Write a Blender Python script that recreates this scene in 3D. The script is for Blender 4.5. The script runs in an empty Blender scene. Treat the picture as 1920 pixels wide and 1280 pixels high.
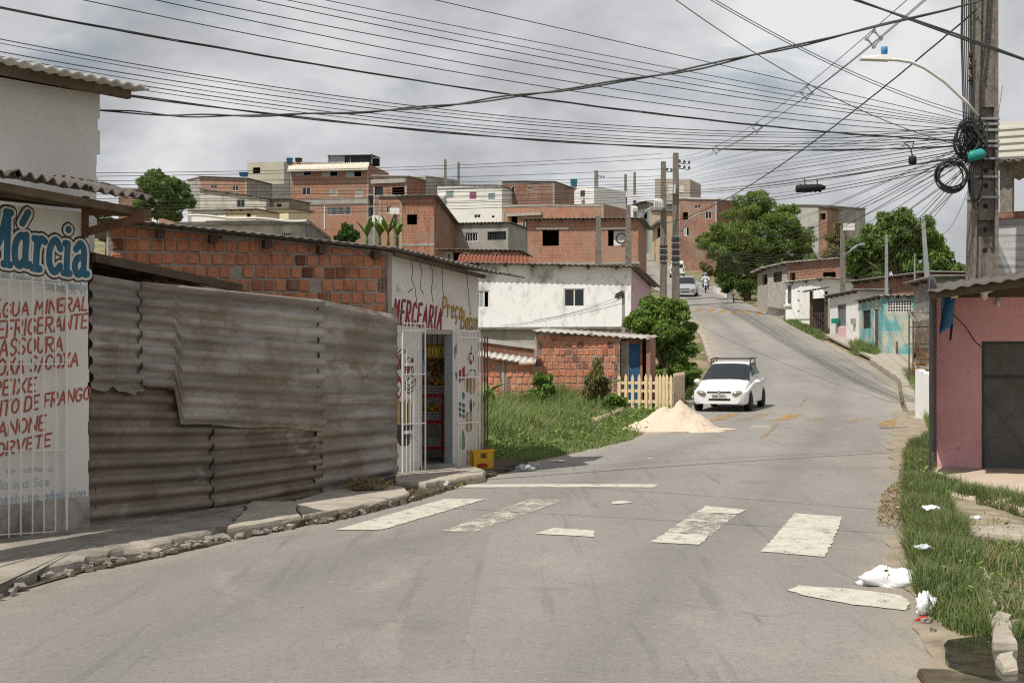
import bpy, math, random
import numpy as np
from mathutils import Vector, Matrix

random.seed(7); RNG = np.random.default_rng(7)
SC = bpy.context.scene
COL = SC.collection
# ---------------------------------------------------------------- camera, world, sun, exposure
F, H, Y0 = 2667.0, 1.75, 660.0           # focal length in photo pixels, eye height, horizon row
cam_d = bpy.data.cameras.new('camera'); cam = bpy.data.objects.new('camera', cam_d); COL.objects.link(cam)
cam_d.sensor_width = 36.0; cam_d.lens = 36.0 * F / 1920.0
cam.location = (0, 0, H); cam.rotation_euler = (math.radians(90), 0, 0)
cam_d.shift_y = (Y0 - 640.0) / 1920.0
cam_d.clip_start = 0.1; cam_d.clip_end = 3000
SC.camera = cam
SC.cycles.use_denoising = False; SC.cycles.filter_width = 1.2; SC.cycles.max_bounces = 6; SC.cycles.sample_clamp_indirect = 4.0
SUN_AZ, SUN_EL = math.radians(47), math.radians(58)   # azimuth: left of straight behind the camera
SDIR = Vector((-math.sin(SUN_AZ)*math.cos(SUN_EL), -math.cos(SUN_AZ)*math.cos(SUN_EL), math.sin(SUN_EL)))
sd = bpy.data.lights.new('sun', 'SUN'); sd.energy = 4.2; sd.angle = math.radians(0.55); sd.color = (1.0, 0.945, 0.86)
sun = bpy.data.objects.new('sun', sd); COL.objects.link(sun); sun.location = (-20, -20, 40)
sun.rotation_euler = (-SDIR).to_track_quat('-Z', 'Y').to_euler()
SC.view_settings.view_transform = 'Standard'; SC.view_settings.look = 'None'
SC.view_settings.exposure = 0.12; SC.view_settings.gamma = 1.0
wd = bpy.data.worlds.new('World'); SC.world = wd; wd.use_nodes = True

def build_world():
    nt = wd.node_tree; N = nt.nodes; L = nt.links; N.clear()
    out = N.new('ShaderNodeOutputWorld'); bg = N.new('ShaderNodeBackground')
    sky = N.new('ShaderNodeTexSky'); sky.sky_type = 'NISHITA'; sky.sun_disc = False
    sky.sun_elevation = SUN_EL; sky.sun_rotation = math.atan2(SDIR.x, SDIR.y) % (2*math.pi)
    sky.air_density = 1.2; sky.dust_density = 2.0
    sc = N.new('ShaderNodeVectorMath'); sc.operation = 'SCALE'; sc.inputs['Scale'].default_value = 0.075
    L.new(sky.outputs[0], sc.inputs[0])
    tc = N.new('ShaderNodeTexCoord'); sep = N.new('ShaderNodeSeparateXYZ'); L.new(tc.outputs['Generated'], sep.inputs[0])
    add = N.new('ShaderNodeMath'); add.operation = 'ADD'; add.inputs[1].default_value = 0.5
    ab = N.new('ShaderNodeMath'); ab.operation = 'ABSOLUTE'; L.new(sep.outputs['Z'], ab.inputs[0]); L.new(ab.outputs[0], add.inputs[0])
    dx = N.new('ShaderNodeMath'); dx.operation = 'DIVIDE'; L.new(sep.outputs['X'], dx.inputs[0]); L.new(add.outputs[0], dx.inputs[1])
    dy = N.new('ShaderNodeMath'); dy.operation = 'DIVIDE'; L.new(sep.outputs['Y'], dy.inputs[0]); L.new(add.outputs[0], dy.inputs[1])
    cb = N.new('ShaderNodeCombineXYZ'); L.new(dx.outputs[0], cb.inputs[0]); L.new(dy.outputs[0], cb.inputs[1])
    def noise(scale, detail, rough, off, dist=0.0):
        mp = N.new('ShaderNodeMapping'); mp.inputs['Location'].default_value = off; L.new(cb.outputs[0], mp.inputs[0])
        n = N.new('ShaderNodeTexNoise'); n.inputs['Scale'].default_value = scale; n.inputs['Detail'].default_value = detail
        n.inputs['Roughness'].default_value = rough; n.inputs['Distortion'].default_value = dist
        L.new(mp.outputs[0], n.inputs['Vector']); return n
    def ramp(src, stops):
        r = N.new('ShaderNodeValToRGB'); L.new(src, r.inputs[0]); e = r.color_ramp.elements
        while len(e) > 1: e.remove(e[-1])
        e[0].position = stops[0][0]; e[0].color = stops[0][1]
        for p, c in stops[1:]:
            k = e.new(p); k.color = c
        return r
    n1 = noise(3.4, 9, 0.55, (3.1, 1.7, 0), 0.25)
    shade = ramp(n1.outputs['Fac'], [(0.30, (0.33, 0.342, 0.365, 1)), (0.43, (0.44, 0.45, 0.47, 1)), (0.53, (0.56, 0.568, 0.585, 1)), (0.65, (0.74, 0.745, 0.755, 1))])
    n2 = noise(2.3, 8, 0.55, (8.2, 4.5, 2.0), 0.4)
    cover = ramp(n2.outputs['Fac'], [(0.34, (0.25, 0.25, 0.25, 1)), (0.43, (1, 1, 1, 1))])
    mx = N.new('ShaderNodeMix'); mx.data_type = 'RGBA'
    L.new(cover.outputs[0], mx.inputs[0]); L.new(sc.outputs[0], mx.inputs[6]); L.new(shade.outputs[0], mx.inputs[7])
    L.new(mx.outputs[2], bg.inputs[0]); bg.inputs[1].default_value = 1.0
    L.new(bg.outputs[0], out.inputs[0])
build_world()

# ---------------------------------------------------------------- helpers
def W(px, py, D): return Vector(((px-960)*D/F, D, H-(py-Y0)*D/F))
def zprof(D):
    return float(np.interp(D, [-50, 30, 36, 42, 50, 58, 70, 82, 90, 110, 125, 165, 200, 250, 320, 700], [0, 0, .05, .15, .65, 1.35, 2.4, 3.6, 4.3, 6.1, 7.1, 10.4, 14, 21, 26, 30]))
def G(px, py, dz=0.0):
    """pixel to a point on the road profile raised by dz"""
    lo, hi = 3.0, 400.0
    for D in np.arange(3, 400, .25):
        if H-(py-Y0)*D/F <= zprof(D)+dz: lo, hi = D-.25, D; break
    for _ in range(24):
        m = (lo+hi)/2
        if H-(py-Y0)*m/F <= zprof(m)+dz: hi = m
        else: lo = m
    return W(px, py, hi)

class MB:
    def __init__(s): s.v = []; s.f = []
    def add(s, vs, fs):
        o = len(s.v); s.v += [tuple(p) for p in vs]; s.f += [tuple(i+o for i in f) for f in fs]; return s
    def box(s, x0, x1, y0, y1, z0, z1, M=None):
        vs = [Vector(p) for p in ((x0,y0,z0),(x1,y0,z0),(x1,y1,z0),(x0,y1,z0),(x0,y0,z1),(x1,y0,z1),(x1,y1,z1),(x0,y1,z1))]
        if M is not None: vs = [M @ p for p in vs]
        return s.add(vs, [(0,3,2,1),(4,5,6,7),(0,1,5,4),(1,2,6,5),(2,3,7,6),(3,0,4,7)])
    def hexa(s, p):   # 8 corners: 4 bottom, 4 top
        return s.add(p, [(0,3,2,1),(4,5,6,7),(0,1,5,4),(1,2,6,5),(2,3,7,6),(3,0,4,7)])
    def beam(s, a, b, w, h=None, up=(0,0,1)):
        a, b = Vector(a), Vector(b); h = h or w; d = (b-a).normalized(); up = Vector(up)
        if abs(d.dot(up)) > .95: up = Vector((0,1,0))
        r = d.cross(up).normalized(); u = r.cross(d)
        q = lambda p, i, j: p + r*(i*w/2) + u*(j*h/2)
        return s.hexa([q(a,-1,-1), q(a,1,-1), q(b,1,-1), q(b,-1,-1), q(a,-1,1), q(a,1,1), q(b,1,1), q(b,-1,1)])
    def tube(s, pts, r, n=6, cap=True, flat=None):
        """tube along pts; r number or list; flat=(axis index, factor) squashes the section"""
        pts = [Vector(p) for p in pts]; k = len(pts); rs = [r]*k if np.isscalar(r) else list(r)
        t0 = (pts[1]-pts[0]).normalized(); up = Vector((0,0,1)) if abs(t0.z) < .9 else Vector((0,1,0))
        u = t0.cross(up).normalized(); vs = []
        for i, p in enumerate(pts):
            t = (pts[min(i+1,k-1)]-pts[max(i-1,0)])
            t = t.normalized() if t.length > 1e-9 else t0
            u = (u - t*u.dot(t)); u = u.normalized() if u.length > 1e-6 else t.orthogonal().normalized()
            w = t.cross(u)
            for j in range(n):
                a = 2*math.pi*j/n; off = (u*math.cos(a)+w*math.sin(a))*rs[i]
                if flat: off[flat[0]] *= flat[1]
                vs.append(p+off)
        fs = [(i*n+j, i*n+(j+1)%n, (i+1)*n+(j+1)%n, (i+1)*n+j) for i in range(k-1) for j in range(n)]
        if cap: fs += [tuple(range(n-1,-1,-1)), tuple((k-1)*n+j for j in range(n))]
        return s.add(vs, fs)
    def cyl(s, a, b, r, n=10): return s.tube([a, b], r, n)
    def lathe(s, prof, n=12, M=None):
        """prof list of (r,z) around z axis"""
        vs = []; k = len(prof)
        for r, z in prof:
            for j in range(n):
                a = 2*math.pi*j/n; p = Vector((r*math.cos(a), r*math.sin(a), z)); vs.append(M @ p if M is not None else p)
        fs = [(i*n+j, i*n+(j+1)%n, (i+1)*n+(j+1)%n, (i+1)*n+j) for i in range(k-1) for j in range(n)]
        fs += [tuple(range(n-1,-1,-1)), tuple((k-1)*n+j for j in range(n))]
        return s.add(vs, fs)
    def prism(s, poly, y0, y1):
        """poly list of (x,z) counter-clockwise seen from -y, extruded from y0 to y1"""
        n = len(poly)
        vs = [(x,y0,z) for x,z in poly]+[(x,y1,z) for x,z in poly]
        fs = [tuple(range(n)), tuple(range(2*n-1,n-1,-1))]+[(i,n+i,n+(i+1)%n,(i+1)%n) for i in range(n)]
        return s.add(vs, fs)
    def slab(s, poly, z0, z1):
        n = len(poly)
        vs = [(x,y,z0) for x,y in poly]+[(x,y,z1) for x,y in poly]
        fs = [tuple(range(n-1,-1,-1)), tuple(range(n,2*n))]+[(i,(i+1)%n,n+(i+1)%n,n+i) for i in range(n)]
        return s.add(vs, fs)
    def grid(s, fn, nu, nv):
        vs = [fn(i/nu, j/nv) for j in range(nv+1) for i in range(nu+1)]
        return s.add(vs, [(j*(nu+1)+i, j*(nu+1)+i+1, (j+1)*(nu+1)+i+1, (j+1)*(nu+1)+i) for j in range(nv) for i in range(nu)])
    def corr(s, p00, p10, p11, p01, n, amp, nv=2, per=8, wob=0.0, seed=0, shape='sin', edge=None):
        """corrugated patch, n waves counted along p00->p10; ridges run along p00->p01"""
        p00, p10, p11, p01 = map(Vector, (p00, p10, p11, p01)); nor = (p10-p00).cross(p01-p00).normalized()
        rr = random.Random(seed); ph = [rr.uniform(0, 6.28) for _ in range(4)]
        def fn(a, b):
            if edge: b = edge(a, b)
            p = (p00*(1-a)+p10*a)*(1-b)+(p01*(1-a)+p11*a)*b
            w = math.sin(2*math.pi*n*a)
            if shape == 'trap': w = max(-1, min(1, 1.9*w))
            q = wob*(math.sin(5*a+ph[0]+3*b)+.7*math.sin(9*b+ph[1]+2*a)+.5*math.sin(14*a+ph[2]-6*b)) if wob else 0
            return p+nor*(amp*w+q)
        return s.grid(fn, int(n*per), nv)
    def build(s, name, mat, parent=None, smooth=False, uv=True, solid=0.0):
        me = bpy.data.meshes.new(name); me.from_pydata(s.v, [], s.f); me.update()
        return finish(name, me, mat, parent, smooth, uv, solid)

def add_uv(me):
    nl = len(me.loops); npoly = len(me.polygons)
    if not nl: return
    li = np.empty(nl, np.int32); me.loops.foreach_get('vertex_index', li)
    co = np.empty(len(me.vertices)*3, np.float32); me.vertices.foreach_get('co', co); co = co.reshape(-1,3)
    no = np.empty(npoly*3, np.float32); me.polygons.foreach_get('normal', no); no = np.abs(no.reshape(-1,3))
    lt = np.empty(npoly, np.int32); me.polygons.foreach_get('loop_total', lt)
    ax = np.repeat(no.argmax(1), lt); p = co[li]
    u = np.where(ax == 0, p[:,1], p[:,0]); v = np.where(ax == 2, p[:,1], p[:,2])
    lay = me.uv_layers.new(name='UVMap'); lay.data.foreach_set('uv', np.stack([u, v], 1).astype(np.float32).ravel())

def finish(name, me, mat, parent=None, smooth=False, uv=True, solid=0.0):
    if uv: add_uv(me)
    if mat: me.materials.append(mat)
    if smooth: me.polygons.foreach_set('use_smooth', [True]*len(me.polygons))
    o = bpy.data.objects.new(name, me); COL.objects.link(o)
    if parent: o.parent = parent
    if solid:
        m = o.modifiers.new('thickness', 'SOLIDIFY'); m.thickness = solid; m.offset = 0
    return o
def np_mesh(name, v, faces, mat, parent=None, smooth=False):
    """v (n,3); faces (m,k) all the same k"""
    me = bpy.data.meshes.new(name); m, k = faces.shape
    me.vertices.add(len(v)); me.vertices.foreach_set('co', np.asarray(v, np.float32).ravel())
    me.loops.add(m*k); me.loops.foreach_set('vertex_index', faces.astype(np.int32).ravel())
    me.polygons.add(m); me.polygons.foreach_set('loop_start', np.arange(0, m*k, k, dtype=np.int32))
    me.polygons.foreach_set('loop_total', np.full(m, k, np.int32))
    me.update(calc_edges=True)
    return finish(name, me, mat, parent, smooth, uv=False)
def tag(o, label=None, cat=None, group=None, kind=None):
    if label: o['label'] = label
    if cat: o['category'] = cat
    if group: o['group'] = group
    if kind: o['kind'] = kind
    return o
def thing(name, label, cat, loc=(0,0,0), rz=0.0, group=None):
    o = bpy.data.objects.new(name, None); COL.objects.link(o); o.empty_display_size = .3
    o.location = loc; o.rotation_euler = (0, 0, rz)
    return tag(o, label, cat, group)
def dup(o, parent=None):
    c = o.copy(); COL.objects.link(c); c.parent = parent
    for ch in list(o.children): dup(ch, c)
    return c
def inst(name, me, parent, loc, rot=(0,0,0), scale=(1,1,1)):
    o = bpy.data.objects.new(name, me); COL.objects.link(o); o.parent = parent
    o.location = loc; o.rotation_euler = rot; o.scale = scale; return o

class Wl:
    """vertical wall plane between two ground points given as (photo column, distance)"""
    def __init__(s, a, b, z0=0.0):
        A, B = W(a[0], Y0, a[1]), W(b[0], Y0, b[1]); s.A = Vector((A.x, A.y)); d = Vector((B.x-A.x, B.y-A.y))
        s.L = d.length; s.d = d/s.L; s.ang = math.atan2(s.d.y, s.d.x); s.z0 = z0
    def uz(s, px, py):
        rx = (px-960)/F; dx, dy = s.d
        det = -dx + rx*dy
        u = (s.A.x - rx*s.A.y)/det
        D = s.A.y + u*dy
        return u, H-(py-Y0)*D/F - s.z0
    def thing(s, name, label, cat, group=None):
        return thing(name, label, cat, (s.A.x, s.A.y, s.z0), s.ang, group)
    def rect(s, px0, py0, px1, py1):
        u0, za = s.uz(px0, (py0+py1)/2); u1, zb = s.uz(px1, (py0+py1)/2)
        z1 = s.uz((px0+px1)/2, py0)[1]; z0 = s.uz((px0+px1)/2, py1)[1]
        return u0, u1, z0, z1
    def world(s, u, y, z):
        n = Vector((-s.d.y, s.d.x)); p = s.A + s.d*u + n*y
        return Vector((p.x, p.y, z+s.z0))

# ---------------------------------------------------------------- materials
MATS = {}
class NT:
    def __init__(s, name):
        s.m = bpy.data.materials.new(name); s.m.use_nodes = True; s.t = s.m.node_tree; s.N = s.t.nodes; s.L = s.t.links
        s.b = s.N['Principled BSDF']; s.out = s.N['Material Output']
        g = s.N.new('ShaderNodeNewGeometry'); s.pos = g.outputs['Position']; s.geo = g
    def noise(s, scale, detail=4, rough=.55, vec=None, dist=0.0, stretch=None):
        n = s.N.new('ShaderNodeTexNoise'); n.inputs['Scale'].default_value = scale; n.inputs['Detail'].default_value = detail
        n.inputs['Roughness'].default_value = rough; n.inputs['Distortion'].default_value = dist
        src = vec or s.pos
        if stretch:
            mp = s.N.new('ShaderNodeMapping'); mp.inputs['Scale'].default_value = stretch; s.L.new(src, mp.inputs[0]); src = mp.outputs[0]
        s.L.new(src, n.inputs['Vector']); return n.outputs['Fac']
    def ramp(s, src, lo, hi, a=0.0, b=1.0):
        r = s.N.new('ShaderNodeMapRange'); r.inputs[1].default_value = lo; r.inputs[2].default_value = hi
        r.inputs[3].default_value = a; r.inputs[4].default_value = b; s.L.new(src, r.inputs[0]); return r.outputs[0]
    def mix(s, fac, a, b, mode='MIX'):
        m = s.N.new('ShaderNodeMix'); m.data_type = 'RGBA'; m.blend_type = mode
        for i, x in ((0, fac), (6, a), (7, b)):
            if isinstance(x, (tuple, list)): m.inputs[i].default_value = (*x[:3], 1)
            elif isinstance(x, (int, float)): m.inputs[i].default_value = x
            else: s.L.new(x, m.inputs[i])
        return m.outputs[2]
    def math(s, op, a, b=0.0):
        m = s.N.new('ShaderNodeMath'); m.operation = op
        for i, x in ((0, a), (1, b)):
            if isinstance(x, (int, float)): m.inputs[i].default_value = x
            else: s.L.new(x, m.inputs[i])
        return m.outputs[0]
    def sep(s, vec):
        n = s.N.new('ShaderNodeSeparateXYZ'); s.L.new(vec, n.inputs[0]); return n.outputs
    def color(s, c):
        if isinstance(c, (tuple, list)): s.b.inputs['Base Color'].default_value = (*c[:3], 1)
        else: s.L.new(c, s.b.inputs['Base Color'])
    def bump(s, h, strength=.3, dist=.02):
        n = s.N.new('ShaderNodeBump'); n.inputs['Strength'].default_value = strength; n.inputs['Distance'].default_value = dist
        s.L.new(h, n.inputs['Height']); s.L.new(n.outputs[0], s.b.inputs['Normal'])
    def rough(s, r, metal=0.0, spec=.3):
        s.b.inputs['Roughness'].default_value = r; s.b.inputs['Metallic'].default_value = metal; s.b.inputs['Specular IOR Level'].default_value = spec
    def uv(s): return s.N.new('ShaderNodeTexCoord').outputs['UV']
    def rand(s): return s.N.new('ShaderNodeObjectInfo').outputs['Random']

def mul(c, k): return tuple(min(1, x*k) for x in c)
def mk(name, c, var=.18, scale=3.0, rough=.88, bump=.25, bscale=60, stains=(), metal=0.0, spec=.25, rand=0.0, bdist=.006):
    if name in MATS: return MATS[name]
    n = NT(name); col = n.mix(n.ramp(n.noise(scale, 5, .6), .3, .7), mul(c, 1-var), mul(c, 1+var))
    col = n.mix(n.ramp(n.noise(scale*9, 3, .6), .3, .75, 0, .35), col, mul(c, 1-1.6*var))
    for (sc, ss, lo, hi, amt, st) in stains:
        col = n.mix(n.ramp(n.noise(ss, 6, .62, stretch=st, dist=.4), lo, hi, 0, amt), col, sc)
    if rand:
        col = n.mix(n.ramp(n.rand(), 0, 1, 0, rand), col, mul(c, .45))
    n.color(col); n.rough(rough, metal, spec)
    if bump: n.bump(n.noise(bscale, 4, .6), bump, bdist)
    MATS[name] = n.m; return n.m
def brick_mat(name, c1, c2, mortar, bw=.2, bh=.2, msize=.014, dirt=.4):
    n = NT(name); uv = n.uv()
    warp = n.N.new('ShaderNodeVectorMath'); warp.operation = 'ADD'
    wn = n.N.new('ShaderNodeTexNoise'); wn.inputs['Scale'].default_value = 3.0; n.L.new(uv, wn.inputs['Vector'])
    ws = n.N.new('ShaderNodeVectorMath'); ws.operation = 'SCALE'; ws.inputs['Scale'].default_value = .035; n.L.new(wn.outputs['Color'], ws.inputs[0])
    n.L.new(uv, warp.inputs[0]); n.L.new(ws.outputs[0], warp.inputs[1])
    b = n.N.new('ShaderNodeTexBrick'); n.L.new(warp.outputs[0], b.inputs['Vector'])
    b.inputs['Scale'].default_value = 1; b.inputs['Brick Width'].default_value = bw; b.inputs['Row Height'].default_value = bh
    b.inputs['Mortar Size'].default_value = msize; b.inputs['Mortar Smooth'].default_value = .2; b.offset = .4
    b.inputs['Color1'].default_value = (*c1, 1); b.inputs['Color2'].default_value = (*c2, 1); b.inputs['Mortar'].default_value = (*mortar, 1)
    col = n.mix(n.ramp(n.noise(1.3, 6, .65), .48, .72, 0, dirt), b.outputs['Color'], mul(c1, .3))
    col = n.mix(n.ramp(n.noise(2.4, 5, .6, stretch=(1,1,.5)), .6, .75, 0, .55), col, (.36, .33, .3))
    col = n.mix(n.ramp(n.noise(14, 3, .6), .35, .75, 0, .35), col, mul(c1, .5))
    col = n.mix(n.ramp(n.noise(.35, 5, .65), .46, .62, 0, .6), col, (.28,.235,.195))
    col = n.mix(n.ramp(n.noise(5, 4, .65, stretch=(1,1,.18)), .52, .68, 0, .65), col, mul(c1, .38))
    col = n.mix(n.ramp(n.rand(), 0, 1, 0, .3), col, (.5,.3,.2))
    n.color(col); n.rough(.92, 0, .15); n.bump(b.outputs['Fac'], -.5, .012); MATS[name] = n.m; return n.m

brick_a = brick_mat('brick_orange', (.44,.185,.11), (.33,.125,.075), (.37,.32,.27))
brick_b = brick_mat('brick_red', (.37,.145,.09), (.27,.10,.065), (.3,.25,.21), dirt=.6)
brick_c = brick_mat('brick_dark', (.27,.11,.075), (.19,.08,.055), (.23,.2,.17), dirt=.7)
MOLD = ((.10,.10,.095), 1.1, .52, .7, .55, (1,1,.35))
plaster = mk('white_plaster', (.74,.725,.69), .05, 2, .9, .2, 50, [((.42,.39,.34), 1.6, .52, .75, .45, None)])
shop_white = mk('shop_white_plaster', (.66,.635,.59), .05, 1.4, .9, .25, 40, [((.36,.31,.25), 2.2, .56, .76, .5, (1,1,.5)), ((.25,.23,.2), 7, .66, .8, .4, None)])
mold_white = mk('mildewed_white', (.82,.82,.81), .03, 2, .9, .2, 40, [((.2,.2,.19), .9, .54, .68, .75, (1,1,.55)), ((.3,.3,.29), 4.5, .56, .74, .6, (1,1,.4))])
white_wall = mk('white_wall_far', (.72,.71,.67), .06, 1, .9, .2, 30, [((.35,.33,.3), .8, .55, .75, .45, (1,1,.4))])
cream = mk('cream_wall', (.66,.56,.38), .08, 1, .9, .2, 30)
concrete = mk('grey_concrete', (.36,.345,.31), .16, 1.6, .92, .4, 30, [MOLD])
concrete_d = mk('dark_concrete', (.2,.19,.175), .25, 1.6, .92, .4, 30, [MOLD])
render_grey = mk('rough_render', (.42,.40,.36), .2, 3, .95, .6, 22, [((.2,.19,.17), 2, .5, .7, .5, None)])
pink = mk('pink_paint', (.80,.43,.46), .10, 1.4, .85, .4, 18, [((.62,.28,.31), 2.4, .5, .7, .6, (1,1,.5)), ((.74,.44,.46), 1.1, .5, .66, .6, None), ((.22,.17,.15), 8, .64, .74, .8, None)])
pink_pale = mk('pale_pink_paint', (.62,.42,.46), .07, 2, .85, .2, 30)
fibre = mk('fibre_cement', (.22,.205,.185), .3, 2.5, .95, .4, 30, [((.07,.065,.06), 3, .5, .68, .7, None)])
fibre_light = mk('fibre_cement_pale', (.5,.475,.43), .2, 2.5, .95, .4, 30, [((.2,.19,.17), 5, .52, .7, .6, None)])
wood = mk('old_wood', (.13,.095,.065), .3, 5, .9, .4, 25, [((.05,.04,.03), 3, .5, .7, .6, None)])
wood_pale = mk('pale_wood', (.42,.33,.24), .2, 6, .85, .3, 30)
dark_metal = mk('dark_metal', (.045,.045,.045), .2, 4, .6, .1, 40, spec=.4)
grey_metal = mk('grey_metal', (.34,.35,.36), .15, 3, .5, .1, 40, metal=.3, spec=.5)
white_metal = mk('white_paint_metal', (.72,.71,.68), .08, 6, .55, .1, 40, [((.25,.12,.07), 14, .66, .76, .8, None)])
rust = mk('rusty_iron', (.16,.085,.05), .35, 9, .85, .3, 60)
black = mk('black_rubber', (.018,.018,.018), .2, 6, .7, .1, 60)
cable_m = mk('cable_black', (.035,.035,.036), .1, 6, .6, 0, spec=.4)
blue_tank = mk('blue_plastic', (.03,.19,.42), .1, 3, .5, 0, spec=.4)
red_paint = mk('red_paint', (.42,.02,.02), .1, 3, .6, 0)
pole_m = mk('pole_concrete', (.225,.2,.17), .3, 14, .95, .8, 45, [((.08,.07,.06), 9, .5, .68, .7, (1,1,.5))], bdist=.012)
mortar_m = mk('mortar', (.40,.355,.31), .2, 8, .96, .8, 30, [((.2,.18,.16), 3, .5, .7, .5, None)], bdist=.02)
tile_m = mk('clay_tile', (.29,.1,.06), .3, 4, .9, .3, 30, [((.09,.07,.06), 3, .5, .68, .6, None)])
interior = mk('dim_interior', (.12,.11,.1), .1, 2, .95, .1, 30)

def clay():
    n = NT('clay_brick'); r = n.rand()
    cr = n.N.new('ShaderNodeValToRGB'); n.L.new(r, cr.inputs[0]); e = cr.color_ramp.elements
    e[0].position = 0; e[0].color = (.33,.13,.085,1); e[1].position = 1; e[1].color = (.54,.22,.125,1)
    k = e.new(.2); k.color = (.5,.2,.112,1); k = e.new(.6); k.color = (.62,.27,.155,1); k = e.new(.08); k.color = (.17,.075,.05,1)
    col = n.mix(n.ramp(n.noise(7, 5, .65), .5, .72, 0, .6), cr.outputs[0], (.15,.07,.045))
    col = n.mix(n.ramp(n.noise(3.2, 6, .65), .58, .72, 0, .6), col, (.40,.33,.28))
    col = n.mix(n.ramp(n.noise(1.4, 5, .6), .6, .7, 0, .7), col, (.12,.085,.07))
    n.color(col); n.rough(.9, 0, .2)
    w = n.N.new('ShaderNodeTexWave'); w.bands_direction = 'Z'; w.inputs['Scale'].default_value = 14; w.inputs['Distortion'].default_value = .6
    n.L.new(n.pos, w.inputs['Vector'])
    h = n.math('ADD', w.outputs['Fac'], n.noise(45, 3)); n.bump(h, .45, .006); MATS['clay'] = n.m; return n.m
clay_m = clay()

def glass_mat():
    n = NT('dark_glass'); n.color((.02,.024,.028)); n.rough(.1, 0, .4); return n.m
glass = glass_mat()
def paint_mat(name, c, lo, hi, base=None):
    """worn paint: holes where the noise is low"""
    n = NT(name); w = n.noise(4.5, 8, .78, stretch=(1.5,.8,1)); w2 = n.noise(55, 4, .75, stretch=(1.5,.7,1))
    f = n.ramp(n.math('ADD', n.math('MULTIPLY', w, .65), n.math('MULTIPLY', w2, .35)), lo, hi)
    col = n.mix(n.ramp(n.noise(6, 5, .6), .35, .7), mul(c, .8), c); n.color(col); n.rough(.8, 0, .3)
    tr = n.N.new('ShaderNodeBsdfTransparent'); mxs = n.N.new('ShaderNodeMixShader')
    n.L.new(f, mxs.inputs[0]); n.L.new(tr.outputs[0], mxs.inputs[1]); n.L.new(n.b.outputs[0], mxs.inputs[2]); n.L.new(mxs.outputs[0], n.out.inputs[0])
    return n.m
def leaf_mat(name, c1, c2, c3, scale=.9):
    n = NT(name); a = n.mix(n.ramp(n.noise(scale, 3, .6), .35, .65), c1, c2); a = n.mix(n.ramp(n.noise(7, 2, .5), .45, .8, 0, .8), a, c3)
    n.color(a); n.rough(.55, 0, .35)
    tl = n.N.new('ShaderNodeBsdfTranslucent'); n.L.new(a, tl.inputs[0]); mxs = n.N.new('ShaderNodeMixShader'); mxs.inputs[0].default_value = .28
    n.L.new(n.b.outputs[0], mxs.inputs[1]); n.L.new(tl.outputs[0], mxs.inputs[2]); n.L.new(mxs.outputs[0], n.out.inputs[0]); return n.m
leaf_bush = leaf_mat('bush_leaves', (.105,.195,.03), (.18,.275,.05), (.27,.34,.1))
leaf_mango = leaf_mat('mango_leaves', (.085,.155,.03), (.15,.235,.045), (.24,.3,.09))
leaf_fine = leaf_mat('feathery_leaves', (.10,.165,.035), (.175,.25,.05), (.26,.31,.09))
leaf_dark = leaf_mat('dark_leaves', (.035,.085,.018), (.065,.13,.025), (.10,.16,.04))
leaf_dry = leaf_mat('dry_leaves', (.16,.17,.05), (.22,.2,.08), (.3,.25,.12))
grass_m = leaf_mat('grass_blades', (.12,.19,.045), (.19,.255,.07), (.34,.33,.16), .8)
grass_lush = leaf_mat('verge_grass', (.085,.14,.038), (.14,.19,.052), (.27,.27,.12), 1.2)
# ================================================================ ground, road, pavements
RL = ([-6,7,10.4,11.6,13.7,17.6,19,22.8,28.3,36,42,50,58,70,82,90,110,125,165,220,280,340], [-6.5,-4.4,-3.74,-3.46,-2.6,-1.36,-.75,.34,2.33,4.2,4.7,6.6,8.3,9.6,10.4,10.9,12,12.8,14.8,17.6,23,30])
RR = ([-6,7.5,9.5,12.3,17,24.6,36,50,58,70,90,110,125,165,220,280,340], [1.0,2.28,2.9,3.4,5.0,6.7,9.9,13.5,14.4,15.2,15.9,17,18.3,20.4,23.8,29,36])
def road_l(D): return float(np.interp(D, *RL))
def road_r(D): return float(np.interp(D, *RR))

def ground_mat():
    n = NT('earth'); a = n.mix(n.ramp(n.noise(1.2, 6, .65), .35, .65), (.2,.15,.1), (.34,.27,.19))
    a = n.mix(n.ramp(n.noise(.5, 5, .6), .42, .58, 0, .85), a, (.085,.12,.035)); a = n.mix(n.ramp(n.noise(26, 3), .5, .8, 0, .5), a, (.12,.09,.06))
    n.color(a); n.rough(.97, 0, .1); n.bump(n.noise(12, 5), .6, .05); return n.m
def terrain():
    xs = np.concatenate([np.linspace(-320,-60,18)[:-1], np.linspace(-60,60,81)[:-1], np.linspace(60,320,18)])
    ys = np.concatenate([np.arange(-30,120,1.0), np.arange(120,360,4.0), np.linspace(360,800,14)])
    X, Y = np.meshgrid(xs, ys); Z = np.vectorize(zprof)(Y) - .07
    rr = np.vectorize(road_r)(Y); rl = np.vectorize(road_l)(Y)
    right = np.clip((X-rr-8)/60, 0, 1); Z = Z*(1-.55*right)
    left = np.clip((rl-X-3)/25, 0, 1); Z = Z + left*np.clip((Y-55)/60, 0, 1)*1.5
    nx, ny = len(xs), len(ys); i, j = np.meshgrid(np.arange(nx-1), np.arange(ny-1)); q = (j*nx+i).ravel()
    f = np.stack([q, q+1, q+nx+1, q+nx], 1)
    o = np_mesh('ground', np.stack([X,Y,Z],-1).reshape(-1,3), f, ground_mat(), smooth=True); tag(o, kind='structure')
terrain()

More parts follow.
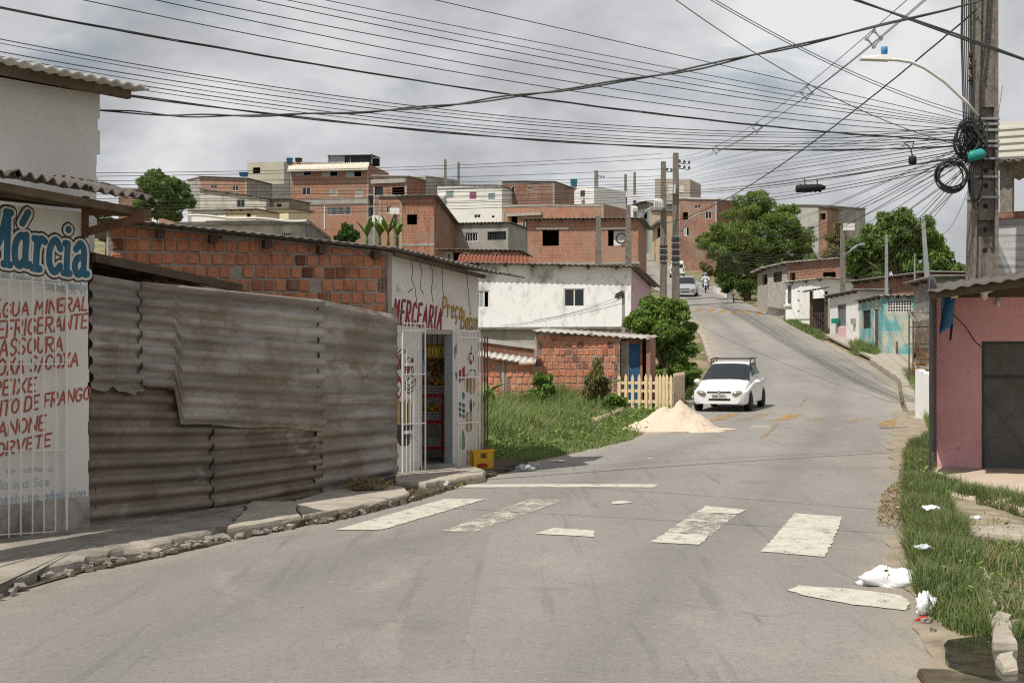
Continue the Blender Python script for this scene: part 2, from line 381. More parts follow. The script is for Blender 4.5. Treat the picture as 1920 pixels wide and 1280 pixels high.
def asphalt_mat():
    n = NT('asphalt'); uv = n.uv(); s = n.sep(uv)
    big = n.noise(.35, 5, .6, stretch=(1,.35,1)); a = n.mix(n.ramp(big, .35, .65), (.235,.22,.20), (.30,.282,.256))
    a = n.mix(n.ramp(n.noise(2.2, 5, .6, dist=.5), .56, .74, 0, .35), a, (.19,.18,.165))
    a = n.mix(n.ramp(n.noise(95, 2, .6), .5, .72, 0, .55), a, (.33,.315,.295)); a = n.mix(n.ramp(n.noise(70, 2, .6), .58, .74, 0, .5), a, (.09,.088,.085))
    e = n.math('ABSOLUTE', n.math('SUBTRACT', s[0], .5))
    f = n.ramp(n.math('ADD', e, n.math('MULTIPLY', n.math('SUBTRACT', n.noise(1.6, 5, .65), .5), .22)), .40, .50, 0, .9)
    a = n.mix(f, a, (.36,.31,.24))
    # faint tyre tracks along the road
    t = n.math('ABSOLUTE', n.math('SUBTRACT', e, .2)); a = n.mix(n.ramp(t, 0, .10, .4, 0), a, (.15,.144,.135)); a = n.mix(n.ramp(n.noise(2.0, 4, .6, stretch=(3,.16,1)), .58, .66, 0, .3), a, (.12,.115,.108))
    # resurfaced patches, cracks, oil drips
    vo = n.N.new('ShaderNodeTexVoronoi'); vo.inputs['Scale'].default_value = .22; n.L.new(n.pos, vo.inputs['Vector'])
    a = n.mix(n.ramp(n.sep(vo.outputs['Color'])[0], .78, .80, 0, .22), a, (.17,.162,.15))
    wv = n.N.new('ShaderNodeVectorMath'); wv.operation = 'ADD'; nn = n.N.new('ShaderNodeTexNoise'); nn.inputs['Scale'].default_value = 1.3; nn.inputs['Detail'].default_value = 5; n.L.new(n.pos, nn.inputs['Vector']); n.L.new(n.pos, wv.inputs[0]); n.L.new(nn.outputs['Color'], wv.inputs[1])
    vc = n.N.new('ShaderNodeTexVoronoi'); vc.feature = 'DISTANCE_TO_EDGE'; vc.inputs['Scale'].default_value = .42; n.L.new(wv.outputs[0], vc.inputs['Vector'])
    crk = n.math('MULTIPLY', n.ramp(vc.outputs['Distance'], 0, .007, 1, 0), n.ramp(n.noise(.6, 3), .55, .62)); a = n.mix(n.math('MULTIPLY', crk, .5), a, (.08,.076,.07))
    a = n.mix(n.ramp(n.noise(6.5, 4, .6), .69, .73, 0, .6), a, (.09,.086,.08)); a = n.mix(n.ramp(n.noise(.75, 4, .6), .6, .72, 0, .45), a, (.15,.143,.133)); a = n.mix(n.ramp(n.noise(.9, 6, .7, dist=1.2, stretch=(1,.4,1)), .56, .70, 0, .4), a, (.36,.335,.295))
    a = n.mix(n.ramp(n.noise(30, 4, .75), .5, .66, 0, .5), a, (.135,.128,.12)); a = n.mix(n.ramp(n.noise(24, 3, .7), .62, .72, 0, .5), a, (.42,.4,.37)); a = n.mix(n.ramp(n.noise(9, 4, .7), .6, .72, 0, .3), a, (.36,.34,.31))
    n.color(a); n.rough(.9, 0, .25); n.bump(n.noise(75, 4, .75), .8, .012); return n.m
def road():
    ys = np.concatenate([np.arange(-6,60,.5), np.arange(60,130,1.0), np.arange(130,341,3.0)]); nc = 16; V = []; U = []
    for y in ys:
        a, b = road_l(y)-.05, road_r(y)+.05
        wob = .10*math.sin(y*1.7)+.07*math.sin(y*3.9+1)
        for k in range(nc+1):
            t = k/nc; x = a+(b-a)*t
            hump = 0
            for h0, hl in HUMPS:
                d = (y-h0)/hl
                if abs(d) < 1: hump = max(hump, .055*math.cos(d*math.pi/2))
            V.append((x, y, zprof(y)+hump+.02*(1-(2*t-1)**2))); U.append((t, y/6))
    q = np.array([(j*(nc+1)+i, j*(nc+1)+i+1, (j+1)*(nc+1)+i+1, (j+1)*(nc+1)+i) for j in range(len(ys)-1) for i in range(nc)])
    o = np_mesh('road', np.array(V), q, asphalt_mat(), smooth=True); tag(o, kind='structure')
    lay = o.data.uv_layers.new(name='UVMap'); U = np.array(U, np.float32); lay.data.foreach_set('uv', U[q.ravel()].ravel())
HUMPS = [(33.8, 1.7), (89.5, 1.6)]
road()
def road_z(x, y):
    a, b = road_l(y)-.05, road_r(y)+.05; t = (x-a)/(b-a); hump = 0
    for h0, hl in HUMPS:
        d = (y-h0)/hl
        if abs(d) < 1: hump = max(hump, .055*math.cos(d*math.pi/2))
    return zprof(y)+hump+.02*max(0, 1-(2*t-1)**2)

paint_w = paint_mat('road_paint', (.56,.53,.455), .37, .47)
paint_worn = paint_mat('road_paint_worn', (.62,.585,.49), .45, .58)
paint_faint = paint_mat('road_paint_faint', (.55,.52,.45), .52, .68)
paint_y = paint_mat('hump_paint', (.50,.29,.09), .42, .58)
paint_y2 = paint_mat('hump_paint_faint', (.48,.29,.10), .46, .66)
def marking(name, pts, mat, label, group, rnd=.012):
    P = [G(px, py) for px, py in pts]; q = []
    for i in range(len(P)):                       # ragged edges
        a, b = P[i], P[(i+1) % len(P)]; n = max(2, int((b-a).length/.07))
        for k in range(n):
            p = a.lerp(b, k/n); q.append((p.x+random.uniform(-rnd,rnd), p.y+random.uniform(-rnd,rnd)))
    c = Vector((sum(p[0] for p in q)/len(q), sum(p[1] for p in q)/len(q)))
    rings = 5; vs = []; n = len(q)
    for k in range(rings+1):
        t = 1-k/(rings+.001)
        for x, y in q:
            X, Y = c.x+(x-c.x)*t, c.y+(y-c.y)*t; vs.append((X, Y, road_z(X, Y)+.007))
    fs = [(k*n+i, k*n+(i+1)%n, (k+1)*n+(i+1)%n, (k+1)*n+i) for k in range(rings) for i in range(n)]
    o = MB().add(vs, fs).build(name, mat); tag(o, label, 'road marking', group); return o
CW = 'pedestrian crossing stripes'
marking('stop_line', [(850,915),(875,909),(1236,911),(1228,917)], paint_w, 'thin white line across the road beyond the zebra crossing', 'white road lines')
marking('crossing_stripe', [(628,996),(716,996),(912,938),(834,937)], paint_w, 'intact white crossing stripe nearest the left kerb', CW)
marking('crossing_stripe', [(831,999),(890,1002),(1059,941),(991,939)], paint_worn, 'half worn white crossing stripe, second from the left kerb', CW)
marking('crossing_stripe', [(1003,1005),(1112,1011),(1115,999),(1037,994)], paint_w, 'near end of a crossing stripe whose middle has worn away', CW)
marking('crossing_stripe', [(1055,990),(1075,992),(1135,962),(1115,960)], paint_faint, 'faint scuffed middle of the nearly vanished crossing stripe', CW)
marking('crossing_stripe', [(1147,949),(1187,946),(1170,942),(1150,944)], paint_w, 'tiny far end remnant of the worn crossing stripe', CW)
marking('crossing_stripe', [(1217,1021),(1312,1025),(1330,1008),(1250,1003)], paint_w, 'near end of the crossing stripe with a scuffed middle', CW)
marking('crossing_stripe', [(1245,1004),(1332,1009),(1382,968),(1305,964)], paint_worn, 'scuffed middle of crossing stripe, second from the grass verge', CW)
marking('crossing_stripe', [(1305,964),(1385,967),(1397,959),(1324,952)], paint_w, 'far end of the crossing stripe with a scuffed middle', CW)
marking('crossing_stripe', [(1427,1037),(1545,1046),(1565,1010),(1579,971),(1491,965)], paint_w, 'broad intact white crossing stripe nearest the grass verge', CW)
marking('crossing_stripe', [(1478,1111),(1500,1101),(1600,1107),(1692,1118),(1706,1133),(1700,1146),(1600,1136),(1520,1122)], paint_w, 'rounded white stripe in the foreground beside the plastic bag', CW)
HS = 'yellow hump stripes near the white car'
for k, (pts, m) in enumerate([([(1318,796),(1336,796),(1372,777),(1350,776)], paint_y2), ([(1330,793),(1342,794),(1388,776),(1372,776)], paint_y), ([(1371,794),(1395,794),(1446,777),(1425,776)], paint_y2), ([(1440,793),(1468,793),(1508,778),(1480,777)], paint_y),
     ([(1511,795),(1535,795),(1552,783),(1530,782)], paint_y2), ([(1576,797),(1600,798),(1640,783),(1612,782)], paint_y2), ([(1643,801),(1676,802),(1694,790),(1668,786)], paint_y)]):
    marking('hump_stripe', pts, m, 'worn yellow stripe %s on the near speed hump' % ['beside the sand pile', 'in front of the white car', 'right of the car', 'at the road centre line', 'just right of the centre line', 'second from the verge', 'brightest, next to the verge'][k], HS)
for k in range(6):
    x0 = 1300+k*23; yb = 585+k*1.0
    marking('hump_stripe', [(x0,yb+1),(x0+11,yb+1),(x0+20,yb-7),(x0+9,yb-7)], paint_y, 'yellow stripe on the far hump, number %s from the bush' % ['one','two','three','four','five','six'][k], 'yellow stripes of the far speed hump')
marking('centre_line', [(1423,823),(1433,823),(1462,797),(1456,797)], paint_y2, 'faded yellow centre line dash before the near speed hump', None)
marking('centre_line', [(1496,764),(1500,764),(1514,746),(1511,746)], paint_y2, 'faded yellow centre line dash beyond the near speed hump', None)
marking('paint_patch', [(1404,805),(1444,804),(1444,801),(1410,802)], paint_worn, 'short white paint dash in front of the white car', None)
marking('paint_patch', [(1440,668),(1475,668),(1470,664),(1448,663)], paint_faint, 'pale worn arrow head on the road beyond the white car', None)
marking('paint_patch', [(1462,686),(1478,686),(1468,669),(1458,669)], paint_faint, 'pale worn arrow shaft on the road beyond the white car', None)

pave_m = mk('pavement_concrete', (.27,.245,.21), .22, 3, .95, .6, 24, [((.13,.115,.095), 2.3, .5, .68, .7, None), ((.45,.4,.32), 1.1, .5, .7, .5, None)], bdist=.02)
pave_l = mk('pavement_pale', (.38,.34,.28), .18, 4, .95, .5, 24, [((.2,.17,.14), 3, .55, .72, .6, None)], bdist=.015)
soil_m = mk('gutter_soil', (.10,.08,.055), .4, 6, .97, 1.0, 18, [((.24,.2,.14), 4, .55, .7, .6, None), ((.035,.03,.025), 3, .5, .68, .7, None)], bdist=.03)
def ragged(P, step, amp):
    q = []
    for i in range(len(P)):
        a, b = Vector(P[i][:2]), Vector(P[(i+1) % len(P)][:2]); n = max(1, int((b-a).length/step))
        for k in range(n):
            p = a.lerp(b, k/n); q.append((p.x+random.uniform(-amp,amp), p.y+random.uniform(-amp,amp)))
    return q
def paving(name, pts, z, mat, kind='structure', label=None, cat=None, z0=-.1, amp=.025, step=.18, edge=.03):
    """broken slab with a worn, rounded edge"""
    P = ragged([G(px, py, z) for px, py in pts], step, amp); n = len(P)
    c = Vector((sum(p[0] for p in P)/n, sum(p[1] for p in P)/n)); vs = []
    for dz, sh in ((z0, 0), (z-edge*1.2, 0), (z-edge*.3, .5), (z, 1.3)):
        for x, y in P:
            d = Vector((x, y))-c; k = 1-sh*edge/max(d.length, .1); vs.append((c.x+d.x*k, c.y+d.y*k, dz+random.uniform(-.008,.008)))
    vs.append((c.x, c.y, z))
    fs = [(k*n+i, k*n+(i+1)%n, (k+1)*n+(i+1)%n, (k+1)*n+i) for k in range(3) for i in range(n)]+[(3*n+i, 3*n+(i+1)%n, 4*n) for i in range(n)]
    o = MB().add(vs, fs).build(name, mat, smooth=False); tag(o, label, cat, kind=kind); return o
KERB = [(-110,1146),(-60,1118),(0,1090),(60,1071),(130,1051),(200,1036),(290,1019),(380,999),(430,986)]
paving('pavement', KERB+[(478,935),(300,955),(160,976),(-110,1010)], .09, pave_m, edge=.05, amp=.055, step=.12)
paving('pavement', [(428,989),(520,974),(562,966),(552,938),(470,939)], .11, pave_l)
paving('pavement', [(564,967),(640,954),(700,941),(768,924),(760,912),(700,908),(610,920),(550,938)], .09, pave_l)
paving('doorstep', [(741,902),(800,905),(905,888),(912,880),(880,872),(740,885)], .12, pave_l, kind=None, label='worn concrete doorstep in front of the grocery', cat='step')
# dark soil along the gutter
def soil(name, pts, z=.05):
    P = ragged([G(px, py) for px, py in pts], .12, .03); n = len(P)
    c = (sum(p[0] for p in P)/n, sum(p[1] for p in P)/n)
    vs = [(x,y,road_z(x,y)-.02) for x,y in P]+[(c[0]+(x-c[0])*.93, c[1]+(y-c[1])*.93, road_z(x,y)+z+random.uniform(-.012,.012)) for x,y in P]+[(c[0]+(x-c[0])*.5, c[1]+(y-c[1])*.5, road_z(x,y)+z+random.uniform(-.012,.012)) for x,y in P]+[(c[0],c[1],z)]
    fs = [(k*n+i,k*n+(i+1)%n,(k+1)*n+(i+1)%n,(k+1)*n+i) for k in range(2) for i in range(n)]+[(2*n+i,2*n+(i+1)%n,3*n) for i in range(n)]
    tag(MB().add(vs, fs).build(name, soil_m), kind='structure')
soil('gutter_soil', [(20,1112),(60,1098),(130,1080),(230,1061),(330,1040),(430,1016),(440,1000),(330,1018),(200,1045),(60,1082),(20,1098)], .02)
soil('gutter_soil', [(432,1015),(540,994),(640,976),(700,962),(800,935),(880,908),(1000,870),(960,862),(890,880),(760,915),(690,935),(560,960),(430,980)])
soil('gutter_soil', [(640,925),(720,918),(770,914),(742,893),(660,908)], .1)
def shoulder():
    ys = np.arange(5.5, 39, .22); vs = []; rr = random.Random(4)
    for y in ys:
        e = road_r(y); inn = e-.16-.10*math.sin(y*2.1)*math.sin(y*.9+1)-rr.uniform(0,.06)
        for x, dz in ((inn, .008), (e-.02, .02+rr.uniform(-.004,.006)), (e+.25, .035+rr.uniform(-.01,.015)), (e+.9, .03+rr.uniform(-.01,.01)), (e+1.6, -.1)): vs.append((x, y, road_z(min(x, e), y)+dz if dz > -.05 else zprof(y)+dz))
    k = 5; mb = MB().add(vs, [(j*k+i, j*k+i+1, (j+1)*k+i+1, (j+1)*k+i) for j in range(len(ys)-1) for i in range(k-1)])
    tag(mb.build('road_shoulder', mk('shoulder_dust', (.31,.26,.19), .2, 4, .97, .8, 20, [((.13,.10,.07), 2.2, .52, .68, .7, None), ((.2,.19,.18), 9, .55, .7, .5, None)], bdist=.02)), kind='structure')
shoulder()
tag(paving('terrace', [(1748,893),(1757,917),(1990,968),(2480,1060),(2480,880),(1990,868),(1750,866)], .1, mk('terrace_concrete', (.50,.41,.32), .08, 2, .95, .4, 30, [((.33,.26,.2), 2, .55, .7, .5, None)]), amp=.012, step=.4), kind='structure')
for pts, lb in (([(1851,1150),(1862,1205),(1905,1203),(1893,1150),(1870,1143)], 'long kerb stone in the grass above the puddle'), ([(1864,1222),(1876,1246),(1912,1244),(1900,1217)], 'small kerb stone at the edge of the puddle'),
                ([(1841,1105),(1856,1136),(1868,1130),(1856,1098)], 'half buried kerb stone deep in the verge grass'), ([(1836,1066),(1850,1090),(1858,1085),(1845,1062)], 'smallest kerb stone showing between the verge grass')):
    paving('kerb_stone', pts, .1, pave_l, kind=None, label=lb, cat='kerb stone', step=.1, amp=.012)
paving('garden_slab', [(1812,984),(1818,997),(1960,1006),(1960,982)], .13, pave_l, kind=None, label='flat concrete slab crossing the grass below the terrace', cat='slab', step=.15)
def water_mat():
    n = NT('puddle_water'); n.color(n.mix(n.ramp(n.noise(9, 4), .4, .6), (.02,.022,.015), (.05,.048,.03))); n.rough(.07, 0, .5); n.bump(n.noise(30, 3), .08, .01); return n.m
pud = MB(); P = ragged([G(px, py, .035) for px, py in [(1762,1208),(1790,1262),(1850,1280),(1990,1286),(1990,1210),(1900,1190),(1840,1196)]], .1, .03)
pud.slab(P, -.05, .05); tag(pud.build('puddle', water_mat()), kind='structure')
paving('mud_bank', [(1718,1250),(1760,1300),(1990,1310),(1990,1278),(1850,1272),(1780,1255)], .065, soil_m, step=.1)

# ---------------------------------------------------------------- grass (uncountable)
def in_poly(P, x, y):
    ins = np.zeros(len(x), bool); n = len(P); j = n-1
    for i in range(n):
        xi, yi = P[i]; xj, yj = P[j]
        c = ((yi > y) != (yj > y)) & (x < (xj-xi)*(y-yi)/(yj-yi+1e-12)+xi); ins ^= c; j = i
    return ins
def blades(name, poly, n, h0, h1, w, mat, label, zf=None, hmap=None, clump=.5, lean=.55, bare_at=.8):
    P = [(G(px, py).x, G(px, py).y) for px, py in poly]
    xs = [p[0] for p in P]; ys = [p[1] for p in P]; X = []; Y = []; tot = 0
    while tot < n:
        cx = RNG.uniform(min(xs), max(xs), n//6); cy = RNG.uniform(min(ys), max(ys), n//6)
        x = np.repeat(cx, 8)+RNG.normal(0, .05, (n//6)*8); y = np.repeat(cy, 8)+RNG.normal(0, .05, (n//6)*8)
        k = in_poly(P, x, y); X.append(x[k]); Y.append(y[k]); tot += k.sum()
    x = np.concatenate(X)[:n]; y = np.concatenate(Y)[:n]
    patch = .55+.45*np.sin(x*2.3+1.3*np.sin(y*1.1))*np.cos(y*1.9+x*.7)
    h = RNG.uniform(h0, h1, n)*(.6+.7*np.abs(patch))
    if hmap is not None: h = h*hmap(x, y)
    bare = np.sin(x*5.1+2*np.sin(y*3.3))*np.sin(y*4.3+1.7*np.sin(x*2.9)); h = np.where(bare > bare_at, h*.3, h)
    keep = h > .03; x, y, h = x[keep], y[keep], h[keep]; n = len(x)
    z = np.interp(y, [-50,30,36,42,50,58,70,82,90], [0,0,.05,.15,.65,1.35,2.4,3.6,4.3])-.02
    a = RNG.uniform(0, 2*np.pi, n); b = a+RNG.uniform(-.6,.6,n)+np.pi/2; ln = h*RNG.uniform(.1, lean, n)*1.2
    dx, dy = np.cos(a)*w*.5, np.sin(a)*w*.5; lx, ly = np.cos(b)*ln, np.sin(b)*ln
    v = np.empty((n, 5, 3))
    v[:,0] = np.stack([x-dx, y-dy, z], 1); v[:,1] = np.stack([x+dx, y+dy, z], 1)
    v[:,2] = np.stack([x-dx*.8+lx*.35, y-dy*.8+ly*.35, z+h*.55], 1); v[:,3] = np.stack([x+dx*.8+lx*.35, y+dy*.8+ly*.35, z+h*.55], 1)
    v[:,4] = np.stack([x+lx, y+ly, z+h*RNG.uniform(.75,1,n)], 1)
    i = np.arange(n)*5; f = np.concatenate([np.stack([i,i+1,i+3],1), np.stack([i,i+3,i+2],1), np.stack([i+2,i+3,i+4],1)])
    o = np_mesh(name, v.reshape(-1,3), f, mat); tag(o, label, 'grass', kind='stuff'); return o
blades('verge_grass', [(1700,850),(1695,960),(1705,1060),(1720,1120),(1750,1170),(1800,1200),(1862,1212),(1850,1130),(1835,1060),(1800,990),(1770,935),(1752,900),(1750,860),(1742,820)], 62000, .10, .26, .009, grass_lush, 'thick green grass along the right road edge')
blades('verge_grass', [(1862,1212),(1925,1215),(1990,1200),(1990,1012),(1815,1005),(1840,1070),(1855,1140)], 30000, .05, .14, .008, grass_lush, 'short green lawn at the right picture edge')
blades('verge_grass', [(1772,935),(1990,990),(1990,966),(1760,915)], 11000, .10, .26, .009, grass_lush, 'strip of dark grass below the pink bar terrace')
blades('verge_grass', [(1692,700),(1716,745),(1738,800),(1750,830),(1748,760),(1725,690)], 9000, .15, .4, .012, grass_m, 'grass clump between road and white garden wall')
blades('verge_grass', [(1590,652),(1600,662),(1640,672),(1655,668),(1650,660),(1610,648)], 5000, .2, .5, .02, grass_m, 'grass patch in front of the turquoise house')
blades('verge_grass', [(1468,601),(1490,614),(1530,634),(1545,640),(1548,634),(1520,618),(1480,600)], 5000, .15, .4, .025, grass_m, 'grass strip along the kerb before the white houses')
SH = lambda x, y: np.clip((y-21)/6, .15, 1)*np.clip((-(x-np.interp(y, RL[0], RL[1]))-.5)/2.6, .1, 1)
blades('lot_grass', [(893,856),(925,868),(1000,860),(1090,842),(1180,815),(1240,780),(1290,748),(1250,735),(1160,728),(1060,735),(1000,745),(893,760)], 75000, .28, .8, .015, grass_m, 'tall grass filling the empty lot before the brick shacks', hmap=SH, lean=.8)
blades('lot_grass', [(930,868),(1000,865),(1100,845),(1182,826),(1290,755),(1230,760),(1130,790),(1000,830)], 36000, .04, .13, .012, grass_m, 'short trodden grass between the lot and the road', lean=.8)

dry_grass = leaf_mat('dry_grass', (.30,.24,.12), (.38,.31,.17), (.2,.2,.08), 2.0)
blades('dry_grass', [(1690,850),(1684,960),(1696,1060),(1715,1120),(1750,1170),(1862,1212),(1990,1200),(1990,1012),(1800,990),(1770,935),(1750,860)], 3000, .08, .26, .007, dry_grass, 'straw coloured dead stalks among the verge grass', lean=.9)
blades('dry_grass', [(893,862),(1000,862),(1090,844),(1180,818),(1290,750),(1160,728),(1000,745),(893,770)], 7000, .2, .7, .012, dry_grass, 'straw coloured dead stalks in the empty lot', hmap=SH, lean=.9)
# ================================================================ brush lettering
GLY = {  # width; strokes, points x,y ; 'c' = smooth curve
 'A': (.8, '0,0 .4,1 .8,0|.15,.35 .65,.35'), 'B': (.7, '0,0 0,1|c0,1 .6,.95 .55,.55 0,.52|c0,.52 .72,.5 .68,.02 0,0'), 'C': (.7, 'c.68,.82 .4,1.04 .02,.8 .02,.2 .4,-.04 .68,.2'),
 'D': (.75, '0,0 0,1|c0,1 .75,.98 .78,.02 0,0'), 'E': (.6, '.6,1 0,1 0,0 .6,0|0,.52 .48,.52'), 'F': (.6, '.6,1 0,1 0,0|0,.52 .46,.52'), 'G': (.75, 'c.7,.82 .4,1.04 .02,.8 .02,.2 .4,-.06 .72,.15 .72,.45|.72,.45 .45,.45'),
 'I': (.12, '.06,0 .06,1'), 'L': (.55, '0,1 0,0 .55,0'), 'M': (.95, '0,0 .1,1 .47,.3 .84,1 .95,0'), 'N': (.75, '0,0 0,1 .75,0 .75,1'), 'O': (.78, 'c.39,1 .02,.8 .02,.2 .39,0 .76,.2 .76,.8 .39,1'),
 'P': (.65, '0,0 0,1|c0,1 .68,.98 .66,.46 0,.46'), 'R': (.7, '0,0 0,1|c0,1 .68,.98 .66,.5 0,.5|.25,.5 .7,0'), 'S': (.65, 'c.6,.85 .35,1.05 .03,.8 .12,.56 .55,.45 .62,.18 .3,-.06 0,.15'), 'T': (.7, '0,1 .7,1|.35,1 .35,0'),
 'U': (.72, 'c0,1 0,.25 .36,-.06 .72,.25 .72,1'), 'V': (.75, '0,1 .37,0 .75,1'), 'X': (.7, '0,0 .7,1|0,1 .7,0'), '/': (.5, '0,-.1 .5,1.1'), '-': (.4, '.05,.5 .4,.5'), 'K': (.7, '0,0 0,1|.65,1 0,.45|.2,.6 .7,0'),
 'Á': (.8, '0,0 .4,1 .8,0|.15,.35 .65,.35|.38,1.12 .55,1.3'), '2': (.6, 'c0,.8 .3,1.05 .6,.8 .5,.45 0,0|0,0 .6,0'), '1': (.3, '0,.8 .2,1 .2,0'), '7': (.6, '0,1 .6,1 .2,0'),
 'a': (.55, 'c.5,.5 .25,.62 .02,.45 .02,.12 .25,-.03 .5,.15|.5,.6 .5,.08 .58,0'), 'á': (.55, 'c.5,.5 .25,.62 .02,.45 .02,.12 .25,-.03 .5,.15|.5,.6 .5,.08 .58,0|.25,.78 .5,1.02'), 'c': (.5, 'c.47,.5 .25,.63 .02,.45 .02,.12 .25,-.03 .48,.12'),
 'ç': (.5, 'c.47,.5 .25,.63 .02,.45 .02,.12 .25,-.03 .48,.12|c.25,-.03 .3,-.15 .15,-.22'), 'e': (.52, 'c.03,.3 .5,.32 .4,.6 .1,.58 .02,.2 .25,-.03 .5,.12'), 'i': (.16, '.06,.6 .06,.08 .14,0|.06,.82 .06,.86'), 'l': (.16, '.06,1 .06,.08 .14,0'),
 'm': (.85, '.03,0 .03,.6|c.03,.45 .25,.66 .42,.45 .42,0|c.42,.45 .65,.66 .8,.45 .8,0'), 'n': (.5, '.03,0 .03,.6|c.03,.45 .28,.66 .46,.45 .46,0'), 'o': (.54, 'c.27,.6 .02,.45 .02,.15 .27,0 .52,.15 .52,.45 .27,.6'), 'r': (.42, '.04,0 .04,.6|c.04,.4 .22,.64 .4,.52'),
 's': (.45, 'c.42,.5 .22,.64 .04,.48 .4,.22 .25,-.03 .02,.1'), 't': (.38, '.16,.9 .16,.08 .3,0|0,.6 .36,.6'), 'u': (.5, 'c.03,.6 .03,.1 .25,-.04 .47,.15|.47,.6 .47,0'), 'x': (.5, '0,0 .5,.6|0,.6 .5,0'), 'h': (.5, '.03,0 .03,1|c.03,.45 .28,.66 .46,.45 .46,0'), '9': (.55, 'c.5,.6 .25,.4 .03,.7 .25,1.03 .5,.8 .5,.3 .3,0'), 'd': (.55, 'c.5,.5 .25,.62 .02,.45 .02,.12 .25,-.03 .5,.15|.5,1 .5,0')}
# serifed display letters for the big blue name
SER = {'M': (1.1, '.05,0 .3,0|.17,0 .25,1|.13,1 .3,1|.25,1 .52,.25 .82,1|.78,1 .98,1|.87,1 .93,0|.8,0 1.08,0'), 'á': (.72, 'c.52,.5 .3,.64 .03,.45 .05,.1 .3,-.03 .52,.18|c.5,.62 .5,.12 .55,.02 .7,.06|.3,.84 .52,1.06'),
 'r': (.6, '.02,0 .34,0|.17,0 .17,.58|.04,.58 .18,.58|c.17,.38 .3,.62 .52,.55'), 'c': (.58, 'c.52,.46 .3,.66 .04,.48 .03,.12 .3,-.05 .55,.12'), 'i': (.36, '.03,0 .32,0|.17,0 .17,.58|.05,.58 .18,.58|.17,.86 .18,.87'), 'a': (.72, 'c.1,.5 .3,.66 .5,.52 .5,.25|c.5,.34 .2,.36 .04,.16 .25,-.04 .5,.14|c.5,.25 .5,.02 .68,.04')}
def chaikin(P, n=3):
    for _ in range(n):
        Q = [P[0]]
        for a, b in zip(P, P[1:]): Q += [(a[0]*.75+b[0]*.25, a[1]*.75+b[1]*.25), (a[0]*.25+b[0]*.75, a[1]*.25+b[1]*.75)]
        P = Q+[P[-1]]
    return P
def layout(txt, gap, tab=GLY):
    x = 0; out = []
    for ch in txt:
        if ch == ' ': x += .5; continue
        w, st = tab[ch]
        for s in st.split('|'):
            cur = s[0] == 'c'; p = [tuple(map(float, q.split(','))) for q in (s[1:] if cur else s).split()]
            if cur: p = chaikin([p[0]]+p[1:-1]+[p[-1]], 3)
            out.append([(x+a, b) for a, b in p])
        x += w+gap
    return out, max(.01, x-gap)
def lettering(name, parent, wall, txt, quad, r, mat, off=-.004, gap=.28, tab=GLY, thick=.12, label=None, fit=None):
    """quad: photo pixels of bottom-left, bottom-right, top-right, top-left of the line (cap height)"""
    st, wtot = layout(txt, gap, tab)
    q = [wall.uz(*p) for p in quad]; mb = MB()
    def mp(x, y):
        a = x/wtot; return (q[0][0]*(1-a)+q[1][0]*a)*(1-y)+(q[3][0]*(1-a)+q[2][0]*a)*y, (q[0][1]*(1-a)+q[1][1]*a)*(1-y)+(q[3][1]*(1-a)+q[2][1]*a)*y
    for s in st:
        P = []
        for (a, b), (c, d) in zip(s, s[1:]):
            k = 1 if len(s) > 6 else 3
            P += [(a+(c-a)*i/k, b+(d-b)*i/k) for i in range(k)]
        P.append(s[-1]); P = [mp(*p) for p in P]; P = [(u, off, z) for u, z in P]
        a, b = Vector(P[0]), Vector(P[-1]); e0 = (a-Vector(P[1])).normalized()*r; e1 = (b-Vector(P[-2])).normalized()*r
        P = [tuple(a+e0*.9), tuple(a+e0*.6)]+P+[tuple(b+e1*.6), tuple(b+e1*.9)]
        n = len(P); mb.tube(P, [r*.4, r*.8]+[r]*(n-4)+[r*.8, r*.4], 8, True, (1, thick))
    o = mb.build(name, mat, parent, smooth=True, uv=False)
    if name == 'faded_lettering': o['kind'] = 'stuff'
    if label: o['label'] = label
    return o
red_letters = mk('red_brush_paint', (.41,.105,.072), .25, 25, .8, 0, stains=[((.5,.25,.18), 9, .55, .75, .5, None)])
blue_letters = mk('blue_brush_paint', (.035,.125,.2), .2, 12, .8, 0, stains=[((.10,.25,.33), 6, .52, .75, .5, (4,4,.6))])
faint_blue = mk('faded_blue_paint', (.38,.45,.5), .2, 9, .9, 0)
faint_grey = mk('faded_blue_grey_paint', (.5,.53,.54), .15, 9, .9, 0)
teal_sign = mk('teal_signature_paint', (.12,.22,.27), .25, 9, .9, 0)
black_paint = mk('black_line_paint', (.03,.027,.025), .2, 9, .85, 0)
crimson = mk('crimson_paint', (.36,.055,.085), .18, 9, .85, 0)
ochre = mk('ochre_paint', (.52,.33,.07), .18, 9, .85, 0)

fibre_old = mk('blackened_fibre_cement', (.135,.12,.105), .35, 4, .95, .5, 25, [((.04,.036,.032), 3.5, .48, .64, .8, None), ((.32,.3,.27), 8, .6, .72, .5, None)])
